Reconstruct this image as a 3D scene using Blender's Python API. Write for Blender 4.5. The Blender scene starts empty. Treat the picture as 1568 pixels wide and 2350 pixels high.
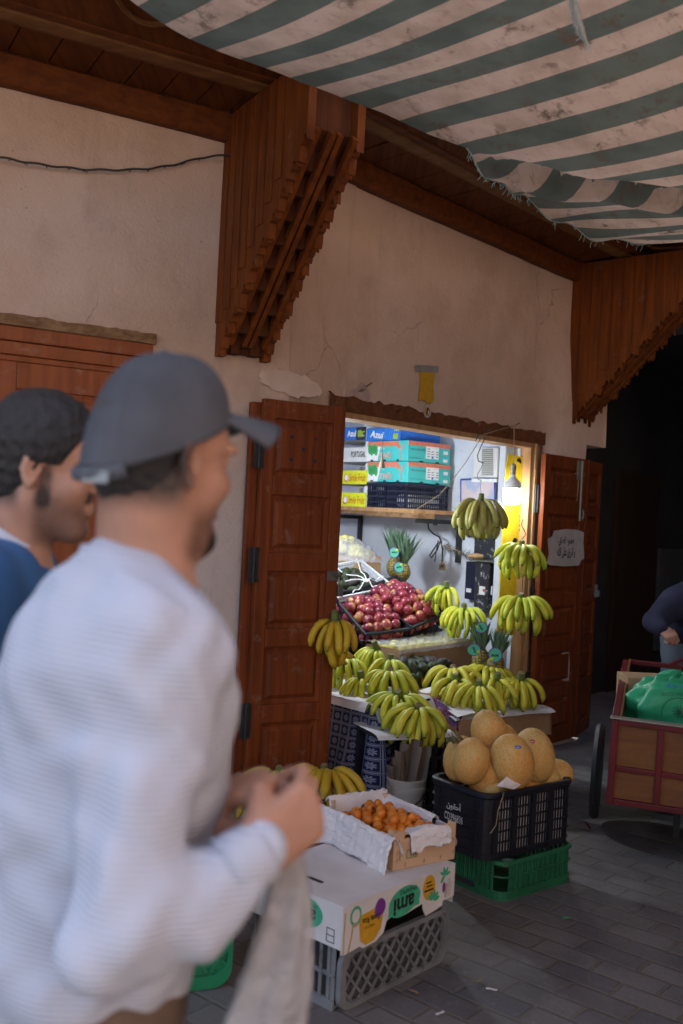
import bpy, bmesh, math, random
import numpy as np
from mathutils import Matrix, Vector, Quaternion, noise as mnoise
random.seed(7); np.random.seed(7)
sc = bpy.context.scene
COL = sc.collection
R = math.radians
# ------------------------------------------------------------------ camera
F, CX, CY, RHO, EYE = 2287.0, 784.0, 1175.0, R(2.9), 1.5
CAM = Vector((0, 0, EYE))
c_r = Vector((math.cos(RHO), 0, math.sin(RHO))); c_u = Vector((-math.sin(RHO), 0, math.cos(RHO)))
cd = bpy.data.cameras.new('camera'); cam = bpy.data.objects.new('camera', cd); COL.objects.link(cam)
cd.sensor_fit = 'HORIZONTAL'; cd.sensor_width = 24.0; cd.lens = 24.0 * F / 1568.0
cd.clip_start = 0.05; cd.clip_end = 200
cd.dof.use_dof = True; cd.dof.focus_distance = 4.7; cd.dof.aperture_fstop = 2.8
m = Matrix.Identity(4)
for i in range(3):
    m[i][0] = c_r[i]; m[i][1] = c_u[i]; m[i][2] = (0, -1, 0)[i]; m[i][3] = CAM[i]
cam.matrix_world = m
sc.camera = cam
# ------------------------------------------------------------------ light
SUN_EL, SUN_AZ = R(52), math.atan2(-.756, .655)
w = bpy.data.worlds.new('World'); sc.world = w; w.use_nodes = True
nt = w.node_tree; bg = nt.nodes['Background']
sky = nt.nodes.new('ShaderNodeTexSky'); sky.sky_type = 'NISHITA'; sky.sun_disc = False
sky.sun_elevation = SUN_EL; sky.sun_rotation = SUN_AZ; sky.air_density = 1.0; sky.dust_density = 3.0
nt.links.new(sky.outputs[0], bg.inputs[0]); bg.inputs[1].default_value = 0.15
sl = bpy.data.lights.new('sun', 'SUN'); sl.energy = 3.0; sl.angle = R(.5); sl.color = (1, .94, .86)
so = bpy.data.objects.new('sun', sl); COL.objects.link(so)
sd = Vector((math.sin(SUN_AZ) * math.cos(SUN_EL), math.cos(SUN_AZ) * math.cos(SUN_EL), math.sin(SUN_EL)))
so.rotation_euler = sd.to_track_quat('Z', 'Y').to_euler(); so.location = (0, 0, 12)
BULB = 30.0
sc.view_settings.view_transform = 'Standard'; sc.view_settings.look = 'None'
sc.view_settings.exposure = 1.72; sc.view_settings.gamma = 1.0
sc.cycles.use_denoising = True
sc.cycles.max_bounces = 8; sc.cycles.diffuse_bounces = 5; sc.cycles.transparent_max_bounces = 12
sc.cycles.sample_clamp_indirect = 6.0
# ------------------------------------------------------------------ measuring the place (photo 1568 wide)
def ray(x, y): return Vector((0, 1, 0)) + c_r * ((x - CX) / F) + c_u * ((CY - y) / F)
def at(x, y, Y): return CAM + ray(x, y) * Y
def atz(x, y, z):
    d = ray(x, y); return CAM + d * ((z - EYE) / d.z)
O2 = Vector((-.001, 5.032, 0)); T2 = Vector((.655, .756, 0)); N2 = Vector((-.756, .655, 0)); Z = Vector((0, 0, 1))
O1 = Vector((-.278, 4.711, 0)); T1 = Vector((.86, .51, 0)).normalized(); N1 = Vector((-T1.y, T1.x, 0))
W0 = Vector((1.107, 6.69, 0)); MW = Vector((-.62, .785, 0)).normalized(); EW = Vector((MW.y, -MW.x, 0))
def hit(x, y, o, nrm):
    d = ray(x, y); return CAM + d * (nrm.dot(o - CAM) / nrm.dot(d))
def on2(x, y, q=0): return hit(x, y, O2 + N2 * q, N2)
def on1(x, y, q=0): return hit(x, y, O1 + N1 * q, N1)
def onw(x, y, q=0): return hit(x, y, W0 - EW * q, EW)
def p2(s, q, z): return O2 + T2 * s + N2 * q + Z * z
def p1(s, q, z): return O1 + T1 * s + N1 * q + Z * z
def pw(t, q, z): return W0 + MW * t - EW * q + Z * z
def frame(o, x, y, z=None):
    x = Vector(x).normalized(); y = Vector(y); y = (y - x * y.dot(x)).normalized(); z = x.cross(y)
    M = Matrix.Identity(4)
    for i in range(3): M[i][0] = x[i]; M[i][1] = y[i]; M[i][2] = z[i]; M[i][3] = o[i]
    return M
F2 = frame(O2, T2, N2); F1 = frame(O1, T1, N1)
FW = frame(W0, MW, EW)      # x along the shop's side wall, y into that wall, z up? (x cross y)
# ------------------------------------------------------------------ materials: a small expression layer over shader nodes
class X:
    def __init__(s, nt, k): s.nt = nt; s.k = k
    def _m(s, op, *a):
        n = s.nt.nodes.new('ShaderNodeMath'); n.operation = op
        for i, v in enumerate((s,) + a):
            if isinstance(v, X): s.nt.links.new(v.k, n.inputs[i])
            else: n.inputs[i].default_value = v
        return X(s.nt, n.outputs[0])
    def __add__(s, o): return s._m('ADD', o)
    __radd__ = __add__
    def __sub__(s, o): return s._m('SUBTRACT', o)
    def __rsub__(s, o): return (s * -1) + o
    def __mul__(s, o): return s._m('MULTIPLY', o)
    __rmul__ = __mul__
    def __truediv__(s, o): return s._m('DIVIDE', o)
    def fract(s): return s._m('FRACT')
    def abs(s): return s._m('ABSOLUTE')
    def lt(s, o): return s._m('LESS_THAN', o)
    def gt(s, o): return s._m('GREATER_THAN', o)
    def min(s, o): return s._m('MINIMUM', o)
    def max(s, o): return s._m('MAXIMUM', o)
    def pw(s, o): return s._m('POWER', o)
    def sin(s): return s._m('SINE')
    def atan2(s, o): return s._m('ARCTAN2', o)
    def step(s, a, b):
        n = s.nt.nodes.new('ShaderNodeMapRange'); n.interpolation_type = 'SMOOTHSTEP'
        s.nt.links.new(s.k, n.inputs[0]); n.inputs[1].default_value = a; n.inputs[2].default_value = b
        return X(s.nt, n.outputs[0])
class Mat:
    def __init__(s, name, rough=.7, spec=.4):
        s.m = bpy.data.materials.new(name); s.m.use_nodes = True; s.nt = s.m.node_tree
        s.b = s.nt.nodes['Principled BSDF']; s.b.inputs['Roughness'].default_value = rough
        s.b.inputs['Specular IOR Level'].default_value = spec
        s.tc = s.nt.nodes.new('ShaderNodeTexCoord')
    def co(s, kind='Object', scale=(1, 1, 1), rot=(0, 0, 0), loc=(0, 0, 0)):
        mp = s.nt.nodes.new('ShaderNodeMapping'); s.nt.links.new(s.tc.outputs[kind], mp.inputs[0])
        mp.inputs['Scale'].default_value = scale; mp.inputs['Rotation'].default_value = rot; mp.inputs['Location'].default_value = loc
        return X(s.nt, mp.outputs[0])
    def xyz(s, v):
        n = s.nt.nodes.new('ShaderNodeSeparateXYZ'); s.nt.links.new(v.k, n.inputs[0])
        return [X(s.nt, o) for o in n.outputs]
    def noise(s, v, scale=5, detail=4, rough=.55, dist=0, out=0):
        n = s.nt.nodes.new('ShaderNodeTexNoise'); s.nt.links.new(v.k, n.inputs['Vector'])
        n.inputs['Scale'].default_value = scale; n.inputs['Detail'].default_value = detail
        n.inputs['Roughness'].default_value = rough; n.inputs['Distortion'].default_value = dist
        return X(s.nt, n.outputs[out])
    def voro(s, v, scale=5, feature='F1', out=0, rnd=1):
        n = s.nt.nodes.new('ShaderNodeTexVoronoi'); n.feature = feature; s.nt.links.new(v.k, n.inputs['Vector'])
        n.inputs['Scale'].default_value = scale; n.inputs['Randomness'].default_value = rnd
        return X(s.nt, n.outputs[out])
    def rnd(s):
        n = s.nt.nodes.new('ShaderNodeObjectInfo'); return X(s.nt, n.outputs['Random'])
    def attr(s, name):
        n = s.nt.nodes.new('ShaderNodeAttribute'); n.attribute_name = name; return X(s.nt, n.outputs['Fac'])
    def vadd(s, a, b, k=1.0):
        n = s.nt.nodes.new('ShaderNodeVectorMath'); n.operation = 'MULTIPLY_ADD'
        s.nt.links.new(b.k, n.inputs[0]); n.inputs[1].default_value = (k, k, k); s.nt.links.new(a.k, n.inputs[2])
        return X(s.nt, n.outputs[0])
    def mix(s, f, a, b):
        n = s.nt.nodes.new('ShaderNodeMix'); n.data_type = 'RGBA'
        for i, v in ((0, f), (6, a), (7, b)):
            if isinstance(v, X): s.nt.links.new(v.k, n.inputs[i])
            elif i == 0: n.inputs[0].default_value = v
            else: n.inputs[i].default_value = (*v, 1)
        return X(s.nt, n.outputs[2])
    def color(s, c):
        if isinstance(c, X): s.nt.links.new(c.k, s.b.inputs['Base Color'])
        else: s.b.inputs['Base Color'].default_value = (*c, 1)
        return s
    def rough(s, x): s.nt.links.new(x.k, s.b.inputs['Roughness']); return s
    def bump(s, h, strength=.3, dist=.01):
        n = s.nt.nodes.new('ShaderNodeBump'); n.inputs['Strength'].default_value = strength; n.inputs['Distance'].default_value = dist
        s.nt.links.new(h.k, n.inputs['Height']); s.nt.links.new(n.outputs[0], s.b.inputs['Normal']); return s
def soft(name, c1, c2, scale=8, rough=.7, bump=.2, bs=None, stretch=(1, 1, 1), spec=.4, dist=.003, dirt=None):
    M = Mat(name, rough, spec); v = M.co(scale=stretch)
    c = M.mix(M.noise(v, scale).step(.3, .7), c1, c2)
    if dirt: c = M.mix(M.noise(M.co(loc=(3, 1, 7)), dirt[1], 6, .65).step(dirt[2], dirt[2] + .15), c, dirt[0])
    M.color(c)
    if bump: M.bump(M.noise(v, bs or scale * 6, 5), bump, dist)
    return M.m
def wood(name, c1, c2, axis=2, rough=.55, scale=1.0, rv=.25, dust=0, spec=.18):
    st = [26 * scale] * 3; st[axis] = 1.6 * scale
    M = Mat(name, rough, spec); v = M.co(scale=st)
    g = M.noise(v, 1.0, 6, .6, .6); big = M.noise(M.co(), 2.3, 3)
    c = M.mix(g.step(.3, .72), c1, c2)
    c = M.mix((big - .35) * rv * 2, c, tuple(x * .45 for x in c1))
    if dust: c = M.mix(M.noise(M.co(loc=(2, 5, 1)), 9, 7, .7).step(.56, .72) * dust, c, (.42, .36, .3))
    M.color(c); M.bump(g, .35, .002); return M.m
def flat(name, c, rough=.6, spec=.4, metal=0):
    M = Mat(name, rough, spec); v = M.co()
    M.color(M.mix(M.noise(v, 30, 4).step(.25, .8), tuple(x * .86 for x in c), tuple(min(1, x * 1.06) for x in c)))
    M.b.inputs['Metallic'].default_value = metal
    M.rough(M.noise(v, 14) * .25 + (rough - .12)); return M.m
# ------------------------------------------------------------------ mesh helpers
class MB:
    def __init__(s): s.v = []; s.f = []; s.mi = []; s.cur = 0; s.at = None
    def add(s, vs, fs):
        o = len(s.v); s.v += [tuple(p) for p in vs]
        for f in fs: s.f.append([o + i for i in f]); s.mi.append(s.cur)
        return s
    def box(s, a, b, M=None):
        (x0, y0, z0), (x1, y1, z1) = a, b
        vs = [Vector(p) for p in ((x0, y0, z0), (x1, y0, z0), (x1, y1, z0), (x0, y1, z0), (x0, y0, z1), (x1, y0, z1), (x1, y1, z1), (x0, y1, z1))]
        if M: vs = [M @ p for p in vs]
        return s.add(vs, [(0, 3, 2, 1), (4, 5, 6, 7), (0, 1, 5, 4), (1, 2, 6, 5), (2, 3, 7, 6), (3, 0, 4, 7)])
    def bar(s, a, b, w, h, up=(0, 0, 1)):
        a = Vector(a); b = Vector(b); d = b - a; up = Vector(up)
        if abs(d.normalized().dot(up)) > .99: up = Vector((1, 0, 0))
        M = frame(a, d, up); L = d.length
        return s.box((0, -h / 2, -w / 2), (L, h / 2, w / 2), M)
    def prism(s, poly, h, M=None):          # polygon in xy, extruded to z=h
        n = len(poly); vs = [Vector((p[0], p[1], 0)) for p in poly] + [Vector((p[0], p[1], h)) for p in poly]
        if M: vs = [M @ p for p in vs]
        return s.add(vs, [tuple(range(n))[::-1], tuple(range(n, 2 * n))] + [(i, (i + 1) % n, n + (i + 1) % n, n + i) for i in range(n)])
    def frust(s, x0, z0, x1, z1, y0, y1, inset, M=None):   # raised field: rectangle in xz stepping from y0 to y1
        A = [(x0, y0, z0), (x1, y0, z0), (x1, y0, z1), (x0, y0, z1)]; i = inset
        B = [(x0 + i, y1, z0 + i), (x1 - i, y1, z0 + i), (x1 - i, y1, z1 - i), (x0 + i, y1, z1 - i)]
        vs = [Vector(p) for p in A + B]
        if M: vs = [M @ p for p in vs]
        return s.add(vs, [(4, 5, 6, 7), (0, 1, 5, 4), (1, 2, 6, 5), (2, 3, 7, 6), (3, 0, 4, 7)])
    def tube(s, pts, r, n=8, cap=True, shape=None):
        pts = [Vector(p) for p in pts]; k = len(pts); rs = r if hasattr(r, '__len__') else [r] * k
        t = [(pts[min(i + 1, k - 1)] - pts[max(i - 1, 0)]).normalized() for i in range(k)]
        u = t[0].orthogonal().normalized(); vs = []
        for i in range(k):
            u = (u - t[i] * u.dot(t[i])).normalized(); w_ = t[i].cross(u)
            for j in range(n):
                a = 2 * math.pi * j / n; q = rs[i] * (shape(a) if shape else 1)
                vs.append(pts[i] + (u * math.cos(a) + w_ * math.sin(a)) * q)
        fs = [(i * n + j, i * n + (j + 1) % n, (i + 1) * n + (j + 1) % n, (i + 1) * n + j) for i in range(k - 1) for j in range(n)]
        if cap: fs += [tuple(range(n))[::-1], tuple(range((k - 1) * n, k * n))]
        return s.add(vs, fs)
    def lathe(s, prof, n=24, M=None, shape=None):   # (r, z)
        vs = []; k = len(prof)
        for (r, z) in prof:
            for j in range(n):
                a = 2 * math.pi * j / n; q = r * (shape(a, z) if shape else 1); vs.append(Vector((q * math.cos(a), q * math.sin(a), z)))
        if M: vs = [M @ p for p in vs]
        fs = [(i * n + j, i * n + (j + 1) % n, (i + 1) * n + (j + 1) % n, (i + 1) * n + j) for i in range(k - 1) for j in range(n)]
        fs += [tuple(range(n))[::-1], tuple(range((k - 1) * n, k * n))]
        return s.add(vs, fs)
    def grid(s, fn, nu, nv, thick=0):
        P = [[Vector(fn(i / nu, j / nv)) for j in range(nv + 1)] for i in range(nu + 1)]
        W = nv + 1; vs = [p for r_ in P for p in r_]
        fs = [(i * W + j, (i + 1) * W + j, (i + 1) * W + j + 1, i * W + j + 1) for i in range(nu) for j in range(nv)]
        s.uv = [(i / nu, j / nv) for i in range(nu + 1) for j in range(nv + 1)]
        return s.add(vs, fs)
    def build(s, name, mat, parent=None, smooth=None, bevel=0, world=False, solid=0, sub=0, uv=False):
        me = bpy.data.meshes.new(name)
        vs = s.v
        if world and parent:
            o = parent; off = Vector((0, 0, 0))
            while o: off += o.location; o = o.parent
            vs = [tuple(Vector(p) - off) for p in vs]
        me.from_pydata(vs, [], s.f); me.validate(); 
        mats = mat if isinstance(mat, (list, tuple)) else [mat]
        for x in mats: me.materials.append(x)
        if len(mats) > 1 and len(me.polygons) == len(s.mi): me.polygons.foreach_set('material_index', s.mi)
        if uv and hasattr(s, 'uv'):
            l = me.uv_layers.new(name='UVMap')
            for lp in me.loops: l.data[lp.index].uv = s.uv[lp.vertex_index]
        if s.at is not None:
            a = me.attributes.new('t', 'FLOAT', 'POINT'); a.data.foreach_set('value', s.at)
        if smooth is not None:
            me.shade_smooth()
            if smooth < 180: me.set_sharp_from_angle(angle=R(smooth))
        me.update()
        ob = bpy.data.objects.new(name, me); COL.objects.link(ob)
        if parent: ob.parent = parent
        if solid:
            k = ob.modifiers.new('s', 'SOLIDIFY'); k.thickness = solid; k.offset = 0
        if bevel:
            k = ob.modifiers.new('b', 'BEVEL'); k.width = bevel; k.segments = 2; k.limit_method = 'ANGLE'; k.harden_normals = False
        if sub:
            k = ob.modifiers.new('u', 'SUBSURF'); k.levels = sub; k.render_levels = sub
        return ob
def tag(o, label, cat, group=None, kind=None):
    if label: o['label'] = label
    if cat: o['category'] = cat
    if group: o['group'] = group
    if kind: o['kind'] = kind
    return o
def thing(name, label, cat, loc=(0, 0, 0), group=None, M=None):
    o = bpy.data.objects.new(name, None); COL.objects.link(o); o.empty_display_size = .05
    if M: o.matrix_world = M
    else: o.location = loc
    return tag(o, label, cat, group)
def copy_tree(o, parent=None):
    c = o.copy(); COL.objects.link(c); c.parent = parent
    for ch in o.children: copy_tree(ch, c)
    return c
def blob(p, s=1.0): return mnoise.noise(Vector(p) * s)
_cr = [(random.uniform(-1, 1), random.uniform(-1, 1), random.random(), random.uniform(.6, 1.4)) for _ in range(14)]
def crease(x, y, k=1.0, seed=0):
    s = 0
    for i, (a, b, ph, am) in enumerate(_cr):
        f = k * (1 + i * .35); v = (a * x * f + b * y * f + ph + seed * .37 * (i + 1)) % 1
        s += am * abs(v - .5) / (1 + i * .25)
    return s / 4 - .55
# lettering: text turned into a flat mesh part; M maps text xy to the surface
_FORMS = {'ا': 'FE8D FE8E FE8D FE8E', 'أ': 'FE83 FE84 FE83 FE84', 'ح': 'FEA1 FEA2 FEA3 FEA4', 'د': 'FEA9 FEAA FEA9 FEAA', 'ق': 'FED5 FED6 FED7 FED8', 'و': 'FEED FEEE FEED FEEE',
          'ن': 'FEE5 FEE6 FEE7 FEE8', 'م': 'FEE1 FEE2 FEE3 FEE4', 'ع': 'FEC9 FECA FECB FECC', 'ل': 'FEDD FEDE FEDF FEE0', 'ط': 'FEC1 FEC2 FEC3 FEC4', 'ر': 'FEAD FEAE FEAD FEAE',
          'ز': 'FEAF FEB0 FEAF FEB0', 'ى': 'FEEF FEF0 FEEF FEF0', 'ه': 'FEE9 FEEA FEEB FEEC'}
def arabic(t):
    NOJ = set('اأدروز')
    out = []
    for i, c in enumerate(t):
        if c not in _FORMS: out.append(c); continue
        pj = i > 0 and t[i - 1] in _FORMS and t[i - 1] not in NOJ
        nj = i + 1 < len(t) and t[i + 1] in _FORMS and c not in NOJ
        iso, fin, ini, med = [chr(int(h, 16)) for h in _FORMS[c].split()]
        out.append(med if pj and nj else fin if pj else ini if nj else iso)
    return ''.join(out)[::-1]
def lettering(txt, h, M, mat, parent, name='lettering', width=None, bold=0, shear=0, align='CENTER'):
    cu = bpy.data.curves.new('t', 'FONT'); cu.body = txt; cu.size = 1; cu.align_x = align; cu.align_y = 'CENTER'; cu.offset = bold; cu.shear = shear
    cu.resolution_u = 3
    ob = bpy.data.objects.new('t', cu); COL.objects.link(ob)
    bpy.context.view_layer.update()
    me = bpy.data.meshes.new_from_object(ob.evaluated_get(bpy.context.evaluated_depsgraph_get()))
    bpy.data.objects.remove(ob); bpy.data.curves.remove(cu)
    n = len(me.vertices); a = np.empty(n * 3, 'f'); me.vertices.foreach_get('co', a); a = a.reshape(-1, 3)
    if n == 0: return None
    hh = a[:, 1].max() - a[:, 1].min(); ww = a[:, 0].max() - a[:, 0].min(); cy_ = (a[:, 1].max() + a[:, 1].min()) / 2; cx_ = (a[:, 0].max() + a[:, 0].min()) / 2
    a[:, 1] = (a[:, 1] - cy_) * h / hh; kx = (width / ww) if width else h / hh
    a[:, 0] = (a[:, 0] - (cx_ if align == 'CENTER' else a[:, 0].min())) * kx
    A = np.array(M); a = a @ A[:3, :3].T + A[:3, 3]
    me.vertices.foreach_set('co', a.astype('f').ravel()); me.materials.clear(); me.materials.append(mat); me.update(); me.name = name
    o = bpy.data.objects.new(name, me); COL.objects.link(o); o.parent = parent
    return o
def disc(c, rx, ry, n=20, rot=0, wob=0, seed=0):
    out = []
    for i in range(n):
        a = 2 * math.pi * i / n; k = 1 + wob * math.sin(2 * a + seed) + wob * .6 * math.sin(3 * a + seed * 2)
        x, y = rx * k * math.cos(a), ry * k * math.sin(a)
        out.append((c[0] + x * math.cos(rot) - y * math.sin(rot), c[1] + x * math.sin(rot) + y * math.cos(rot)))
    return out
def decal(polys, M, mat, parent, name='print', t=.0012):
    b = MB()
    for p in polys: b.prism(p, t, M)
    return b.build(name, mat, parent)
# ================================================================== THE SETTING
def m_paving():
    M = Mat('paving', .7, .3)
    v = M.co(rot=(0, 0, R(40.9)), loc=(.07, .03, 0))
    wv = M.vadd(v, M.noise(v, 2.2, 3, out=1), .05)
    br = M.nt.nodes.new('ShaderNodeTexBrick'); M.nt.links.new(wv.k, br.inputs['Vector'])
    br.inputs['Scale'].default_value = 1; br.inputs['Brick Width'].default_value = .235; br.inputs['Row Height'].default_value = .118
    br.inputs['Mortar Size'].default_value = .009; br.inputs['Mortar Smooth'].default_value = .5; br.inputs['Bias'].default_value = 0
    br.inputs['Color1'].default_value = (.185, .174, .168, 1); br.inputs['Color2'].default_value = (.115, .113, .122, 1); br.inputs['Mortar'].default_value = (.15, .13, .112, 1)
    n1 = M.noise(v, 3.5, 6, .65); n2 = M.noise(v, 45, 5, .7); n3 = M.noise(M.co(loc=(5, 2, 0)), 1.1, 5, .6)
    c = M.mix(n1.step(.42, .7) * .65, X(M.nt, br.outputs['Color']), (.085, .082, .086))
    c = M.mix(n3.step(.46, .66) * .65, c, (.17, .16, .155))
    c = M.mix(n2.step(.56, .72) * .7, c, (.27, .26, .25))
    c = M.mix(M.noise(M.co(loc=(1, 9, 0)), 9, 5, .7).step(.63, .74) * .5, c, (.09, .055, .035))
    M.color(c)
    M.rough(n1 * .35 + .45)
    h = (X(M.nt, br.outputs['Fac']) * -1) + n1 * .7 + n2 * .35
    M.bump(h, .7, .009); return M.m
def m_plaster():
    M = Mat('plaster', .9, .2); v = M.co()
    big = M.noise(v, .9, 5, .6); mid = M.noise(v, 4, 6, .62); fine = M.noise(v, 60, 5, .7)
    c = M.mix(big.step(.38, .64), (.62, .46, .365), (.54, .375, .275))
    c = M.mix(mid.step(.48, .70) * .38, c, (.40, .285, .22))
    x, y, z = M.xyz(v)
    low = (z + (mid - .5) * 1.0).step(2.15, 1.2)
    c = M.mix(low * .8, c, (.56, .50, .47))          # greyer and paler towards the lower wall
    wv = M.vadd(v, M.noise(v, 3.3, 5, .6, out=1), .22)
    cr = M.voro(wv, 1.15, 'DISTANCE_TO_EDGE').lt(.0022) * M.noise(M.co(loc=(4, 4, 2)), 1.3, 2).step(.52, .62)
    c = M.mix(cr * .6, c, (.2, .13, .1))
    c = M.mix(M.voro(v, 21).step(.09, .05) * M.noise(M.co(loc=(7, 0, 0)), 7, 3).step(.57, .63) * .8, c, (.14, .085, .06))
    c = M.mix(M.noise(M.co(scale=(3, 3, .5), loc=(9, 0, 3)), 3, 5, .65).step(.53, .72) * .28, c, (.34, .25, .20))
    M.color(c); M.bump(mid * .8 + fine * .4 + M.noise(v, 15, 4) * .5 - cr * .5, .75, .014); return M.m
m_wall = m_plaster()
m_pave = m_paving()
m_white_wall = soft('limewash', (.72, .74, .80), (.58, .61, .70), 3, .85, .35, 30, dirt=((.3, .28, .27), 14, .63))
m_dark_wall = soft('shade_dark_wall', (.035, .033, .036), (.018, .017, .02), 2, .9, .3)  # deep shade of the passage put into a near-black colour
m_soffit = wood('soffit_wood', (.17, .047, .008), (.085, .022, .005), 1, .7, rv=.4)
m_beam = wood('beam_wood', (.165, .045, .009), (.09, .024, .006), 0, .6)
m_trim = wood('trim_wood', (.22, .10, .035), (.14, .058, .02), 0, .6)
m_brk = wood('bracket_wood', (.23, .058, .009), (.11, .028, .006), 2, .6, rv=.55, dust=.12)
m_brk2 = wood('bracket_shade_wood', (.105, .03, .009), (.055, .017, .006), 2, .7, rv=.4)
m_shut = wood('shutter_wood', (.235, .057, .016), (.125, .03, .009), 2, .45, rv=.6, dust=.22)
m_door = wood('door_wood', (.33, .098, .035), (.235, .065, .025), 2, .45, dust=.3)
m_oldwood = wood('bare_wood', (.34, .2, .1), (.15, .07, .03), 0, .7, rv=.6)
m_jamb = wood('jamb_wood', (.5, .29, .14), (.36, .18, .08), 2, .5, .7)
m_black = flat('black_iron', (.022, .022, .024), .5)
m_steel = flat('steel', (.26, .26, .26), .45, metal=1)
m_gal = flat('galvanised', (.33, .32, .27), .5, metal=.6)

# ground: one sheet to the horizon
b = MB(); b.grid(lambda u, v: (-40 + 80 * u, -40 + 80 * v, 0), 8, 8)
g = b.build('street', m_pave); tag(g, 'grey stone block paving of the market street', 'street', kind='structure')

# ---------------- the facade
BT = p2(0, 0, 0)
bld = thing('plaster_building', 'pink plastered building with the open fruit shop, carved wooden eave and red wooden doors', 'building', BT)
def bpart(b, name, mat, parent=bld, **k): return b.build(name, mat, parent, world=True, **k)
def quad_wall(b, pts_bottom, z0, z1): pass
TH = .28
# wall 1 (left, ends at the bend), with a door opening; wall 2 with the shop opening
b = MB()
def wbox(b, P, s0, s1, z0, z1, q0=0, q1=TH):
    vs = [P(s0, q0, z0), P(s1, q0, z0), P(s1, q1, z0), P(s0, q1, z0), P(s0, q0, z1), P(s1, q0, z1), P(s1, q1, z1), P(s0, q1, z1)]
    return b.add(vs, [(0, 3, 2, 1), (4, 5, 6, 7), (0, 1, 5, 4), (1, 2, 6, 5), (2, 3, 7, 6), (3, 0, 4, 7)])
D0, D1, DZ = -1.98, -.735, 2.19
WT = 9.0  # wall carried up out of view to keep the sun off the street
def wsheet(P, s0, s1, z0, z1, fn=lambda s, z: 0, n=24, mz=24):
    b.grid(lambda u, v: P(s0 + (s1 - s0) * u, fn(s0 + (s1 - s0) * u, z0 + (z1 - z0) * v), z0 + (z1 - z0) * v), n, mz)
lump1 = lambda s, z: .012 * blob((s, z, 1), 1.7) + .005 * blob((s, z, 4), 6)
def lump2(s, z):
    q = lump1(s + 9, z)
    # plaster dips in above the right jamb and swells at the corbel
    q -= .05 * max(0, min(1, (s - 1.95) / .35)) * max(0, min(1, (2.75 - z) / .5))
    return q
wsheet(p1, -7, D0, 0, WT, lump1, 30, 30)
wsheet(p1, D0, D1, DZ, WT, lump1, 20, 30)
wsheet(p1, D1, .0, 0, WT, lump1, 14, 60)
s_bend = .0
sL = (O1 - O2).dot(T2)
wsheet(p2, sL, -.02, 0, WT, lambda s, z: lump1(s, z) * min(1, 0 + (s - sL) * 4), 8, 60)
LZ = 2.075
wsheet(p2, -.02, 1.98, 2.025, WT, lump2, 50, 60)
wsheet(p2, 1.98, 2.76, 2.05, WT, lump2, 18, 50)
wsheet(p2, 1.98, 2.49, 0, 2.05, lump2, 10, 30)
wall_o = bpart(b, 'wall', m_wall, smooth=60)
b = MB()   # returns: corner of the building, thickness of the opening
wbox(b, p2, 2.47, 2.485, 0, 2.05, .0, 3.2); wbox(b, p1, -7, D0 - .06, 0, WT, .035, .25); wbox(b, p1, D0 - .06, D1 + .06, DZ + .05, WT, .035, .25); wbox(b, p1, D1 + .06, .1, 0, WT, .035, .25); wbox(b, p2, sL - .1, 2.4, 3.02, WT, .035, .25)
b.add([p2(2.47, -.05, 2.05), p2(2.76, -.05, 2.05), p2(2.76, .5, 2.03), p2(2.47, .5, 2.03)], [(0, 1, 2, 3)])
b.add([p2(2.76, -.06, 2.05), p2(2.76, .5, 2.03), p2(2.76, .5, 6), p2(2.76, 0, 6)], [(0, 1, 2, 3)])
wbox(b, p2, -.3, -.02, 0, LZ + .03, .03, TH); wbox(b, p2, 1.985, 2.25, 0, LZ + .03, .06, TH)
wbox(b, p2, -.3, 2.2, LZ + .05, 3.0, .03, TH)
wbox(b, p1, D1 + .001, D1 + .05, 0, DZ, .02, .3); wbox(b, p1, D0 - .05, D0 - .001, 0, DZ, .02, .3)
bpart(b, 'wall_return', m_wall)

# shop room (inside)
b = MB()
RT = 2.35
b.grid(lambda u, v: pw(-.16 + 2.6 * u, .006 * blob((u * 3, v * 3, 0), 3), 2.7 * v), 20, 20)       # side wall behind shelf
bpart(b, 'interior_wall', m_white_wall, smooth=60)
b = MB()
q0 = pw(RT, 0, 0); q1 = q0 - EW * 3.2
b.add([q0, q1, q1 + Z * 2.7, q0 + Z * 2.7], [(0, 1, 2, 3)])
l0 = p2(-.3, .28, 0); b.add([l0, q1, q1 + Z * 2.7, l0 + Z * 2.7], [(0, 1, 2, 3)])
bpart(b, 'interior_wall', m_white_wall)
b = MB(); b.add([p2(-.5, .2, 2.65), p2(2.4, .2, 2.65), pw(RT + .1, -.2, 2.65), pw(RT + .1, 3.4, 2.65)], [(0, 1, 2, 3)])
bpart(b, 'interior_ceiling', m_white_wall)
b = MB(); a_ = pw(-.02, .0, 0)      # white end post of the side wall
M_ = frame(a_, MW, EW)
b.box((-.03, -.09, -2.6), (.03, .1, 0), M_)
bpart(b, 'wall_post', m_white_wall, bevel=.01)

# lintel and jambs
def ragged(b, P, s0, s1, za, zb, q, n=60, seed=0, amp=.02):
    top = [(s0 + (s1 - s0) * i / n) for i in range(n + 1)]
    vs = []; 
    for i, s in enumerate(top):
        zz = zb + amp * (blob((s * 9, seed, 0)) + .6 * blob((s * 31, seed, 3)))
        vs += [P(s, q, za), P(s, q, zz), P(s, .03, zz), P(s, .03, za)]
    fs = []
    for i in range(n):
        o = i * 4; p = o + 4
        fs += [(o, p, p + 1, o + 1), (o + 1, p + 1, p + 2, o + 2), (o + 3, p + 3, p, o)]
    b.add(vs, fs)
b = MB(); ragged(b, p2, -.14, 1.99, 2.005, 2.082, -.012, seed=3, amp=.028)
lint = bpart(b, 'lintel', wood('lintel_wood', (.2, .075, .03), (.11, .04, .018), 0, .7, dust=.5))
b = MB(); wbox(b, p2, -.03, 1.9, 1.975, 2.004, -.01, .12)
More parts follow.
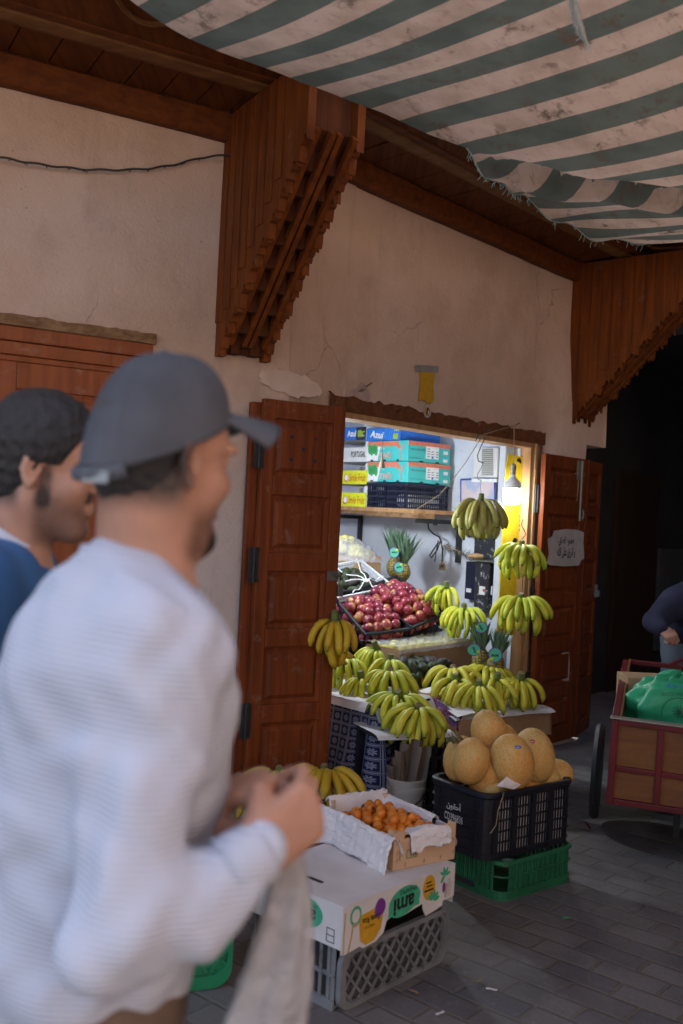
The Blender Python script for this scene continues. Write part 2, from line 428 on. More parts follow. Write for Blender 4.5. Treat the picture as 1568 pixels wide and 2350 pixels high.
b.build('lintel_strip', m_jamb, lint, world=True, bevel=.003) if False else bpart(b, 'lintel_strip', m_jamb, lint)
b = MB(); wbox(b, p2, -.06, -.015, 0, 2.0, -.005, .14); bpart(b, 'jamb', m_shut)
b = MB(); wbox(b, p2, 1.825, 1.868, 0, 1.974, -.005, .045); wbox(b, p2, 1.872, 1.90, 0, 2.004, -.015, .1); bpart(b, 'jamb', m_jamb)
b = MB(); wbox(b, p2, -.06, 2.0, .0, .1, -.02, .25); bpart(b, 'door_sill', m_oldwood)

# left house door
dr = b = MB()
bx = lambda b, s0, s1, z0, z1, q0, q1: wbox(b, p1, s0, s1, z0, z1, q0, q1)
bx(b, D0 - .05, D1 + .055, 2.13, 2.19, -.012, .06); bx(b, D1 - .0, D1 + .05, 0, 2.129, -.008, .06); bx(b, D0 - .05, D0, 0, 2.129, -.008, .06)
dfr = bpart(b, 'door_frame', m_door, bevel=.006)
b = MB(); ragged(b, p1, D0 - .06, D1 + .065, 2.191, 2.235, -.02, seed=9, amp=.012); bpart(b, 'frame_head', m_oldwood, dfr)
b = MB(); bx(b, D0, D1, 2.075, 2.128, .0, .05); bx(b, D0, D1, 2.05, 2.0745, .012, .05); bpart(b, 'frame_moulding', m_door, dfr, bevel=.004)
mid = -1.335
def panel_leaf(P, s0, s1, z0, z1, q, rows, stile, rail, th, mat, parent, name='door', sgn=-1, holes=False, lab=None):
    """a framed leaf; q is its outer face, sgn the outward side"""
    back = q - sgn * th
    b = MB()
    qa, qb = min(q, back), max(q, back)
    wbox(b, P, s0, s0 + stile, z0, z1, qa, qb); wbox(b, P, s1 - stile, s1, z0, z1, qa, qb)
    hs = (z1 - z0 - rail * (rows + 1)) / rows
    for i in range(rows + 1):
        za = z0 + i * (hs + rail); wbox(b, P, s0 + stile + .0005, s1 - stile - .0005, za, za + rail, qa + .0006, qb - .0006)
    o = bpart(b, name, mat, parent, bevel=.0035)
    for i in range(rows):
        za = z0 + i * (hs + rail) + rail; zb = za + hs; a, c = s0 + stile, s1 - stile
        b = MB(); gq = q - sgn * .016; w_ = .022
        A = [P(a, gq, za), P(c, gq, za), P(c, gq, zb), P(a, gq, zb)]
        k1 = [P(a + w_, gq - sgn * .004, za + w_), P(c - w_, gq - sgn * .004, za + w_), P(c - w_, gq - sgn * .004, zb - w_), P(a + w_, gq - sgn * .004, zb - w_)]
        w2 = w_ + .02
        k2 = [P(a + w2, q - sgn * .007, za + w2), P(c - w2, q - sgn * .007, za + w2), P(c - w2, q - sgn * .007, zb - w2), P(a + w2, q - sgn * .007, zb - w2)]
        b.add(A + k1 + k2, [(j, (j + 1) % 4, 4 + (j + 1) % 4, 4 + j) for j in range(4)] + [(4 + j, 4 + (j + 1) % 4, 8 + (j + 1) % 4, 8 + j) for j in range(4)] + [(8, 9, 10, 11)])
        bm_ = mat
        bpart(b, 'panel', bm_, o)
        if holes and i == rows - 1:
            for (hx, hz) in ((.22, .22), (.78, .22), (.5, .5), (.22, .8), (.78, .8)):
                b = MB(); cpt = P(a + w2 + (c - a - 2 * w2) * hx, q - sgn * .006, za + w2 + (zb - za - 2 * w2) * hz)
                nrm = (P(0, sgn, 0) - P(0, 0, 0)).normalized(); sx = (P(1, 0, 0) - P(0, 0, 0)).normalized()
                b.prism(disc((0, 0), .0095, .0095, 12), .001, frame(cpt, sx, nrm.cross(sx))); bpart(b, 'hole', m_black, o)
    return o
panel_leaf(p1, mid + .003, D1 - .002, .03, 2.05, .018, 4, .085, .11, .04, m_door, bld, 'door')
panel_leaf(p1, D0 + .002, mid - .003, .03, 2.05, .018, 4, .085, .11, .04, m_door, bld, 'door')
b = MB(); bx(b, D0, D1, 0, 2.13, .07, .09); bpart(b, 'door_backing', m_black)

# shutters (folding leaves laid back against the wall)
def hinge(P, s, z, q, parent, h=.16, sgn=-1):
    b = MB(); n_ = 6
    wbox(b, P, s - .026, s - .006, z, z + h, q - .003, q + .003); wbox(b, P, s + .006, s + .026, z, z + h, q - .003, q + .003)
    b.tube([P(s, q - .004, z), P(s, q - .004, z + h)], .007, 8)
    for i in range(4):
        for d in (-.016, .016):
            c = P(s + d, q - .0055, z + h * (.12 + .25 * i)); b.tube([c, c + (P(0, -1, 0) - P(0, 0, 0)) * .003], .0035, 6)
    return bpart(b, 'hinge', m_black, parent)
shL = panel_leaf(p1, -.172, .262, .16, 2.0, -.10, 5, .062, .085, .035, m_shut, bld, 'shutter', holes=True)
shL2 = panel_leaf(p1, -.212, .222, .16, 1.985, -.055, 5, .062, .085, .035, m_shut, bld, 'shutter')
for z_ in (1.68, 1.16, .45): hinge(p1, -.188, z_, -.103, shL)
shR = panel_leaf(p2, 1.905, 2.475, .03, 1.945, -.07, 6, .07, .085, .035, m_shut, bld, 'shutter', holes=True)
for z_ in (1.56, .9, .35): hinge(p2, 1.888, z_, -.03, shR, .18)
d_ = (T2 * .97 + N2 * .24).normalized(); o_ = p2(2.49, -.075, 0); nn_ = Vector((-d_.y, d_.x, 0))
pR2 = lambda s, q, z: o_ + d_ * s + nn_ * q + Z * z
shR2 = panel_leaf(pR2, 0, .42, .03, 1.945, 0, 6, .06, .085, .035, m_shut, bld, 'shutter')
b = MB(); wbox(b, p2, 2.33, 2.40, 1.80, 1.93, -.078, -.0706); b.tube([p2(2.375, -.085, 1.93), p2(2.375, -.085, 1.52)], .009, 8); b.tube([p2(2.375, -.088, 1.55), p2(2.40, -.094, 1.53), p2(2.41, -.094, 1.57), p2(2.405, -.09, 1.6)], .006, 6)
bpart(b, 'bolt', m_gal, shR, bevel=.002)
b = MB(); wbox(b, pR2, .36, .40, .98, 1.07, -.02, -.001); wbox(b, pR2, .345, .375, .985, 1.03, -.04, -.02); bpart(b, 'lock', m_steel, shR2)
b = MB(); c = on1(752, 1318, -.102); sL_ = (c - O1).dot(T1); wbox(b, p1, .20, .262, c.z - .03, c.z + .015, -.1035, -.1005)
b.tube([p1(.235, -.115, c.z - .005), p1(.262, -.118, c.z - .002), p1(.275, -.115, c.z - .025)], .006, 8)
bpart(b, 'hasp', m_steel, shL)
b = MB(); wbox(b, p1, .255, .283, c.z - .105, c.z - .055, -.122, -.104)
b.tube([p1(.258, -.114, c.z - .056), p1(.258, -.114, c.z - .025), p1(.264, -.114, c.z - .013), p1(.276, -.114, c.z - .013), p1(.282, -.114, c.z - .025), p1(.282, -.114, c.z - .056)], .0035, 8)
pl = b.build('padlock', m_steel, None, bevel=.003, smooth=40); tag(pl, 'steel padlock hanging from the hasp of the left shutter', 'padlock')

# eave: beam on the wall, boarded soffit, trim, outer carved soffit
def eave(P, s0, s1, miter0=0, miter1=0, boards=.16, seed=0):
    L = lambda q, z, s: P(s, q, z)
    def strip(name, prof, mat, bev=.006):
        b = MB(); k = len(prof)
        vs = [P(s0 + miter0 * -p[0], p[0], p[1]) for p in prof] + [P(s1 + miter1 * -p[0], p[0], p[1]) for p in prof]
        b.add(vs, [(i, (i + 1) % k, k + (i + 1) % k, k + i) for i in range(k)] + [tuple(range(k))[::-1], tuple(range(k, 2 * k))])
        return bpart(b, name, mat, bevel=bev)
    strip('wall_beam', [(0, 3.14), (-.045, 3.14), (-.06, 3.16), (-.06, 3.26), (.1, 3.26), (.1, 3.14)], m_beam)
    o = strip('trim_beam', [(-.30, 3.265), (-.33, 3.262), (-.375, 3.275), (-.375, 3.35), (-.30, 3.35)], m_trim)
    strip('trim_beam', [(-.376, 3.283), (-.41, 3.292), (-.41, 3.35), (-.376, 3.35)], m_beam)
    strip('roof_edge', [(-.98, 3.33), (-1.06, 3.33), (-1.06, 3.46), (-.98, 3.46)], m_beam)
    strip('roof_deck', [(.1, 3.47), (-1.1, 3.47), (-1.1, 3.5), (.1, 3.56)], m_dark_wall, 0)
    n = int((s1 - s0) / boards); b = MB(); rnd = random.Random(seed)
    for i in range(n + 1):
        a = s0 + i * boards; c = min(a + boards - .006, s1)
        if c - a < .02: continue
        dz = rnd.uniform(-.003, .003)
        vs = [P(a, -.055, 3.262 + dz), P(c, -.055, 3.262 + dz), P(c, -.31, 3.275 + dz), P(a, -.31, 3.275 + dz), P(a, -.055, 3.29), P(c, -.055, 3.29), P(c, -.31, 3.3), P(a, -.31, 3.3)]
        b.add(vs, [(0, 3, 2, 1), (4, 5, 6, 7), (0, 1, 5, 4), (1, 2, 6, 5), (2, 3, 7, 6), (3, 0, 4, 7)])
    bpart(b, 'soffit', m_soffit)
    b = MB(); b.add([P(s0 + miter0 * .40, -.40, 3.30), P(s1 + miter1 * .4, -.40, 3.30), P(s1 + miter1 * .99, -.99, 3.42), P(s0 + miter0 * .99, -.99, 3.42)], [(0, 1, 2, 3)])
    bpart(b, 'carved_soffit', m_soffit)
    b = MB(); pts = []
    for i in range(int((s1 - s0) / .03)):
        s = s0 + i * .03; q = -.60 + .09 * math.sin(s * 2 * math.pi / .55); pts.append(P(s, q, 3.30 + (-q - .40) * .2034 - .006))
    b.tube(pts, .011, 6); bpart(b, 'carved_wave', m_trim)
eave(p1, -6, .02, 0, .12, seed=1)
eave(p2, sL - .02, 3.4, -.12, 0, seed=2)

# brackets
def bracket(P, s0, s1, name='bracket', lab=None):
    zb = 2.175
    prof = [(.0, zb)]; n = 9; q = -.055; z = zb
    top = 3.255
    steps = []
    prof.append((q, zb))
    for i in range(n):
        z += .083 if i else .11
        fz = (.075, .052, .088)[i % 3]; prof.append((q, z - fz + .012)); prof.append((q - .006, z - fz)); prof.append((q - .022, z - fz - .004)); prof.append((q - .029, z - fz + .018)); prof.append((q - .031, z - .03)); 
        prof.append((q - .05, z - .022)); prof.append((q - .054, z + .0)); 
        q -= .082; prof.append((q + .012, z + .004)); prof.append((q, z - .02)) 
    prof += [(q, top), (0, top)]
    root = None
    def plate(sa, sb, pr, mat, parent, nm):
        b = MB(); k = len(pr)
        vs = [P(sa, p[0], p[1]) for p in pr] + [P(sb, p[0], p[1]) for p in pr]
        b.add(vs, [(i, (i + 1) % k, k + (i + 1) % k, k + i) for i in range(k)] + [tuple(range(k))[::-1], tuple(range(k, 2 * k))])
        return bpart(b, nm, mat, parent)
    w_ = s1 - s0
    core = [(0, zb + .02), (-.03, zb + .02), (-.05, zb + .14), (q + .05, z + .05), (q + .05, top), (0, top)]
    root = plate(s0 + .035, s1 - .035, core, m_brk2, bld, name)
    for sa, sb in ((s0, s0 + .034), (s1 - .034, s1)):
        pl = plate(sa, sb, prof, m_brk, root, 'side_board')
    # battens on the outer face, joints between boards
    b = MB(); rnd = random.Random(5)
    for i in range(8):
        qq = -.03 - i * .075
        zl = zb + .02 + max(0, (-qq - .055)) / .082 * .083 + .13
        wbox(b, P, s0 - .006, s0 - .0005, zl, top - .002, qq - .032, qq + .032)
    bpart(b, 'board', m_brk, root, bevel=.002)
    # stepped rows between the side boards
    b = MB()
    for row, sw in enumerate((s0 + .055, s0 + .50 * w_ - .025, s1 - .105)):
        for i in range(9):
            zz = zb + .045 + i * .083 + (.03 if row == 1 else 0)
            qq = -.03 - i * .078
            wbox(b, P, sw, sw + .05, zz - .03, zz + .22, qq - .022, qq + .03)
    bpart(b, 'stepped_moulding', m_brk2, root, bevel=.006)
    b = MB()
    for sw in (s0 + .045, s0 + .113, s1 - .113, s1 - .045):
        b.bar(P(sw, -.06, zb + .06), P(sw, q + .0, z + .03), .022, .035)
    bpart(b, 'rib', m_brk, root)
bracket(p1, -.386, -.128)
bracket(p2, 2.275, 2.53)

# nails, wire
def tubething(name, pts, r, mat, label, cat, n=6, group=None):
    b = MB(); b.tube(pts, r, n); o = b.build(name, mat, smooth=60); return tag(o, label, cat, group)
pts = []
src = [(-60, 352), (0, 360), (60, 372), (130, 382), (200, 389), (270, 390), (340, 387), (400, 378), (460, 362), (515, 355), (560, 352), (608, 349)]
for i, (x, y) in enumerate(src):
    pts.append(on1(x, y, -.03 - .1 * (x > 480) * (x - 480) / 130))
fine = []
for i in range(len(pts) - 1):
    for k in range(6): fine.append(pts[i].lerp(pts[i + 1], k / 6) + Vector((0, 0, .0025 * math.sin(i * 6 + k))))
b = MB(); b.tube(fine, .0045, 6)
for i in range(8, len(fine), 4):
    if random.random() < .7:
        p = fine[i]; b.tube([p, p + Vector((random.uniform(-.01, .01), -.004, -.012)), p + Vector((random.uniform(-.02, .02), -.004, -.004))], .002, 4)
b.tube(disc and [fine[-1] + Vector((.012 * math.cos(a), 0, .012 * math.sin(a))) for a in np.linspace(0, 6.3, 9)], .004, 5)
tag(b.build('cable', m_black, smooth=60), 'sagging dusty black cable strung across the left wall to the bracket', 'cable')
for i, (x, y, lab) in enumerate(((840, 888, 'bent rusty nail in the chipped plaster above the shop opening'), (908, 948, 'short nail at the top edge of the wooden lintel'), (1180, 978, 'nail in the plaster that holds the string of the light bulb'), (1112, 993, 'nail in the lintel that holds the hanging wire hook'))):
    p = on2(x, y, 0); tubething('nail', [p, p - N2 * .04 + Z * .02], .0028, m_black, lab, 'nail')
# chipped plaster patch around the nail: thicker broken skin
b = MB(); M_ = frame(on2(826, 905, -.006), T2, Z)
b.prism(disc((0, 0), .075, .042, 16, .2, .25, 2), -.008, M_); b.prism(disc((.02, .035), .03, .03, 12, 0, .2, 1), -.008, M_)
bpart(b, 'plaster_patch', soft('patch_plaster', (.5, .37, .31), (.42, .3, .25), 20, .95, .5), wall_o, bevel=.004)
b = MB(); M_ = frame(on1(668, 880, -.006), T1, Z); b.prism([(p[0] * (1 + .18 * blob((i * .9, 1, 1))), p[1] * (1 + .5 * blob((i * .7, 3, 1)))) for i, p in enumerate(disc((0, 0), .17, .055, 44, -.12))], -.002, M_)
bpart(b, 'plaster_patch', soft('pale_plaster', (.62, .47, .38), (.54, .385, .29), 9, .95, .5), wall_o)

# covered passage at the right end and an added house behind the viewer
pas = thing('passage_building', 'dark covered passage beyond the shop at the right', 'building', p2(5, 0, 0))
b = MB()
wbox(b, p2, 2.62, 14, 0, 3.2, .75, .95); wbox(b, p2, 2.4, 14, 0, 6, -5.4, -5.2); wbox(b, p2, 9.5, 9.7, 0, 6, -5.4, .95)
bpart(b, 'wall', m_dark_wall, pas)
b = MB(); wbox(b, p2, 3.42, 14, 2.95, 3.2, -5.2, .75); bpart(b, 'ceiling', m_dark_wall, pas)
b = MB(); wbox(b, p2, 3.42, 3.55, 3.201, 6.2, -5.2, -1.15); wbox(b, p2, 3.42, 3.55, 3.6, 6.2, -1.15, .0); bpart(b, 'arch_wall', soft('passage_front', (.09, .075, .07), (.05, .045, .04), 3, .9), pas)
b = MB()
for s, q, wd, h in ((4.6, .70, .9, 2.0), (6.4, .70, 1.0, 2.1)): wbox(b, p2, s, s + wd, 0, h, q, q + .04)
bpart(b, 'door', wood('dark_door', (.05, .03, .02), (.03, .018, .012)), pas)
m_board = soft('grey_board', (.085, .09, .1), (.06, .065, .07), 4)
for bx_ in ((5.6, 6.2, .3, 1.3, .70, .74), (7.8, 8.8, 1.4, 1.9, .6, .74)):
    b = MB(); wbox(b, p2, *bx_); bpart(b, 'hoarding', m_board, pas)
opp = thing('added_facing_house', 'unseen plastered house behind the viewer, added to hold back low sky light', 'building', p2(-2, -6.4, 0))
b = MB(); wbox(b, p2, -9, -1.6, 0, 5.0, -6.6, -6.4); wbox(b, p2, -1.6, 2.4, 0, 6.5, -4.7, -4.5); wbox(b, p2, -1.8, -1.6, 0, 6.5, -6.6, -4.5); bpart(b, 'wall', m_wall, opp)  # unseen walls; nearer block moved in to darken the right end
# ================================================================== FRUIT AND GOODS
m_ink = flat('black_ink', (.02, .02, .022), .7, .2)
m_paper = Mat('paper', .8, .2); v_ = m_paper.co(); m_paper.color(m_paper.mix(m_paper.noise(v_, 9, 4), (.78, .76, .77), (.66, .63, .63))); m_paper = m_paper.m
m_card = soft('brown_card', (.40, .255, .14), (.33, .2, .105), 6, .8, .15, 60)
m_cardedge = soft('kraft_edge', (.5, .36, .22), (.42, .29, .17), 30, .9, .2)
m_whitecard = soft('white_card', (.72, .71, .71), (.62, .60, .59), 5, .6, .1, 40, dirt=((.35, .29, .22), 10, .66))
m_plastic_blk = flat('black_crate_plastic', (.012, .013, .018), .42)
m_plastic_navy = flat('navy_crate_plastic', (.012, .014, .035), .42)
m_plastic_grn = soft('green_crate_plastic', (.02, .16, .07), (.015, .11, .05), 7, .5, .1, 40, dirt=((.11, .1, .08), 6, .55))
m_plastic_gry = soft('grey_crate_plastic', (.23, .245, .255), (.15, .16, .17), 6, .5, .15, 50, dirt=((.055, .05, .045), 8, .55))
m_film = Mat('cling_film', .08, .6); m_film.b.inputs['Transmission Weight'].default_value = 0
m_film.b.inputs['Alpha'].default_value = .42; m_film.color((.86, .89, .95)); m_film.bump(m_film.noise(m_film.co(), 26, 5, .65, 1.8), 1.0, .03); m_film = m_film.m
M = Mat('pale_lemon', .5); M.color(M.mix(M.noise(M.co(), 6), (.74, .62, .12), (.62, .60, .16))); m_lemon = M.m
def m_banana(name, body, body2, neck, tipc=(.03, .02, .012), spots=.5):
    M = Mat(name, .48, .35); t = M.attr('t'); v = M.co(loc=(0, 0, 0))
    rn = M.rnd()
    c = M.mix(rn, body, body2)
    c = M.mix(M.noise(v, 14, 3).step(.4, .7) * .5, c, body2)
    c = M.mix(t.step(.30, .08), c, neck)
    c = M.mix((t.step(.80, .94)) * .55, c, neck)
    c = M.mix(M.noise(M.vadd(v, X(M.nt, M.nt.nodes.new('ShaderNodeObjectInfo').outputs['Random']), 3), 55, 4, .7).step(.66, .74) * spots, c, (.09, .05, .02))
    c = M.mix(t.gt(.972), c, tipc)
    M.color(c); M.bump(M.noise(v, 60, 3), .08, .002); return M.m
mb_green = m_banana('banana_green', (.67, .63, .05), (.42, .50, .035), (.13, .26, .02), spots=.75)
mb_yellow = m_banana('banana_yellow', (.62, .42, .025), (.52, .33, .02), (.24, .22, .03), spots=.8)
mb_mix = m_banana('banana_turning', (.68, .60, .06), (.50, .50, .04), (.16, .25, .02), spots=.8)
mb_dull = m_banana('banana_spotted', (.47, .42, .11), (.38, .36, .1), (.2, .25, .05), spots=1)
m_stem = soft('banana_stem', (.13, .18, .04), (.09, .1, .03), 40, .7, .3)
m_stemcut = soft('banana_cut', (.27, .19, .11), (.16, .11, .06), 60, .8, .3)
def banana_data(seed):
    r_ = random.Random(seed); b = MB(); L = .198 + r_.uniform(-.016, .018); e0 = R(r_.uniform(4, 30)); e1 = R(r_.uniform(-108, -66))
    n = 18; r0_ = r_.uniform(.0155, .0178); p = Vector((.012, 0, 0)); pts = [p.copy()]; tw = r_.uniform(-.006, .006)
    for i in range(n):
        f = (i + .5) / n; e = e0 + (e1 - e0) * (f ** .85)
        if f < .16: e = e0
        p = p + Vector((math.cos(e), tw * 10 * math.sin(f * 3), math.sin(e))) * (L / n); pts.append(p.copy())
    rs = []
    for i in range(n + 1):
        f = i / n
        q = r0_ * min(1, max(0, (f - .04) / .26)) ** .7 * min(1, ((1.0 - f) / .17) ** .55 if f < 1 else 0)
        rs.append(max(q, .0058 if f < .5 else .0046))
    ph = r_.random() * 6
    b.tube(pts, rs, 10, shape=lambda a: 1 + .055 * math.cos(5 * a + ph))
    b.at = [i / n for i in range(n + 1) for _ in range(10)]
    o = b.build('banana', mb_green, smooth=70); me = o.data; bpy.data.objects.remove(o); return me
BAN = [banana_data(i) for i in range(7)]
bn_cache = {}
def ban(i, mat):
    k = (i % 7, mat.name)
    if k not in bn_cache:
        me = BAN[i % 7].copy(); me.materials.clear(); me.materials.append(mat); me.name = 'banana'; bn_cache[k] = me
    return bn_cache[k]
BG = 'hands of bananas laid out and hung up at the fruit shop'
def hand(p, face, label, mat=mb_green, n=8, spread=180, tilt=0, roll=0, scale=1.0, tiers=2, drop=0, seed=0, upturn=0, stem=.05, stemdir=None, name='banana_hand'):
    """p: crown position; face: azimuth vector the fan opens to"""
    r_ = random.Random(seed + 11)
    f = Vector((face[0], face[1], 0)).normalized(); side = Vector((-f.y, f.x, 0))
    M = frame(p, f, side) @ Matrix.Rotation(R(tilt), 4, 'Y') @ Matrix.Rotation(R(roll), 4, 'X')
    root = thing(name, label, 'bananas', group=BG, M=M)
    for ti in range(tiers):
        k = n - 2 * ti if ti else n
        for i in range(k):
            a = R((-.5 + (i + .5) / k) * spread + r_.uniform(-5, 5)); el = R(-ti * 30 + r_.uniform(-7, 7) - drop + upturn)
            o = bpy.data.objects.new('banana', ban(r_.randint(0, 6), mat)); COL.objects.link(o); o.parent = root
            s_ = scale * r_.uniform(.93, 1.07)
            o.matrix_local = Matrix.Rotation(a, 4, 'Z') @ Matrix.Translation((.004, 0, -.012 * ti)) @ Matrix.Rotation(-el, 4, 'Y') @ Matrix.Rotation(R(r_.uniform(-14, 14)), 4, 'X') @ Matrix.Scale(s_, 4)
    b = MB(); b.cur = 0
    sd_ = Vector(stemdir or (.35, 0, .94)).normalized()
    b.tube([Vector((.012, 0, -.03)), Vector((.012, 0, -.005)), sd_ * .02 + Vector((.008, 0, 0)), sd_ * stem], [.016, .026, .019, .0165], 12)
    so_ = b.build('stem', m_stem, root, smooth=50)
    b = MB(); b.lathe([(.0150, 0), (.0135, .0015)], 12, frame(sd_ * (stem + .0002), sd_.orthogonal(), sd_.cross(sd_.orthogonal()))); b.build('cut_end', m_stemcut, so_)
    return root
def toward(p, az=0):
    d = Vector((CAM.x - p.x, CAM.y - p.y, 0)).normalized(); return Matrix.Rotation(R(az), 3, 'Z') @ d
# ---------- cartons, trays, crates
def obox(name, M, lx, ly, lz, mat, parent=None, bevel=.003, off=(0, 0, 0)):
    b = MB(); b.box((off[0], off[1], off[2]), (off[0] + lx, off[1] + ly, off[2] + lz), M)
    return b.build(name, mat, parent, bevel=bevel)
def loc(M): return Matrix.Translation(M.translation), Matrix.Translation(-M.translation) @ M
def crate(name, label, cat, M, lx, ly, lz, mat, group=None, slots=True, rows=3, colw=.035, rim=.018, bw=.009, diag=False, fill=None):
    """open plastic crate; local x,y along sides, z up from its floor"""
    root = thing(name, label, cat, group=group, M=M)
    b = MB(); t = .006
    b.box((0, 0, 0), (lx, ly, t))
    for (ax, L, W_) in (('x', lx, ly), ('y', ly, lx)):
        for side in (0, W_):
            n = max(3, int(L / colw))
            for i in range(n + 1):
                a = L * i / n
                wd = bw if 0 < i < n else .02
                lo, hi = max(0, a - wd / 2), min(L, a + wd / 2)
                y0, y1 = (side - t, side) if side else (0, t)
                z1 = lz
                if ax == 'x': b.box((lo, y0, 0), (hi, y1, z1))
                else: b.box((y0, lo, 0), (y1, hi, z1))
            for k in range(rows + 1):
                z = lz * k / rows; y0, y1 = (side - t + .001, side + .003) if side else (-.003, t - .001)
                zz0, zz1 = max(0, z - .007), min(lz, z + .007)
                if ax == 'x': b.box((0, y0, zz0), (L, y1, zz1))
                else: b.box((y0, 0, zz0), (y1, L, zz1))
    b.build('crate_wall', mat, root)
    b = MB(); r_ = rim
    b.box((-r_ / 2, -r_ / 2, lz), (lx + r_ / 2, r_ / 2, lz + r_)); b.box((-r_ / 2, ly - r_ / 2, lz), (lx + r_ / 2, ly + r_ / 2, lz + r_))
    b.box((-r_ / 2, r_ / 2, lz + .0005), (r_ / 2, ly - r_ / 2, lz + r_ - .0005)); b.box((lx - r_ / 2, r_ / 2, lz + .0005), (lx + r_ / 2, ly - r_ / 2, lz + r_ - .0005))
    b.build('rim', mat, root, bevel=.004)
    return root

# ---------- the high shelf and its boxes (t along the side wall, q out of it)
def MWf(t, q, z, rz=0):     # local x deeper along the wall, y into the wall, z up  -> faces toward the room at y=0
    o = pw(t, q, z); M = Matrix.Identity(4)
    for i in range(3): M[i][0] = MW[i]; M[i][1] = EW[i]; M[i][2] = Z[i]; M[i][3] = o[i]
    return M @ Matrix.Rotation(R(rz), 4, 'Z')
zS = onw(900, 1166, .45).z
sh = thing('wall_shelf', 'long wooden shelf across the white shop wall under the stacked fruit boxes', 'shelf', pw(1, .2, zS))
b = MB(); b.box((.42, -.46, -.028), (2.34, -.001, 0), MWf(0, 0, zS)); b.build('shelf_board', m_jamb, sh, world=True)
b = MB(); b.box((.38, -.455, -.062), (.95, -.30, -.0285), MWf(0, 0, zS)); b.box((.951, -.45, -.05), (2.3, -.34, -.0285), MWf(0, 0, zS)); b.build('batten', m_oldwood, sh, world=True)
for t_ in (.40, 1.5):
    b = MB(); Mx = MWf(t_, 0, zS); b.box((0, -.43, -.093), (.03, -.01, -.063), Mx); b.box((0, -.035, -.36), (.03, -.004, -.0935), Mx)
    b.build('shelf_bracket', m_black, sh, world=True)
def tcol(x, y=1080, q=.45): return (onw(x, y, q) - W0).dot(MW)
tA, tB, tC = tcol(935), tcol(846), tcol(776)
m_teal = soft('teal_print', (.07, .52, .50), (.06, .46, .45), 5, .5, .05); m_coral = flat('coral_print', (.72, .19, .11), .55)
m_yel = flat('yellow_print', (.70, .72, .02), .5); m_red = flat('red_print', (.62, .04, .02), .5); m_blue = flat('blue_print', (.025, .16, .62), .5)
m_navy = flat('navy_print', (.02, .025, .05), .5); m_wht = flat('white_print', (.8, .8, .8), .55); m_lgrn = flat('leaf_print', (.07, .40, .14), .6)
m_lime = flat('lime_print', (.35, .5, .04), .5)
BOXG = 'fruit boxes stacked on the high shelf'
def face_y(M, lx, lz):   # decal frame on the y=0 face: text x runs so that it reads from the room
    # room looks along +y(local); local x goes left in view, so text x = -local x
    o = M @ Vector((lx, -.0006, 0)); A = Matrix.Identity(4); ex = -(M.to_3x3() @ Vector((1, 0, 0))); ez = M.to_3x3() @ Vector((0, 0, 1)); en = M.to_3x3() @ Vector((0, -1, 0))
    for i in range(3): A[i][0] = ex[i]; A[i][1] = ez[i]; A[i][2] = en[i]; A[i][3] = o[i]
    return A
def face_x(M, lz):       # x=0 face (toward the street), text x = +local y
    o = M @ Vector((-.0006, 0, 0)); A = Matrix.Identity(4); ex = M.to_3x3() @ Vector((0, 1, 0)); ez = M.to_3x3() @ Vector((0, 0, 1)); en = M.to_3x3() @ Vector((-1, 0, 0))
    for i in range(3): A[i][0] = ex[i]; A[i][1] = ez[i]; A[i][2] = en[i]; A[i][3] = o[i]
    return A
def TM(A, x, y, ang=0, z=.0016): return A @ Matrix.Translation((x, y, z)) @ Matrix.Rotation(R(ang), 4, 'Z')
def rect(x0, y0, x1, y1): return [(x0, y0), (x1, y0), (x1, y1), (x0, y1)]
crH = .178
# two dark crates on the shelf, then two teal boxes
for i, (ta, lab) in enumerate(((tA - .0, 'dark plastic crate with a scrap of white inside, right one under the teal boxes'),)): pass
tm = (tA + tB) / 2
Mcr = MWf(tA + .002, .455, zS)
c1_ = crate('plastic_crate', 'navy plastic crate at the near end of the shelf, under the teal boxes', 'crate', MWf(tA - .0, .45, zS), .20, .40, crH - .02, m_plastic_navy, BOXG, rows=4, colw=.02, bw=.006)
c2_ = crate('plastic_crate', 'navy plastic crate holding white bags, on the shelf beside the yellow tray', 'crate', MWf(tA + .212, .45, zS), tB - tA - .215, .40, crH - .02, m_plastic_navy, BOXG, rows=4, colw=.022, bw=.006)
b = MB(); b.box((.03, .06, .01), (.17, .36, .10)); o = b.build('paper_bundle', m_paper, bevel=.02); o.matrix_world = c1_.matrix_world; tag(o, 'white paper bundle lying in the near navy crate on the shelf', 'paper')
b = MB(); b.grid(lambda u, v: (.02 + .16 * u, .05 + .3 * v, .02 + .11 * math.sin(math.pi * u) * math.sin(math.pi * v) + .03 * crease(u * 3, v * 3)), 14, 14); o = b.build('white_bag', m_paper, smooth=40); o.matrix_world = c2_.matrix_world; tag(o, 'crumpled white bag inside the navy crate next to the yellow tray', 'bag')
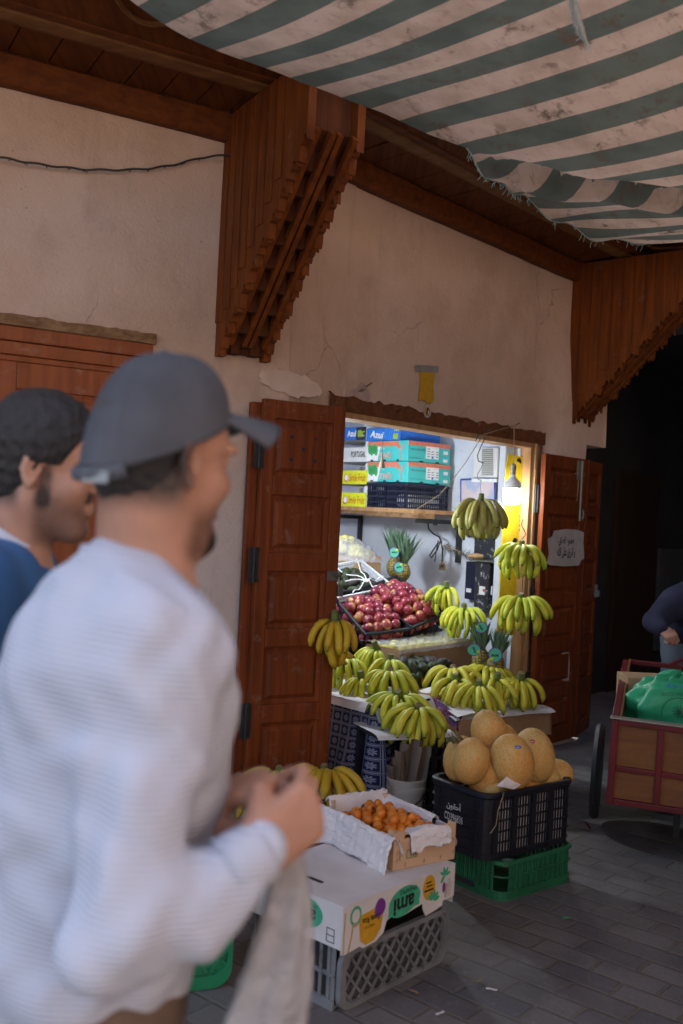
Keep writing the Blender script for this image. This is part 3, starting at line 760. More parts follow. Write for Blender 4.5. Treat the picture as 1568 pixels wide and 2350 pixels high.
def teal_box(z, h, dt, lab):
    M = MWf(tA + dt, .452, z); lx = tB - tA + .02; ly = .40
    root = thing('fruit_carton', lab, 'box', group=BOXG, M=M); I = Matrix.Identity(4)
    obox('carton', I, lx, ly, h, m_teal, root)
    A = face_y(I, lx, h)
    decal([[(0, h * .74), (lx * .72, h * .74), (lx * .78, h * .6), (lx * .84, h * .6), (lx * .75, h * .98), (0, h * .98)]], A, m_coral, root)
    decal([[(0, .002), (lx * .27, .002), (lx * .33, h * .73), (0, h * .73)]], A, m_wht, root, t=.0014)
    decal([disc((lx * (.06 + .055 * k), h * (.62 - .08 * (k % 2))), .02, h * .27, 12, .1) for k in range(4)], A, m_lgrn, root, t=.002 )
    lettering('QALE', h * .34, TM(A, lx * .47, h * .30, 180), m_wht, root, width=lx * .3, bold=.012)
    lettering('QALE', h * .33, TM(A, lx * .475, h * .295, 180, .0019), m_coral, root, width=lx * .29, bold=.002)
    lettering('fruit', h * .12, TM(A, lx * .38, h * .62, 180), m_wht, root)
    decal([disc((lx * .83, h * .28), .012, h * .22, 12, .35), disc((lx * .87, h * .68), .012, h * .2, 12, -.5), ], A, m_coral, root)
    decal([disc((lx * .83, h * .28), .007, h * .17, 12, .35), disc((lx * .87, h * .68), .007, h * .15, 12, -.5), ], A, m_teal, root, t=.0018)
    decal([rect(lx * (.1 + .32 * k), 0, lx * (.16 + .32 * k), h * .08) for k in range(3)], A, m_ink, root, 'slot', .0022)
    Bx = face_x(I, h)
    decal([rect(0, h * .78, ly, h * .985)], Bx, m_coral, root)
    decal([rect(ly * .42, h * .2, ly * .72, h * .80)], Bx, m_wht, root, 'sticker', .002); decal([rect(ly * .84, h * .1, ly * .94, h * .24), rect(ly * .84, h * .48, ly * .94, h * .64)], Bx, m_wht, root, 'sticker', .0018)
    decal([rect(ly * (.45 + .1 * (k % 3)), h * (.3 + .12 * (k // 3)), ly * (.51 + .1 * (k % 3)), h * (.33 + .12 * (k // 3))) for k in range(10)], Bx, m_ink, root, 'sticker_print', .0024)
    decal([disc((ly * .57, h * .26), .008, .008)], Bx, m_blue, root, 'sticker_print', .0026)
    lettering('QALE FRUIT SAS', h * .085, TM(Bx, ly * .23, h * .6, 180), m_navy, root, width=ly * .34)
    lettering('FRUITS POUR EXPORTATION', h * .045, TM(Bx, ly * .2, h * .18, 180), m_navy, root, width=ly * .3)
    decal([rect(ly * .28, 0, ly * .36, h * .07), rect(ly * .66, 0, ly * .74, h * .07)], Bx, m_ink, root, 'slot', .0022)
    return root
hT = .142
teal_box(zS + crH + .004, hT, -.01, 'lower of the two teal and coral fruit boxes, resting on the navy crates')
teal_box(zS + crH + hT + .007, hT, .0, 'upper of the two teal and coral fruit boxes, under the blue tray')
def tray(name, lab, t0, t1, z, hf, mat, q=.455, deep=.38, hp=.15):
    M = MWf(t0, q, z); lx = t1 - t0; root = thing(name, lab, 'box', group=BOXG, M=M); I = Matrix.Identity(4)
    b = MB(); b.box((0, 0, 0), (lx, .006, hf)); b.build('front_panel', mat, root)
    b = MB(); b.box((0, .0065, 0), (lx, deep, .006)); b.box((0, .0065, .0065), (.006, deep, hf + .01)); b.box((lx - .006, .0065, .0065), (lx, deep, hf + .01)); b.box((0.0065, deep - .006, .0065), (lx - .0065, deep, hf))
    for x in (0, lx - .03):
        b.box((x, .0066, hf), (x + .03, .012, hp)); b.box((x, deep - .012, hf + .01), (x + .03, deep, hp))
    b.build('tray_body', m_whitecard, root)
    return root, face_y(I, lx, hf), lx
z = zS; stp = .1625
for k, lab in enumerate(('bottom bright yellow fruit tray standing on the shelf', 'second bright yellow fruit tray, above the bottom yellow one')):
    rt, A, lx = tray('fruit_tray', lab, tB + .003, tB + .56, z, .10, m_yel, q=.46)
    lettering('Smile Fruit', .055, TM(A, lx - .105 - .0, .048, 0), m_red, rt, width=.185, shear=.1)
    decal([disc((lx - .235, .045), .026, .03, 16)], A, m_red, rt); decal([disc((lx - .232, .047), .021, .024, 16)], A, m_wht, rt, t=.0018)
    z += stp
rt, A, lx = tray('fruit_tray', 'white fruit tray above the yellow trays', tB + .02, tB + .56, z, .105, m_whitecard, q=.455)
lettering('PORTUGAL', .042, TM(A, lx - .098, .055, 0), m_ink, rt, width=.165, bold=.018)
z += stp - .005
rt, A, lx = tray('fruit_tray', 'black and blue fruit tray with green pears, topmost of the left stack', tB + .05, tB + .56, z, .095, m_navy, q=.455)
decal([rect(lx - .30, .003, lx - .105, .092)], A, m_blue, rt); lettering('Azul', .045, TM(A, lx - .155, .05, 0), m_wht, rt, bold=.03, width=.1)
decal([disc((lx - .075 + .018 * (k % 3), .04 + .016 * (k // 3)), .012, .018, 12) for k in range(5)], A, m_lime, rt); lettering('SABOR', .012, TM(A, lx - .025, .06, 0), m_yel, rt, width=.04, bold=.02)
decal([rect(lx - .045, .033, lx - .006, .036), rect(lx - .045, .026, lx - .012, .028)], A, m_wht, rt, 'print')
zt = zS + crH + 2 * hT + .010
M = MWf(tA + .09, .45, zt); rt = thing('fruit_carton', 'bright blue striped fruit box lying on top of the teal boxes', 'box', group=BOXG, M=M)
lx = tB + .045 - tA - .09; obox('carton', Matrix.Identity(4), lx, .38, .09, m_blue, rt); A = face_y(Matrix.Identity(4), lx, .09)
lettering('Azul', .05, TM(A, .12, .045, -6), m_wht, rt, bold=.03, width=.15, shear=.15)
m_blue2 = flat('pale_blue_print', (.06, .28, .75), .5)
decal([[(x, .002), (x + .006, .002), (x + .026, .088), (x + .02, .088)] for x in np.arange(.0, lx - .03, .024)], A, m_blue2, rt, t=.0009)
decal([disc((lx - .06, .03), .016, .022, 12), disc((lx - .035, .028), .014, .02, 12)], A, m_lime, rt); lettering('SABOR', .012, TM(A, lx - .04, .07), m_yel, rt, width=.05, bold=.02)

# ---------- spinner: cone dangling on a thread
p = at(878, 1040, 6.1); tp = at(880, 985, 6.05); b = MB(); b.tube([tp, p], .0012, 4); o = thing('hanging_cone', 'small grey-brown cone dangling on a thread in front of the teal boxes', 'trap', p)
b.build('thread', m_ink, o, world=True); b = MB(); b.lathe([(.002, 0), (.02, -.085), (.018, -.09)], 14, Matrix.Translation(p)); b.build('cone', soft('straw', (.2, .15, .1), (.12, .09, .06), 30), o, world=True, smooth=40)

# ---------- things on the side wall right of the shelf
def on_wall(x, y, q): return onw(x, y, q)
def wallbox(name, mat, x0, y0, x1, y1, q0, q1, parent=None, bevel=.004):
    a, c = onw(x0, y0, q1), onw(x1, y1, q1)
    ta, tc = sorted(((a - W0).dot(MW), (c - W0).dot(MW))); b = MB(); b.box((ta, -q1, min(a.z, c.z)), (tc, -q0, max(a.z, c.z)), MWf(0, 0, 0))
    return b.build(name, mat, parent, bevel=bevel, world=True)
m_soot = soft('spattered_black', (.03, .03, .034), (.5, .5, .5), 16, .35, .2, 40); 
Mx = Mat('spattered_panel', .35); vx = Mx.co(); Mx.color(Mx.mix(Mx.noise(vx, 30, 5, .7).step(.56, .66), (.028, .028, .034), (.45, .46, .48))); m_soot = Mx.m
mt = thing('meter_panel', 'black paint-spattered electric meter boxes mounted on the white shop wall', 'meter', onw(1100, 1320, 0))
wallbox('meter_box', m_soot, 1092, 1180, 1134, 1283, .002, .05, mt); wallbox('meter_box', m_plastic_navy, 1070, 1288, 1094, 1378, .002, .05, mt)
wallbox('meter_box', m_soot, 1092, 1290, 1118, 1408, .0025, .07, mt); wallbox('meter_panel_back', m_black, 1112, 1292, 1136, 1372, .003, .03, mt)
wallbox('meter_top', m_gal, 1072, 1283, 1134, 1291, .001, .09, mt); wallbox('breaker', m_wht, 1100, 1345, 1112, 1366, .071, .078, mt, .001); wallbox('cable_clamp', m_wht, 1070, 1350, 1080, 1360, .051, .06, mt, .002)
wallbox('breaker_switch', m_red, 1108, 1352, 1112, 1358, .0785, .081, mt, 0)
so_ = thing('wall_socket', 'white switch plate beside the black meter boxes', 'switch', onw(1120, 1354, 0)); wallbox('plate', m_wht, 1112, 1343, 1129, 1366, .031, .045, so_, .003); wallbox('rocker', m_whitecard, 1116, 1347, 1124, 1361, .0455, .049, so_, .002); 
bd = thing('bread_bag', 'flat bread in clear film resting on top of the meter box', 'bread', onw(1100, 1280, .05)); b = MB(); b.lathe([(.02, 0), (.075, .006), (.085, .022), (.06, .042), (.01, .05)], 18, Matrix.Translation(pw((onw(1095, 1283, .05) - W0).dot(MW), .055, onw(1095, 1283, .05).z + .002)) @ Matrix.Scale(.75, 4)); b.build('loaf', soft('bread', (.5, .3, .13), (.6, .42, .22), 20), bd, world=True, smooth=60)
br_ = thing('broom_head', 'bundle of blue bristles hanging beside the black meter box', 'brush', onw(1082, 1210, .03)); b = MB()
for i in range(22):
    p = onw(1080 + random.uniform(-5, 6), 1182, .04 + random.uniform(-.02, .02)); b.tube([p, p + Vector((random.uniform(-.012, .012), random.uniform(-.012, .012), -.15))], .004, 5)
b.build('bristles', flat('blue_bristle', (.015, .03, .45), .4), br_, world=True); b = MB(); p = onw(1081, 1180, .04); b.box((-.02, -.02, -.01), (.02, .02, .02), Matrix.Translation(p)); b.build('cap', m_wht, br_, world=True, bevel=.005)
fn = thing('grille_heater', 'dirty white box fan with a grey grille mounted high on the shop wall', 'fan', onw(1110, 1070, 0))
wallbox('case', m_whitecard, 1088, 1028, 1140, 1096, .001, .09, fn, .01)
for i in range(14): wallbox('slat', m_gal, 1106, 1031 + i * 4.4, 1130, 1033.2 + i * 4.4, .0905, .10, fn, 0)
wallbox('ledge', m_wht, 1082, 1098, 1140, 1107, .001, .07, fn)
pf = thing('picture_frame', 'tilted framed picture in a thin blue frame on the shop wall behind the hanging bananas', 'picture', onw(1100, 1130, .03))
cA = onw(1060, 1180, .04); cB = onw(1138, 1180, .04); cC = onw(1078, 1100, .05); Mp = frame(cA, cB - cA, cC - cA); wv_ = (cB - cA).length; hv = (Mp.inverted() @ cC).y
b = MB(); b.box((0, 0, 0), (wv_, hv, .008), Mp); b.build('picture', Mat('faded_print', .4).color((0, 0, 0)).m, pf, world=True)
Mq = Mat('faded_picture', .3); vq = Mq.co(); Mq.color(Mq.mix(Mq.noise(vq, 7, 3).step(.42, .6), (.42, .46, .62), (.66, .55, .58))); pf.children[0].data.materials[0] = Mq.m
b = MB(); b.bar(Mp @ Vector((0, 0, .008)), Mp @ Vector((0, hv, .008)), .01, .012); b.bar(Mp @ Vector((0, hv, .008)), Mp @ Vector((wv_, hv, .008)), .01, .012); b.bar(Mp @ Vector((wv_, 0, .008)), Mp @ Vector((wv_, hv, .008)), .01, .012); b.bar(Mp @ Vector((0, 0, .008)), Mp @ Vector((wv_, 0, .008)), .01, .012)
b.build('frame', flat('blue_frame', (.03, .05, .3), .3), pf, world=True)
# iron scroll hook with hung odds and ends
hk = thing('scroll_hook', 'black wrought iron scroll hook on the shop wall with keys and charms', 'hook', onw(1010, 1230, .03))
def wallpts(l, q): return [onw(x, y, q) for x, y in l]
b = MB(); b.tube(wallpts([(998, 1192), (1003, 1197), (1002, 1205), (996, 1203), (993, 1192), (987, 1190), (982, 1200), (984, 1214), (996, 1226), (1008, 1232), (1012, 1240)], .1), .006, 6)
b.tube(wallpts([(1012, 1238), (1004, 1262), (990, 1280), (986, 1275), (1006, 1245)], .1), .005, 6); b.tube(wallpts([(1012, 1240), (1016, 1262), (1015, 1290)], .1), .006, 6); b.tube(wallpts([(1006, 1240), (1002, 1262), (998, 1290)], .1), .004, 6)
b.build('scroll', m_black, hk, world=True, smooth=60)
tg = thing('wooden_tag', 'small wooden plaque with black script hanging from the iron hook', 'plaque', onw(1016, 1300, .09)); c = onw(1016, 1300, .1); Mt = face_y(MWf(0, 0, 0), 0, 0); Mt.translation = c
b = MB(); b.prism([(-.034, -.028), (.034, -.028), (.032, .012), (.018, .022), (0, .032), (-.018, .022), (-.032, .012)], .005, Mt); b.build('plaque', m_cardedge, tg, world=True)
b = MB(); b.tube([Mt @ Vector((.02 * math.cos(a) * (1 - .06 * a), .011 * math.sin(a * 1.7) - .0, .006)) for a in np.linspace(0, 9, 40)], .0018, 4); b.build('script', m_ink, tg, world=True)
fe = thing('feather', 'dry grey feather sticking out from the iron hook toward the meter box', 'feather', onw(1045, 1262, .1)); a_, c_ = onw(1012, 1250, .12), onw(1075, 1275, .1)
b = MB(); b.tube([a_, a_.lerp(c_, .5) + Z * .006, c_], [.003, .003, .002], 5); b.build('quill', m_cardedge, fe, world=True); b = MB()
for i in range(90):
    f = random.random(); s = a_.lerp(c_, f); up = random.choice((-1, 1)); d = (c_ - a_).normalized() * .03 + Z * up * random.uniform(.01, .04) + EW * random.uniform(-.02, .02); b.tube([s, s + d * .6, s + d + Z * random.uniform(-.01, .01)], [.0022, .0016, .0006], 4)
b.build('vane', soft('grey_vane', (.13, .12, .1), (.06, .055, .05), 30), fe, world=True)
# yellow banner beside the jamb
bn = thing('yellow_banner', 'tall yellow printed card standing behind the light bulb beside the jamb', 'banner', on2(1180, 1440, .18)); a_ = on2(1182, 1240, .085); ex = T2; Mb = frame(a_, T2, Z)
pts = [Mb.inverted() @ on2(x, y, .085) for x, y in ((1160, 1075), (1166, 1042), (1206, 1050), (1206, 1075), (1204, 1290), (1199, 1460), (1140, 1455))]
pts = [(p.x, p.y) for p in pts]; b = MB(); b.prism(pts, .006, Mb); b.build('card', flat('yellow_card', (.80, .58, .02), .45), bn, world=True)
decal([disc((Mb.inverted() @ on2(1180, 1240, .085)).to_2d() + Vector((dx, dy)), rx, ry, 10, 0, .3, s) for dx, dy, rx, ry, s in ((0, 0, .024, .02, 1), (.004, -.04, .012, .03, 2), (-.01, -.09, .008, .012, 3))] + [rect(.035 + .0 * k, .06 + .03 * k, .045, .075 + .03 * k) for k in range(5)] + [disc((Mb.inverted() @ on2(1190, 1057, .085)).to_2d(), .022, .02, 9, 0, .4, 2)], Mb @ Matrix.Translation((0, 0, .0062)), m_ink, bn)
for ch in list(bn.children):
    if ch.name.startswith('print'): ch.parent = bn; ch.matrix_parent_inverse = Matrix.Translation(bn.location).inverted()

# ---------- bulb, hooks and strings on the lintel
bp = at(1176, 1122, 6.25); bl = thing('light_bulb', 'lit white LED bulb hanging by a cord in front of the right jamb', 'lamp', bp)
Me = bpy.data.materials.new('bulb_glow'); Me.use_nodes = True; e = Me.node_tree.nodes['Principled BSDF']; e.inputs['Emission Color'].default_value = (.83, .92, 1, 1); e.inputs['Emission Strength'].default_value = BULB
Mb_ = Matrix.Translation(bp); b = MB(); b.lathe([(.02, -.098), (.044, -.094), (.053, -.08), (.056, -.06), (.056, .002)], 24, Mb_); b.build('globe', Me, bl, world=True, smooth=60)
b = MB(); b.lathe([(.056, .003), (.054, .03), (.05, .045), (.03, .062), (.019, .075), (.018, .09)], 24, Mb_); b.build('housing', flat('bulb_housing', (.8, .82, .84), .4), bl, world=True, smooth=60)
b = MB(); b.lathe([(.015, .09), (.018, .1), (.015, .11), (.019, .12), (.018, .15), (.006, .16)], 16, Mb_); b.build('socket', m_gal, bl, world=True, smooth=40)
b = MB(); nail_p = on2(1180, 976, -.035); b.tube([bp + Z * .155, bp.lerp(nail_p, .5) + Vector((.004, 0, .05)), nail_p], .0028, 5); b.build('cord', m_cardedge, bl, world=True)
bulb2 = copy_tree(bl); bulb2.location = at(712, 1075, 6.0); g2 = [c_ for c_ in bulb2.children if c_.name.startswith('globe')][0]; g2.data = g2.data.copy(); Me2 = Me.copy(); Me2.node_tree.nodes['Principled BSDF'].inputs['Emission Strength'].default_value = BULB * 3.9; g2.data.materials[0] = Me2; bulb2['label'] = 'second lit bulb hanging inside the shop, behind the left shutter'
def string(name, l, r, mat, lab, cat='string', n=6):
    P_ = [at(*q) for q in l]; return tubething(name, P_, r, mat, lab, cat, n)
m_rope = soft('twine', (.36, .27, .17), (.22, .16, .1), 60, .9, .3)
string('twine', [(1186, 976, 6.17), (1150, 985, 6.05), (1110, 997, 5.86), (1095, 1020, 5.85), (1070, 1060, 5.95), (1040, 1100, 6.0), (1010, 1135, 6.1), (950, 1173, 6.3)], .0024, m_rope, 'brown twine tied from the nail above the lintel down across the shelf')
string('wire_hook', [(1092, 1012, 5.9), (1098, 998, 5.88), (1110, 995, 5.88), (1112, 1008, 5.88), (1104, 1025, 5.9), (1096, 1045, 5.92), (1098, 1058, 5.92), (1108, 1062, 5.92)], .0035, m_black, 'looped black wire hook hanging on the nail at the lintel', 'hook')
string('wire_hook', [(1110, 1060, 5.93), (1104, 1075, 5.93), (1096, 1090, 5.93), (1098, 1100, 5.93), (1104, 1102, 5.93), (1104, 1120, 5.94), (1105, 1150, 5.95)], .003, m_steel, 'bent steel wire hook carrying the large hanging banana bunch', 'hook')
for l, lab in (([(1200, 1190, 6.12), (1197, 1205, 6.12), (1208, 1226, 6.12), (1196, 1240, 6.1), (1199, 1262, 6.08), (1203, 1277, 6.08)], 'thin wire looped on the jamb above the upper green hanging bananas'), ([(1200, 1330, 6.1), (1199, 1350, 6.07), (1197, 1376, 6.05)], 'thin wire between the two green hanging banana hands')):
    string('hanging_wire', l, .0028, m_black, lab, 'wire')
# ---------- notice on the right shutter, scraps stuck on the wall
c = on2(1299, 1258, -.076); nt_ = thing('paper_notice', 'torn white paper notice with two lines of black script on the right shutter', 'notice', c)
Mn = frame(c, T2, Z); P_ = [Mn.inverted() @ on2(x, y, -.076) for x, y in ((1257, 1238), (1268, 1230), (1272, 1218), (1300, 1214), (1326, 1216), (1340, 1222), (1339, 1246), (1341, 1282), (1334, 1286), (1328, 1298), (1298, 1300), (1262, 1297), (1256, 1292), (1260, 1270))]
b = MB(); b.prism([(p.x, p.y) for p in P_], .0016, Mn); b.build('sheet', soft('aged_paper', (.50, .48, .46), (.40, .38, .37), 9, .8, .6, 14, dist=.01, dirt=((.28, .25, .22), 12, .6)), nt_, world=True)
Mn2 = Mn @ Matrix.Translation((0, 0, .002))
for t_, y_, w_ in (('ممنوع الطلق', 1243, .21), ('و الرزق على الله', 1269, .25)):
    q = Mn.inverted() @ on2(1299, y_, -.076); o = lettering(arabic(t_), .075, Mn2 @ Matrix.Translation((q.x + .003, q.y, 0)), m_ink, nt_, width=w_, bold=.03); o.matrix_parent_inverse = Matrix.Translation(c).inverted()
Mn3 = frame(on2(979, 890, -.012), T2, Z)
ps = thing('wall_scrap', 'torn yellow paper note under grey tape on the wall above the opening', 'paper scrap', Mn3.translation)
b = MB(); b.prism([(-.075, .10), (-.02, .115), (.05, .095), (.07, .10), (.062, .02), (.075, -.06), (.04, -.085), (-.03, -.07), (-.068, -.082), (-.06, .0)], .0015, Mn3); b.build('paper', flat('yellow_scrap', (.58, .33, .02), .6), ps, world=True)
b = MB(); b.prism([(-.11, .075), (.10, .098), (.102, .135), (-.112, .112)], .0015, Mn3 @ Matrix.Translation((0, 0, .0016))); b.build('tape', soft('grey_tape', (.3, .3, .29), (.24, .24, .23), 30, .4), ps, world=True)
st = thing('round_sticker', 'small round orange and white sticker on the wall just above the lintel', 'sticker', on2(981, 944, -.008)); Ms = frame(on2(981, 944, -.012), T2, Z)
b = MB(); b.prism(disc((0, 0), .036, .036, 24), .001, Ms); b.build('ring', soft('sticker_rim', (.5, .46, .45), (.36, .33, .36), 40, .5), st, world=True); b = MB(); b.prism(disc((0, 0), .026, .026, 24), .001, Ms @ Matrix.Translation((0, 0, .0011))); b.build('centre', flat('sticker_orange', (.62, .3, .06)), st, world=True)
b = MB(); b.prism([(-.006, .018), (.006, .018), (.012, -.02), (.004, -.02), (0, -.002), (-.006, -.02), (-.013, -.018)], .001, Ms @ Matrix.Translation((0, 0, .0022))); b.build('figure', m_ink, st, world=True); b = MB(); b.prism([(0, .006), (.007, .004), (.01, -.016), (.004, -.016)], .001, Ms @ Matrix.Translation((0, 0, .0033))); b.build('figure', m_wht, st, world=True)
# ---------- fruit meshes
def data_of(o):
    me = o.data; bpy.data.objects.remove(o); return me
Ma = Mat('apple_skin', .3, .5); v = Ma.co(); rn = Ma.rnd(); nz = Ma.noise(Ma.vadd(v, X(Ma.nt, Ma.nt.nodes.new('ShaderNodeObjectInfo').outputs['Random']), 9), 14, 3)
c = Ma.mix(rn, (.155, .010, .034), (.32, .035, .055)); c = Ma.mix(Ma.noise(v, 30, 5, .7).step(.5, .7) * .5, c, (.12, .008, .03))
c = Ma.mix(nz.step(.54, .70) * .85, c, (.62, .34, .10)); ax, ay, az = Ma.xyz(v)
c = Ma.mix((ax * ax + ay * ay).pw(.5).step(.013, .003) * .8, c, (.35, .25, .06)); Ma.color(c); m_apple = Ma.m
def apple(seed):
    r_ = random.Random(seed); b = MB(); s = .033; pr = []; s = .0355
    for i in range(15):
        a = math.pi * i / 14; rr = s * math.sin(a) * (1 + .07 * math.cos(a)); zz = s * (.93 * math.cos(a)) - .35 * s * math.exp(-(rr / (s * .33)) ** 2) * (1 if a < 1.6 else -.6) + .0
        pr.append((max(rr, .0008), zz))
    ph = r_.random() * 6; b.lathe(pr[::-1], 18, shape=lambda a, z: 1 + .025 * math.cos(5 * a + ph) * (1 if z < 0 else .3) + .02 * math.cos(2 * a + ph))
    b.tube([(0, 0, .018), (.002, .001, .036)], .0013, 5)
    return data_of(b.build('apple', m_apple, smooth=60))
APP = [apple(i) for i in range(4)]
Ml = Mat('loquat_skin', .45); v = Ml.co(); c = Ml.mix(Ml.rnd(), (.60, .165, .014), (.70, .25, .03)); c = Ml.mix(Ml.noise(v, 25, 4).step(.58, .7) * .7, c, (.30, .13, .03)); ax, ay, az = Ml.xyz(v)
c = Ml.mix(az.step(.017, .021), c, (.05, .03, .015)); Ml.color(c); m_loq = Ml.m
def loquat(seed):
    b = MB(); r_ = random.Random(seed); k = r_.uniform(1.05, 1.25)
    b.lathe([(max(.0165 * math.sin(math.pi * i / 10), .001), -.0175 * k * math.cos(math.pi * i / 10)) for i in range(11)], 14, shape=lambda a, z: 1 + .03 * math.cos(3 * a + seed))
    b.tube([(0, 0, -.0175 * k), (.003, 0, -.026 * k)], .002, 5)
    return data_of(b.build('loquat', m_loq, smooth=70))
LOQ = [loquat(i) for i in range(4)]
Mv = Mat('avocado_skin', .5); v = Mv.co(); c = Mv.mix(Mv.rnd().step(.3, .8), (.03, .045, .016), (.03, .02, .026)); c = Mv.mix(Mv.noise(v, 60, 3).step(.6, .75) * .4, c, (.09, .09, .05)); Mv.color(c); Mv.bump(Mv.voro(v, 170), .6, .003); m_avo = Mv.m
def avo(seed):
    b = MB(); r_ = random.Random(seed); k = r_.uniform(.95, 1.12)
    pr = []
    for i in range(14):
        f = i / 13; a = math.pi * f; rr = .031 * math.sin(a) ** .9 * (1 - .28 * f ** 2 * (1.0)); pr.append((max(rr, .0012), .048 * k * -math.cos(a) + .006 * f))
    b.lathe(pr, 16); return data_of(b.build('avocado', m_avo, smooth=70))
AVO = [avo(i) for i in range(3)]
Mm = Mat('melon_rind', .62, .3); v = Mm.co(); wv = Mm.vadd(v, Mm.noise(v, 30, 3, out=1), .02); net = Mm.voro(wv, 62, 'DISTANCE_TO_EDGE').step(.16, .03)
c = Mm.mix(Mm.noise(v, 5, 3).step(.38, .66), (.57, .33, .085), (.68, .29, .05)); c = Mm.mix(Mm.rnd() * .5, c, (.56, .42, .14)); c = Mm.mix(net * .3, c, (.66, .54, .32)); Mm.color(c); Mm.bump(net, .3, .003); m_melon = Mm.m
b = MB(); b.lathe([(max(.078 * math.sin(math.pi * i / 18) ** .98, .002), -.106 * math.cos(math.pi * i / 18)) for i in range(19)], 28, shape=lambda a, z: 1 + .006 * math.cos(9 * a)); b.tube([(0, 0, .096), (.002, .001, .108)], .005, 6)
MEL = data_of(b.build('melon', m_melon, smooth=70))
def inst(name, me, M, label, cat, group):
    o = bpy.data.objects.new(name, me); COL.objects.link(o); o.matrix_world = M; return tag(o, label, cat, group)
def rrot(r_, t=180): return Matrix.Rotation(R(r_.uniform(0, 360)), 4, 'Z') @ Matrix.Rotation(R(r_.uniform(-t, t)), 4, 'X') @ Matrix.Rotation(R(r_.uniform(-t, t)), 4, 'Y')

# ---------- inside the shop: tilted crates of apples
def crate3(FL, FR, BL, lz): M = frame(FL, FR - FL, BL - FL); return M @ Matrix.Translation((0, 0, -lz)), (FR - FL).length, (Vector(M.inverted() @ BL)).y
def heap(M, lx, ly, z0, dome, sp, meshes, name, label, cat, group, seed, scale=1.0, jit=.25, tilt=180, layers=1, margin=.03, front=0):
    r_ = random.Random(seed)
    for L in range(layers):
        row = 0; y = margin + sp * .4 * L
        mg = margin + sp * .45 * L
        while y < ly - mg + .001:
            x = mg + (sp / 2 if row % 2 else 0)
            while x < lx - mg + .001:
                u, w_ = x / lx, y / ly; zz = z0 + dome * (math.sin(math.pi * min(max(u, 0), 1)) * math.sin(math.pi * min(max(w_, 0), 1))) + L * sp * .62
                P = Matrix.Translation((x + r_.uniform(-jit, jit) * sp * .5, y + r_.uniform(-jit, jit) * sp * .5, zz + r_.uniform(-.3, .3) * jit * sp))
                inst(name, r_.choice(meshes), M @ P @ rrot(r_, tilt) @ Matrix.Scale(scale * r_.uniform(.88, 1.1), 4), label, cat, group)
                x += sp
            y += sp * .87; row += 1
lz = .15
M1, lx1, ly1 = crate3(at(840, 1453, 5.95), at(941, 1440, 6.12), at(774, 1357, 6.3), lz)
crate('plastic_crate', 'black plastic crate of apples on the left, tilted toward the street', 'crate', M1, lx1, ly1, lz - .018, m_plastic_blk, 'black plastic crates of apples', rows=2, colw=.05, bw=.012)
M2, lx2, ly2 = crate3(at(945, 1437, 6.12), at(1028, 1404, 6.35), at(868, 1336, 6.5), lz)
crate('plastic_crate', 'right one of the black apple crates, bananas resting on its corner', 'crate', M2, lx2, ly2, lz - .018, m_plastic_blk, 'black plastic crates of apples', rows=2, colw=.05, bw=.012)
AG = 'apples heaped in the black crates'
heap(M1, lx1, ly1 * .95, .085, .045, .060, APP, 'apple', 'red apple heaped in the left black plastic crate', 'apple', AG + ', left crate', 1, layers=1, margin=.032)
heap(M1, lx1, ly1 * .86, .135, .05, .063, APP, 'apple', 'red apple heaped in the left black plastic crate', 'apple', AG + ', left crate', 2, layers=1, margin=.045)
heap(M2, lx2, ly2 * .97, .09, .05, .060, APP, 'apple', 'red apple heaped in the right black plastic crate', 'apple', AG + ', right crate', 3, layers=1, margin=.034)
heap(M2, lx2, ly2 * .93, .145, .055, .063, APP, 'apple', 'red apple heaped in the right black plastic crate', 'apple', AG + ', right crate', 4, layers=1, margin=.05)
# stand underneath them (a dark crate and boards)
Ps = at(852, 1540, 5.98); Mst = frame(Vector((Ps.x, Ps.y, .30)), (.75, .66, 0), (-.66, .75, 0))
crate('plastic_crate', 'black upright crate propping up the apple crates', 'crate', Mst, .5, .3, .36, m_plastic_blk, rows=4, colw=.04)
rk = thing('display_rack', 'low plank rack at the back of the shop carrying the crates', 'rack', Mst.translation)
b = MB(); b.box((-.15, .1, -.3), (.9, .8, -.001), Mst); b.box((-.5, .31, -.0005), (.9, .9, .42), Mst); b.build('rack_board', m_oldwood, rk, world=True)
# white lattice crate of avocados with a strap, and the wrapped carton behind it
lz = .13
M3, lx3, ly3 = crate3(at(757, 1374, 6.25), at(904, 1345, 6.45), at(742, 1300, 6.7), lz)
root = crate('plastic_crate', 'white lattice crate of avocados closed by a white strap', 'crate', M3, lx3, ly3, lz - .01, flat('white_plastic', (.66, .68, .74), .4), rows=5, colw=.022, bw=.006, rim=.012)
heap(M3, lx3, ly3, .07, .05, .07, AVO, 'avocado', 'dark green avocado in the white lattice crate', 'avocado', 'avocados in the white lattice crate', 5, layers=1, margin=.04)
heap(M3, lx3, ly3, .03, .02, .075, AVO, 'avocado', 'dark green avocado in the white lattice crate', 'avocado', 'avocados in the white lattice crate', 6, layers=1, margin=.04)
b = MB(); Ms = M3; c0 = Ms.inverted() @ at(842, 1326, 6.42); c0.z = .165
for tx, ty in ((-.02, ly3 * .6), (lx3 * .45, ly3), (lx3 * .92, ly3), (lx3, ly3 * .3), (lx3 * .75, 0), (lx3 * .35, 0)):
    e = Vector((tx, ty, lz + .004)); b.tube([Ms @ c0.lerp(e, f) + Z * (.012 * math.sin(f * 9)) for f in np.linspace(0, 1, 9)], .0035, 5)
b.lathe([(.02, 0), (.02, .006)], 12, Ms @ Matrix.Translation(c0)); tag(b.build('strap', m_wht, smooth=50), 'white star-shaped plastic strap stretched over the avocado crate', 'strap')
M4 = frame(at(745, 1320, 6.75), (.96, .28, 0), (-.28, .96, 0)); M4.translation.z = onw(870, 1285, .3).z - .12
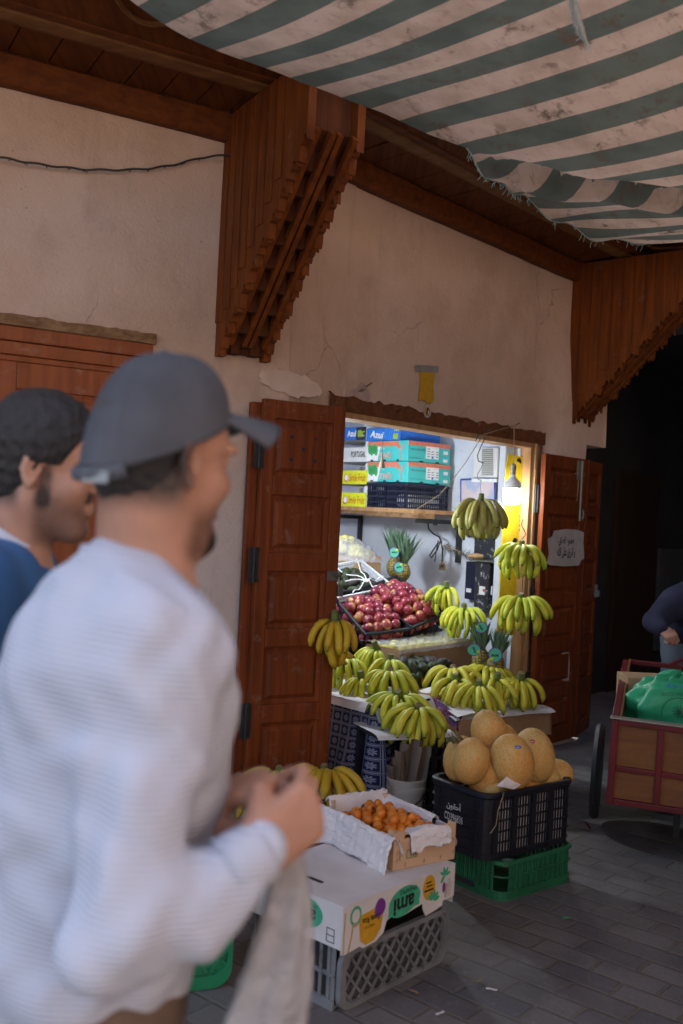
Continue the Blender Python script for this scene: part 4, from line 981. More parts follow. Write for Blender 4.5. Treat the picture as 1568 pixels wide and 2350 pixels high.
wb = thing('wrapped_fruit_box', 'open carton heaped with yellow fruit under clear film, high at the back', 'box', M=M4)
I4 = Matrix.Identity(4)
b = MB(); b.box((-.05, 0, 0), (.40, .32, .16)); b.build('carton', m_card, wb, bevel=.003)
r_ = random.Random(3)
for i in range(26):
    u, w_ = r_.random(), r_.random(); P = Vector((-.02 + .38 * u, .03 + .26 * w_, .15 + .12 * math.sin(math.pi * u) * math.sin(math.pi * w_)))
    b = MB(); b.lathe([(max(.032 * math.sin(math.pi * k / 8), .001), -.036 * math.cos(math.pi * k / 8)) for k in range(9)], 12, Matrix.Translation(P) @ rrot(r_))
    b.build('lemon', m_lemon, wb, smooth=60)
b = MB(); b.grid(lambda u, w_: (-.07 + .48 * u, -.02 + .36 * w_, .135 + .17 * (math.sin(math.pi * u) * math.sin(math.pi * w_)) ** .6 + .07 * crease(u * 5, w_ * 5)), 34, 34); b.build('film', m_film, wb)
# pineapples
Mp_ = Mat('pineapple_skin', .6); v = Mp_.co(); vv = Mp_.voro(v, 62, rnd=.35); c = Mp_.mix(vv.step(.1, .75), (.36, .25, .055), (.07, .075, .025)); Mp_.color(c); Mp_.bump(vv, -.8, .008); m_pine = Mp_.m
m_leaf = soft('pineapple_leaf', (.07, .15, .075), (.13, .2, .13), 14, .55, .1); m_purple = flat('purple_print', (.19, .04, .30)); m_mint = flat('mint_print', (.10, .55, .38))
def pineapple(P, lean, label, h=.15, r0=.055, seed=0, leafs=40, ll=.19):
    r_ = random.Random(seed); M = Matrix.Translation(P) @ Vector((0, 0, 1)).rotation_difference(Vector(lean).normalized()).to_matrix().to_4x4()
    root = thing('pineapple', label, 'pineapple', group='pineapples in the shop', M=M)
    b = MB(); n = 15
    b.lathe([(max(r0 * math.sin(math.pi * (i + .6) / (n + 1.2)) ** .55, .01), h * i / n) for i in range(n + 1)], 22, shape=lambda a, z: 1 + .05 * math.sin(11 * a + z * 230) * math.sin(z * 230 - 5 * a))
    b.build('fruit', m_pine, root, smooth=60)
    b = MB()
    for i in range(leafs):
        f = i / leafs; a = i * 2.4; L = ll * (1.0 - .35 * abs(f - .35)) * r_.uniform(.8, 1.1); op = R(32 - 30 * f) ; w0 = .019 * (1 - .35 * f)
        d = Vector((math.cos(a), math.sin(a), 0)); s = Vector((-math.sin(a), math.cos(a), 0)); p = Vector((0, 0, h - .005)) + d * .016 * (1 - f); pts = []
        for k in range(6):
            g_ = k / 5; e = op * (1.0 - .3 * g_) + R(34) * g_ ** 3 * (1 - .6 * f) ; pts.append((p.copy(), w0 * (1 - g_ ** 1.6) + .0006)); p = p + (d * math.sin(e) + Z * math.cos(e)) * (L / 5)
        vs = []
        for q, w_ in pts: vs += [q + s * w_ , q - d * w_ * .35, q - s * w_]
        b.add(vs, [(3 * k + j, 3 * k + j + 1, 3 * k + 4 + j, 3 * k + 3 + j) for k in range(5) for j in range(2)])
    b.build('leaf_crown', m_leaf, root, smooth=50)
    return root
def fruit_tag(P, rr, label, txt='ami', ang=0, facing=None):
    M = frame(P, c_r, c_u); d = (CAM - P).normalized(); M = frame(P, d.cross(Z) * -1, Z); M = M @ Matrix.Rotation(R(12), 4, 'X') @ Matrix.Rotation(R(ang), 4, 'Z')
    t_ = thing('fruit_tag', label, 'tag', M=M, group='round green tags on the pineapples'); b = MB(); b.prism(disc((0, 0), rr, rr * 1.1, 24), .0015); b.build('rim', m_purple, t_)
    b = MB(); b.prism(disc((0, 0), rr * .87, rr * .97, 24), .001, Matrix.Translation((0, 0, .0016))); b.build('face', m_mint, t_)
    b = MB(); b.prism(disc((rr * .5, rr * .55), rr * .3, rr * .2, 10, .5), .0008, Matrix.Translation((0, 0, .0027))); b.build('print', m_yel, t_)
    lettering(txt, rr * .42, Matrix.Translation((0, rr * .1, .0036)), m_ink, t_, width=rr * .95, bold=.03); return t_
P = at(903, 1325, 6.82); pineapple(P, (.02, .05, 1), 'pineapple with tall crown standing at the back against the white wall', .14, .052, 1, ll=.24); P2 = at(923, 1335, 6.72); pineapple(P2, (.06, 0, 1), 'second pineapple at the back, beside the avocado crate', .13, .05, 2, ll=.23)
fruit_tag(at(905, 1268, 6.66), .034, 'round green tag on the upper back pineapple'); fruit_tag(at(916, 1302, 6.60), .034, 'round green tag on the lower back pineapple', ang=8)

# ---------- display tables
TL_c = Vector((.235, 4.95, 0)); TZ = .545
tdir, ndir = Vector((.70, .714, 0)).normalized(), Vector((-.714, .70, 0)).normalized()
MT = frame(TL_c, tdir, ndir)
t1_ = thing('display_table', 'low table under the patterned blue cloth at the left of the stall', 'table', TL_c)
b = MB(); b.box((.012, .012, TZ - .03), (.62, .62, TZ - .004), MT); b.build('tabletop', m_oldwood, t1_, world=True)
for x_, y_ in ((.03, .03), (.57, .03), (.03, .57), (.57, .57)):
    b = MB(); b.box((x_, y_, .0), (x_ + .04, y_ + .04, TZ - .031), MT); b.build('leg', m_oldwood, t1_, world=True)
Mc = Mat('blue_patterned_cloth', .85, .1); uv = Mc.co('UV'); x, y, z = Mc.xyz(uv)
k = 15.0; a_ = (x + y) * k; b_ = (x - y) * k
def tile(a_, b_):
    fa, fb = a_.fract() - .5, b_.fract() - .5
    ea, eb = fa.abs(), fb.abs(); mx = ea.max(eb)
    line = mx.gt(.455) + (mx.gt(.375) * mx.lt(.41))
    r2 = (fa * fa + fb * fb).pw(.5); an = fb.atan2(fa)
    petal = r2.lt((an * 4).sin().abs() * .16 + .13) * r2.gt(.07)
    return (line + petal * .9 + r2.lt(.035)).min(1)
pt = tile(x * k * 1.05, y * k * 1.05)
c = Mc.mix(Mc.noise(uv, 3, 2) * .5, (.022, .028, .085), (.014, .016, .045)); c = Mc.mix(pt * .75, c, (.34, .35, .42)); Mc.color(c); m_cloth = Mc.m
def cloth_path(s):   # metres along the table edge -> local x,y ; negative = left side going back
    if s < 0: return Vector((0, -s)), Vector((-1, 0))
    return Vector((s, 0)), Vector((0, -1))
def cloth(u, v):
    s = -.62 + 1.02 * u; dr = .56 * v
    if s < -.05: p = Vector((0, -s)); n_ = Vector((-1, 0))
    elif s > .05: p = Vector((s, 0)); n_ = Vector((0, -1))
    else:
        a = (s + .05) / .1 * math.pi / 2; p = Vector((.05 - .05 * math.cos(a), .05 - .05 * math.sin(a))); n_ = Vector((-math.cos(a), -math.sin(a)))
    fold = (.030 * math.sin(s * 24 + .8) + .018 * math.sin(s * 41 + 2) + .02 * blob((s * 5, v * 2, 1)) + .03 + .04 * math.exp(-((s) / .1) ** 2)) * min(1, v * 1.6)
    p = p + n_ * (fold + .004)
    zz = TZ - dr + .004; 
    if v < .03: zz = TZ + .002
    return MT @ Vector((p.x, p.y, max(zz, .006 + .004 * math.sin(s * 50))))
b = MB(); b.grid(cloth, 110, 60); b.uv = [(u * 1.02, v * .56) for u, v in b.uv]
o = b.build('tablecloth', m_cloth, smooth=180, uv=True); tag(o, 'dark blue cloth with white geometric tile pattern draped over the left table', 'tablecloth')
def sheet(name, label, P00, P10, P01, mat, n=20, amp=.012, lift=.004, droop=0, seed=0, cat='paper', k=4, nv=None, rag=.02):
    A, Bv, Cv = Vector(P00), Vector(P10) - Vector(P00), Vector(P01) - Vector(P00); nn = Bv.cross(Cv).normalized(); nn = nn if nn.z > 0 else -nn
    def fn(u, v):
        uu = u + rag * blob((v * 5, seed, 0)) * (abs(u - .5) * 2) ** 3; vv = v + rag * blob((u * 5, seed, 5)) * (abs(v - .5) * 2) ** 3
        d = max(0, .10 - v) * droop * 3.4
        return A + Bv * uu + Cv * vv + nn * (lift + amp * (crease(u * k, v * k, 1, seed) + .5)) - Z * d * d * .5
    b = MB(); b.grid(fn, n, nv or n); o = b.build(name, mat, smooth=35); return tag(o, label, cat)
Mn_ = Mat('newsprint', .85, .15); v = Mn_.co(); bk = Mn_.nt.nodes.new('ShaderNodeTexBrick'); Mn_.nt.links.new(Mn_.co(scale=(1, 1, 1)).k, bk.inputs[0]); bk.inputs['Scale'].default_value = 1; bk.inputs['Brick Width'].default_value = .09; bk.inputs['Row Height'].default_value = .009; bk.inputs['Mortar Size'].default_value = .003
bk.inputs['Color1'].default_value = (.32, .32, .34, 1); bk.inputs['Color2'].default_value = (.52, .52, .53, 1); bk.inputs['Mortar'].default_value = (.62, .61, .62, 1); Mn_.color(Mn_.mix(Mn_.noise(v, 6, 3).step(.4, .62), X(Mn_.nt, bk.outputs[0]), (.62, .61, .63))); m_news = Mn_.m
tp = lambda x, y, z=TZ: MT @ Vector((x, y, z))
sheet('newspaper', 'newspaper sheet spread on the cloth-covered table under green bananas', tp(-.03, -.03), tp(.42, -.04), tp(-.03, .62), m_news, droop=1.2, seed=1)
sheet('newspaper', 'newspaper corner hanging over the side edge of the blue cloth', tp(-.05, .05, TZ + .004), tp(-.02, .42, TZ + .004), tp(.2, .02, TZ + .004), m_paper, droop=.9, seed=2)
# right table
RZ = .455
a0, a1 = atz(1058, 1650, RZ), atz(1256, 1630, RZ); MR = frame(Vector((a0.x, a0.y, 0)), Vector((a1.x - a0.x, a1.y - a0.y, 0)), N2); LR = (a1 - a0).length
t2_ = thing('display_table', 'low plank table under brown paper at the right of the stall', 'table', MR.translation)
b = MB(); b.box((-.02, .0, RZ - .035), (LR, .75, RZ - .005), MR); b.build('tabletop', m_oldwood, t2_, world=True)
for x_, y_ in ((.03, .06), (LR - .08, .06), (.03, .68), (LR - .08, .68)):
    b = MB(); b.box((x_, y_, .0), (x_ + .05, y_ + .05, RZ - .036), MR); b.build('leg', m_oldwood, t2_, world=True)
Mk = Matrix(MR) @ Matrix.Translation((.02, .12, 0)); crate('wooden_crate', 'dark reddish slatted crate in the shadow under the right table', 'crate', Mk, LR - .1, .3, .36, wood('crate_slat', (.12, .035, .018), (.07, .022, .012), 0), rows=4, colw=.16, bw=.05)
def brown(u, v):
    x = -.03 + (LR + .05) * u; d = .14 * v + .03 * v * crease(u * 3, .2) ; return MR @ Vector((x, -.012 - .03 * v * math.sin(u * 6) - .02 * v, RZ - .003 - d * (1 - .12 * math.sin(u * 3.2))))
b = MB(); b.grid(lambda u, v: MR @ Vector((-.03 + (LR + .05) * u, .7 * (1 - v), RZ + .001)) if v < .5 else brown(u, (v - .5) * 2), 30, 24)
tag(b.build('wrapping_paper', m_card, smooth=40, solid=.002), 'brown wrapping paper covering the right table and hanging over its front edge', 'paper')
m_chk = Mat('checked_cloth', .8); v = m_chk.co(rot=(.3, .2, .5)); ck = m_chk.nt.nodes.new('ShaderNodeTexChecker'); m_chk.nt.links.new(v.k, ck.inputs[0]); ck.inputs['Scale'].default_value = 62; x, y, z = m_chk.xyz(v); ck.inputs[1].default_value = (.19, .02, .07, 1); ck.inputs[2].default_value = (.10, .12, .30, 1); m_chk.color(m_chk.mix(m_chk.noise(v, 40, 2).step(.58, .62) * .6, X(m_chk.nt, ck.outputs[0]), (.42, .22, .24))); m_chk = m_chk.m
e0, e1, e2, e3 = at(985, 1600, 5.25), at(1062, 1668, 5.18), at(1000, 1592, 5.4), at(1030, 1690, 5.12)
b = MB(); b.grid(lambda u, v: (at(985 + 78 * u, 1600 + 40 * u, 5.3 - .12 * u)).lerp(at(1012 + 25 * u, 1640 + 58 * u, 5.2 - .08 * u), v) + Z * .01 * math.sin(6 * u), 14, 10); tag(b.build('checked_cloth', m_chk, smooth=60, solid=.003), 'purple and maroon checked cloth hanging between the two tables', 'cloth')
b = MB(); b.grid(lambda u, v: at(1030 + 30 * u, 1660 + 25 * u, 5.1).lerp(at(1012 + 16 * u, 1718 - 8 * u, 5.06), v) + Z * .008 * crease(u * 3, v * 3), 8, 8); tag(b.build('paper_flap', m_card, smooth=40, solid=.002), 'torn brown paper flap hanging from the corner of the right table', 'paper')
rp = lambda x, y, z=RZ: MR @ Vector((x, y, z))
sheet('newspaper', 'crumpled newspaper under the bananas on the right table', rp(-.06, -.025), rp(LR + .03, -.04), rp(-.02, .5), m_news, seed=4, amp=.022, droop=.5, rag=.05)
sheet('newspaper', 'white newspaper strip between the left and right banana piles', at(960, 1588, 5.45), at(1050, 1650, 5.15), at(1000, 1578, 5.5), m_paper, seed=5, amp=.02, k=3)
# front black crate with two hands of bananas
FZ = .44; f0 = atz(872, 1690, FZ); MFc = frame(Vector((f0.x, f0.y, 0)), (.92, .39, 0), (-.39, .92, 0))
crate('plastic_crate', 'black upright plastic crate behind the white bucket, under the banana board', 'crate', MFc @ Matrix.Translation((.185, .02, 0)), .19, .26, FZ - .045, m_plastic_blk, rows=5, colw=.05, bw=.03)
bdd = thing('display_board', 'dark board bridging the crates under the two front banana hands', 'board', MFc.translation); b = MB(); b.box((0, 0, FZ - .022), (.38, .28, FZ), MFc); b.build('board', m_plastic_blk, bdd, world=True, bevel=.004); b = MB(); b.box((.0, .24, .0), (.16, .27, FZ - .0225), MFc); b.build('prop', m_plastic_blk, bdd, world=True)
sheet('newspaper', 'newspaper under the two banana hands on the front black crate', MFc @ Vector((-.02, -.03, FZ)), MFc @ Vector((.40, -.03, FZ)), MFc @ Vector((-.02, .28, FZ)), m_news, seed=6, amp=.012, droop=.6)
# carton with film-wrapped fruit
cc = at(922, 1492, 5.78); Mx_ = frame(Vector((cc.x, cc.y, cc.z - .17)), (.75, .66, .045), (-.66, .75, 0))
cb = thing('fruit_carton', 'long brown carton of pale yellow fruit under shiny clear film behind the avocados', 'box', M=Mx_)
b = MB(); b.box((0, 0, 0), (.64, .005, .17)); b.box((0, .0055, 0), (.005, .295, .17)); b.box((.635, .0055, 0), (.64, .295, .17)); b.box((0, .2955, 0), (.64, .30, .17)); b.box((.006, .006, .0), (.634, .295, .10)); b.box((.24, -.001, .0), (.242, -.0001, .17)); b.build('carton', m_card, cb)
r_ = random.Random(8)
for i in range(8):
    for j in range(4):
        b = MB(); b.lathe([(max(.034 * math.sin(math.pi * k / 8), .001), -.034 * math.cos(math.pi * k / 8)) for k in range(9)], 12, Matrix.Translation((.05 + .077 * i, .04 + .072 * j, .15 + r_.uniform(-.01, .01)))); b.build('fruit', m_lemon, cb, smooth=60)
b = MB(); b.grid(lambda u, v: (-.03 + .70 * u, -.025 + .34 * v, .172 + .035 * (crease(u * 5, v * 3) + .4) + .012 - (.05 * (1 + crease(u * 7, 1)) if v < .04 else 0)), 44, 22); b.build('film', m_film, cb)
# low box of avocados with a dark printed front
ac = at(931, 1558, 5.5); Mav = frame(Vector((ac.x, ac.y, ac.z - .10)), (.70, .714, 0), (-.714, .70, 0)); Mav.translation.z = ac.z - .09
ab = thing('avocado_box', 'low carton with orange mango shapes on a dark printed front, holding dark avocados', 'box', M=Mav)
m_pr = flat('dark_print', (.018, .022, .02)); m_org = flat('orange_print', (.70, .22, .02))
b = MB(); b.box((0, 0, 0), (.50, .005, .09)); b.box((0, .0055, 0), (.005, .26, .09)); b.box((.495, .0055, 0), (.5, .26, .09)); b.box((.0055, .255, 0), (.494, .26, .09)); b.box((.006, .006, 0), (.494, .254, .03)); b.build('carton', m_pr, ab)
A_ = Matrix.Identity(4); A_ = frame((0, -.0006, 0), (1, 0, 0), (0, 0, 1))
decal([disc((.03, .055), .014, .026, 14, .2), disc((.085, .05), .012, .024, 14, -.1), disc((.06, .022), .013, .02, 14), disc((.15, .06), .013, .022, 14)], A_, m_org, ab); decal([disc((.028, .046), .014, .008, 12)], A_, m_wht, ab, t=.0018)
heap(Mav, .50, .26, .075, .025, .066, AVO, 'avocado', 'purple-black avocado heaped in the dark printed low carton', 'avocado', 'avocados in the low carton', 7, margin=.035, scale=1.08, jit=.35)
heap(Mav, .50, .26, .115, .03, .074, AVO, 'avocado', 'purple-black avocado heaped in the dark printed low carton', 'avocado', 'avocados in the low carton', 9, margin=.06, scale=1.08, jit=.4)
obs = thing('box_stand', 'planks under the low avocado carton on the table', 'stand', Mav.translation); b = MB(); b.box((.0, .0, -.07), (.7, .7, -.002), Mav); b.build('plank', m_oldwood, obs, world=True); b = MB(); b.box((.05, .1, -.5), (.65, .65, -.071), Mav); b.build('support', m_plastic_blk, obs, world=True)
P = at(1104, 1548, 5.72); pineapple(P, (-.02, .1, 1), 'pineapple standing behind the right banana pile, its crown leaning on the wall post', .15, .053, 3, ll=.17); P = at(1132, 1552, 5.66); pineapple(P, (.16, .05, 1), 'pineapple at the right end of the stall, crown leaning right', .13, .05, 4, ll=.16)
fruit_tag(at(1088, 1491, 5.60), .036, 'round green tag on the left one of the front pineapples', ang=-70); fruit_tag(at(1137, 1503, 5.52), .040, 'round green tag hanging upside down on the right front pineapple', ang=180); fruit_tag(at(1105, 1440, 5.62), .033, 'dark side of a round tag in the crown of the front pineapple', ang=120)

# ---------- the hands of bananas: crown pixel, depth
def H(x, y, Y, label, az=0, **k): p = at(x, y, Y); return hand(p, toward(p, az), label, **k)
H(799, 1519, 5.42, 'green-yellow banana hand at the far left of the cloth-covered table', az=-10, n=8, spread=190, seed=1, tiers=2)
H(868, 1490, 5.52, 'banana hand with its stalk standing up, its fingers sweeping left', az=-45, n=7, spread=120, seed=2, tilt=18, upturn=-10, stem=.06)
H(893, 1520, 5.40, 'small banana hand squeezed in behind the big left one', az=30, n=6, spread=150, seed=3, tiers=1)
H(896, 1546, 5.22, 'large green-yellow banana hand with a round cut stalk at the corner of the blue cloth', az=0, n=10, spread=215, seed=4, stemdir=(.75, 0, .66))
H(832, 1560, 5.22, 'greenish banana hand lying sideways on the newspaper edge over the blue cloth', az=-40, n=5, spread=90, seed=5, tiers=2, drop=10, scale=.85)
H(1039, 1541, 5.62, 'banana hand at the back left of the right pile', az=0, n=8, spread=190, seed=6, scale=1.05, stemdir=(.7, 0, .7), mat=mb_mix)
H(1121, 1537, 5.68, 'banana hand with pale cut stalk under the pineapple tag', az=0, n=10, spread=200, seed=7, scale=1.05, stemdir=(.75, 0, .66), mat=mb_mix)
H(1049, 1566, 5.42, 'banana hand curving round in the front left of the right pile', az=-30, n=7, spread=160, seed=8, scale=1.08, mat=mb_mix)
H(1100, 1578, 5.36, 'banana hand in the front middle of the right pile, over the brown paper edge', az=-5, n=7, spread=150, seed=9, scale=1.1, tilt=8, mat=mb_mix)
H(1137, 1560, 5.52, 'freckled banana hand lying low in the middle of the right pile', az=35, n=6, spread=110, seed=10, tilt=15, mat=mb_mix)
H(1192, 1560, 5.55, 'banana hand at the right end of the right table with stalk upright', az=15, n=7, spread=130, seed=12, tilt=20, mat=mb_mix, stem=.06)
H(917, 1603, 5.0, 'upper banana hand on the front black crate', az=-15, n=9, spread=200, seed=13, stemdir=(.55, 0, .8))
H(960, 1630, 4.86, 'lower banana hand with a broad cut stalk on the front black crate', az=0, n=10, spread=205, seed=14, stemdir=(.75, 0, .66), mat=mb_mix)
H(1027, 1352, 6.32, 'small green banana hand on the corner of the right apple crate', az=-35, n=7, spread=150, seed=15, scale=.95, drop=5)
H(1066, 1402, 6.2, 'green banana hand beside the apple crate, below the light switch', az=-10, n=9, spread=180, seed=16, scale=1.0)
H(1199, 1258, 6.06, 'bright green banana hand hanging on a wire at the right jamb, the upper one', az=-15, n=9, spread=190, seed=17, scale=1.08)
H(1197, 1378, 6.02, 'bright green banana hand hanging on a wire at the right jamb, the lower one', az=-8, n=9, spread=200, seed=18, scale=1.1, mat=mb_green, stemdir=(.5, 0, .85))
H(1104, 1152, 5.95, 'large speckled banana bunch hanging from a hook in the middle of the opening', az=5, n=11, spread=235, seed=19, scale=1.2, mat=mb_dull, drop=14, tiers=2)
H(772, 1424, 4.74, 'ripe yellow banana bunch hanging by a cord on the left shutter', az=-32, n=8, spread=200, seed=20, scale=1.08, mat=mb_yellow, drop=22, tiers=3)
string('twine', [(760, 1345, 4.83), (772, 1370, 4.80), (780, 1395, 4.76), (776, 1420, 4.74)], .003, m_black, 'dark cord from the padlock holding the yellow banana bunch', 'cord')
# crate on the ground by the left shutter with ripe bananas
gz = .13; Mg = frame(Vector((-.42, 4.28, 0)), (.93, .36, 0), (-.36, .93, 0)); Mg.translation = Vector((atz(560, 1850, .1).x, atz(560, 1850, .1).y, 0))
crate('plastic_crate', 'low black crate on the ground by the left shutter, carrying ripe bananas', 'crate', Mg, .52, .3, .08, m_plastic_blk, rows=2)
sheet('newspaper', 'white paper under the ripe bananas by the left shutter', Mg @ Vector((0, 0, .1)), Mg @ Vector((.5, 0, .1)), Mg @ Vector((0, .3, .1)), m_paper, seed=7, amp=.03)
H(745, 1778, 4.40, 'ripe yellow banana hand on the ground crate at the foot of the left shutter', az=-10, n=9, spread=170, seed=21, scale=1.25, mat=mb_yellow, tiers=2, upturn=12)
H(640, 1782, 4.36, 'green-tipped banana hand on the ground crate, half hidden by the hands of the man', az=0, n=6, spread=160, seed=22, scale=1.15, mat=mb_green, upturn=10)
H(548, 1800, 4.32, 'yellow banana hand at the left end of the ground crate', az=-10, n=5, spread=140, seed=23, scale=1.1, mat=mb_yellow, upturn=10)
# ================================================================== OUTSIDE THE SHOP
# bucket with brown paper
bk_ = atz(925, 1884, 0); bk = thing('bucket', 'dirty white plastic bucket stuffed with brown paper between the stall crates', 'bucket', Vector((atz(925, 1884, 0).x - .01, 4.72, 0)))
bk.scale = (1.0, 1.0, 1.22)
m_bucket = soft('old_white_plastic', (.52, .49, .44), (.40, .36, .31), 5, .5, .1, dirt=((.16, .12, .09), 7, .55))
b = MB(); b.lathe([(.074, 0), (.088, .165), (.093, .166), (.094, .185), (.09, .187), (.091, .205), (.095, .206), (.095, .215), (.085, .215), (.07, .02)], 28); b.build('tub', m_bucket, bk, smooth=40)
b = MB(); b.tube([(.094 * math.cos(a), .094 * math.sin(a) - .0, .19 - .07 * max(0, math.sin(-a))) for a in np.linspace(0, -math.pi, 16)], .003, 6); b.build('handle', m_black, bk, smooth=60)
b = MB(); r_ = random.Random(4)
for i in range(9):
    a = r_.uniform(0, 6.28); rr = r_.uniform(.0, .05); h = r_.uniform(.17, .30); lean = Vector((r_.uniform(-.04, .05), r_.uniform(-.02, .03), 0))
    c = Vector((rr * math.cos(a), rr * math.sin(a), .12)); b.grid(lambda u, v: c + lean * v * 1.5 + Vector(((u - .5) * .085 * (1 - .3 * v) + .03 * crease(v * 4, u, 1, i + 4), .018 * math.sin(u * 7 + i) + .05 * crease(u * 3, v * 3, 1, i), h * v - .05)), 7, 10)
b.build('paper_stuffing', soft('brown_paper', (.22, .165, .12), (.15, .11, .08), 9, .9, .3), bk, smooth=30)
# green crate on the ground with the black melon crate on it
DR, DL = Vector((.77, .638, 0)), Vector((-.638, .77, 0))
Mgc = frame(Vector((.70, 3.905, 0)), DR, DL)
def rounded_rect(lx, ly, r, n=5):
    out = []
    for cx, cy, a0 in ((lx - r, ly - r, 0), (r, ly - r, 90), (r, r, 180), (lx - r, r, 270)):
        for i in range(n + 1):
            a = R(a0 + 90 * i / n); out.append((cx + r * math.cos(a), cy + r * math.sin(a)))
    return out
def ring_band(b, pts, z0, z1, t, M=None, grow=0):
    n = len(pts); c = (sum(p[0] for p in pts) / n, sum(p[1] for p in pts) / n)
    def off(p, d):
        v = Vector((p[0] - c[0], p[1] - c[1])); L = v.length; v = v / L; return (p[0] + v.x * d, p[1] + v.y * d)
    o_ = [off(p, grow) for p in pts]; i_ = [off(p, grow - t) for p in pts]
    vs = [Vector((*p, z0)) for p in o_] + [Vector((*p, z1)) for p in o_] + [Vector((*p, z1)) for p in i_] + [Vector((*p, z0)) for p in i_]
    if M: vs = [M @ v for v in vs]
    b.add(vs, [(j * n + i, j * n + (i + 1) % n, ((j + 1) % 4) * n + (i + 1) % n, ((j + 1) % 4) * n + i) for j in range(4) for i in range(n)])
gc = thing('plastic_crate', 'dusty green plastic crate on the ground under the black melon crate', 'crate', M=Mgc)
lx, ly, lz = .46, .36, .155; pts = rounded_rect(lx, ly, .05)
b = MB()
for z0, z1, g_ in ((0, .012, .004), (.03, .036, .004), (.09, .096, .004), (.14, .155, .006)): ring_band(b, pts, z0, z1, .012, grow=g_)
for (ax, L, W_) in (('x', lx, ly), ('y', ly, lx)):
    n = 11
    for i in range(n + 1):
        a = .05 + (L - .1) * i / n
        for s_ in (0, W_):
            lo, hi = (s_ - .004, s_ + .006) if s_ == 0 else (s_ - .006, s_ + .004)
            if ax == 'x': b.box((a - .003, lo, .03), (a + .003, hi, .15))
            else: b.box((lo, a - .003, .03), (hi, a + .003, .15))
            if i < n:
                w_ = (L - .1) / n
                for zz in ((.038, .086), (.098, .138)):
                    for k0, k1 in ((.18, .42), (.62, .85)):
                        lo2, hi2 = (s_ + .0, s_ + .004) if s_ == 0 else (s_ - .004, s_)
                        if ax == 'x': b.box((a + w_ * k0, lo2, zz[0]), (a + w_ * k1, hi2, zz[1]))
                        else: b.box((lo2, a + w_ * k0, zz[0]), (hi2, a + w_ * k1, zz[1]))
b.build('crate_wall', m_plastic_grn, gc)
b = MB(); ring_band(b, pts, .0, .03, .006, grow=0); b.prism([(p[0] * .98 + lx * .01, p[1] * .98 + ly * .01) for p in pts], .005); b.build('base', m_plastic_grn, gc)
b = MB(); ring_band(b, [(p[0], p[1]) for p in rounded_rect(.14, .036, .017)], 0, .008, .007, frame((-.004, .26, .012), (0, -1, 0), (0, 0, 1))); b.build('handle_slot', m_plastic_grn, gc)
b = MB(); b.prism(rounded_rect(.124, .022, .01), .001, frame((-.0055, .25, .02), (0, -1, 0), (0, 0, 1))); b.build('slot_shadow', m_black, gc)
Mmc = frame(Vector((.628, 3.90, .157)), (.79, .612, 0), (-.612, .79, 0)) @ Matrix.Translation((-.005, 0, 0))
mc = thing('plastic_crate', 'black slotted plastic crate full of melons with white painted writing', 'crate', M=Mmc)
lx, ly, lz = .53, .33, .265; pts = rounded_rect(lx, ly, .055)
b = MB(); ring_band(b, pts, lz - .022, lz, .03, grow=.012); b.build('rim', flat('worn_rim_plastic', (.010, .013, .024), .4), mc, bevel=.005, smooth=40)
b = MB(); ring_band(b, pts, 0, .02, .02, grow=.0)
for i in range(6): ring_band(b, pts, .02 + i * .043, .026 + i * .043, .012, grow=.006)
ng = 4; gw = (lx - .09) / ng
for s_ in (0, ly):
    y0, y1 = (s_, s_ + .004) if s_ == 0 else (s_ - .004, s_)
    b.box((.04, y0, .02), (.045, y1, lz - .02)); 
    for g_ in range(ng):
        a = .045 + g_ * gw
        b.box((a, y0 - .004, 0), (a + .028, y1 + .004, lz - .02))
        for k in range(6):
            xx = a + .028 + (gw - .028) * k / 5.0; b.box((xx - .0028 - (.003 if k in (0, 5) else 0), y0, .02), (xx + .0035, y1, lz - .02))
    b.box((lx - .05, y0 - .004, 0), (lx - .04, y1 + .004, lz - .02))
for s_ in (0, lx):
    x0, x1 = (s_, s_ + .005) if s_ == 0 else (s_ - .005, s_)
    b.box((x0, .045, .02), (x1, ly - .045, lz - .02))
    for yy in (.06, ly - .07): b.box((x0 - .004, yy, 0), (x1 + .004, yy + .01, lz - .02))
arc_pts = pts
ring_band(b, [p for p in pts], .02, .0201, .004)
n_ = 6
for cx, cy, a0 in ((lx - .055, ly - .055, 0), (.055, ly - .055, 90), (.055, .055, 180), (lx - .055, .055, 270)):
    for i in range(5):
        a, a2 = R(a0 + 18 * i), R(a0 + 18 * (i + 1)); P_ = [(cx + .055 * math.cos(q), cy + .055 * math.sin(q)) for q in (a, a2)]
        b.add([(*P_[0], .02), (*P_[1], .02), (*P_[1], lz - .02), (*P_[0], lz - .02)], [(0, 1, 2, 3)])
b.prism([(p[0] * .98 + lx * .01, p[1] * .98 + ly * .01) for p in pts], .005)
b.build('crate_wall', m_plastic_blk, mc)
b = MB(); b.grid(lambda u, v: (.03 + (lx - .06) * u, .012 + .006 * crease(u * 6, v * 3), .02 + (lz - .06) * v), 20, 8); b.build('paper_lining', m_paper, mc)
Al = frame((-.0062, ly / 2 + .005, .150), (0, -1, 0), (0, 0, 1))
m_chalk = soft('white_stencil', (.66, .66, .66), (.4, .4, .4), 60, .8, 0)
lettering(arabic('أحقون'), .040, Al @ Matrix.Translation((0, .028, .001)), m_chalk, mc, width=.085, bold=.025); lettering('CD396836', .030, Al @ Matrix.Translation((0, -.018, .001)), m_chalk, mc, width=.105, bold=.008)
b = MB(); b.tube([(.09, -.004, lz + .002), (.07, -.02, lz - .01), (.052, -.016, lz - .06), (.045, -.014, lz - .12), (.02, -.01, lz - .15)], .0022, 5); o = b.build('string', m_rope); o.matrix_world = Mmc; tag(o, 'thin brown string dangling over the corner of the black melon crate', 'string')
ML = 'melons in the black crate'
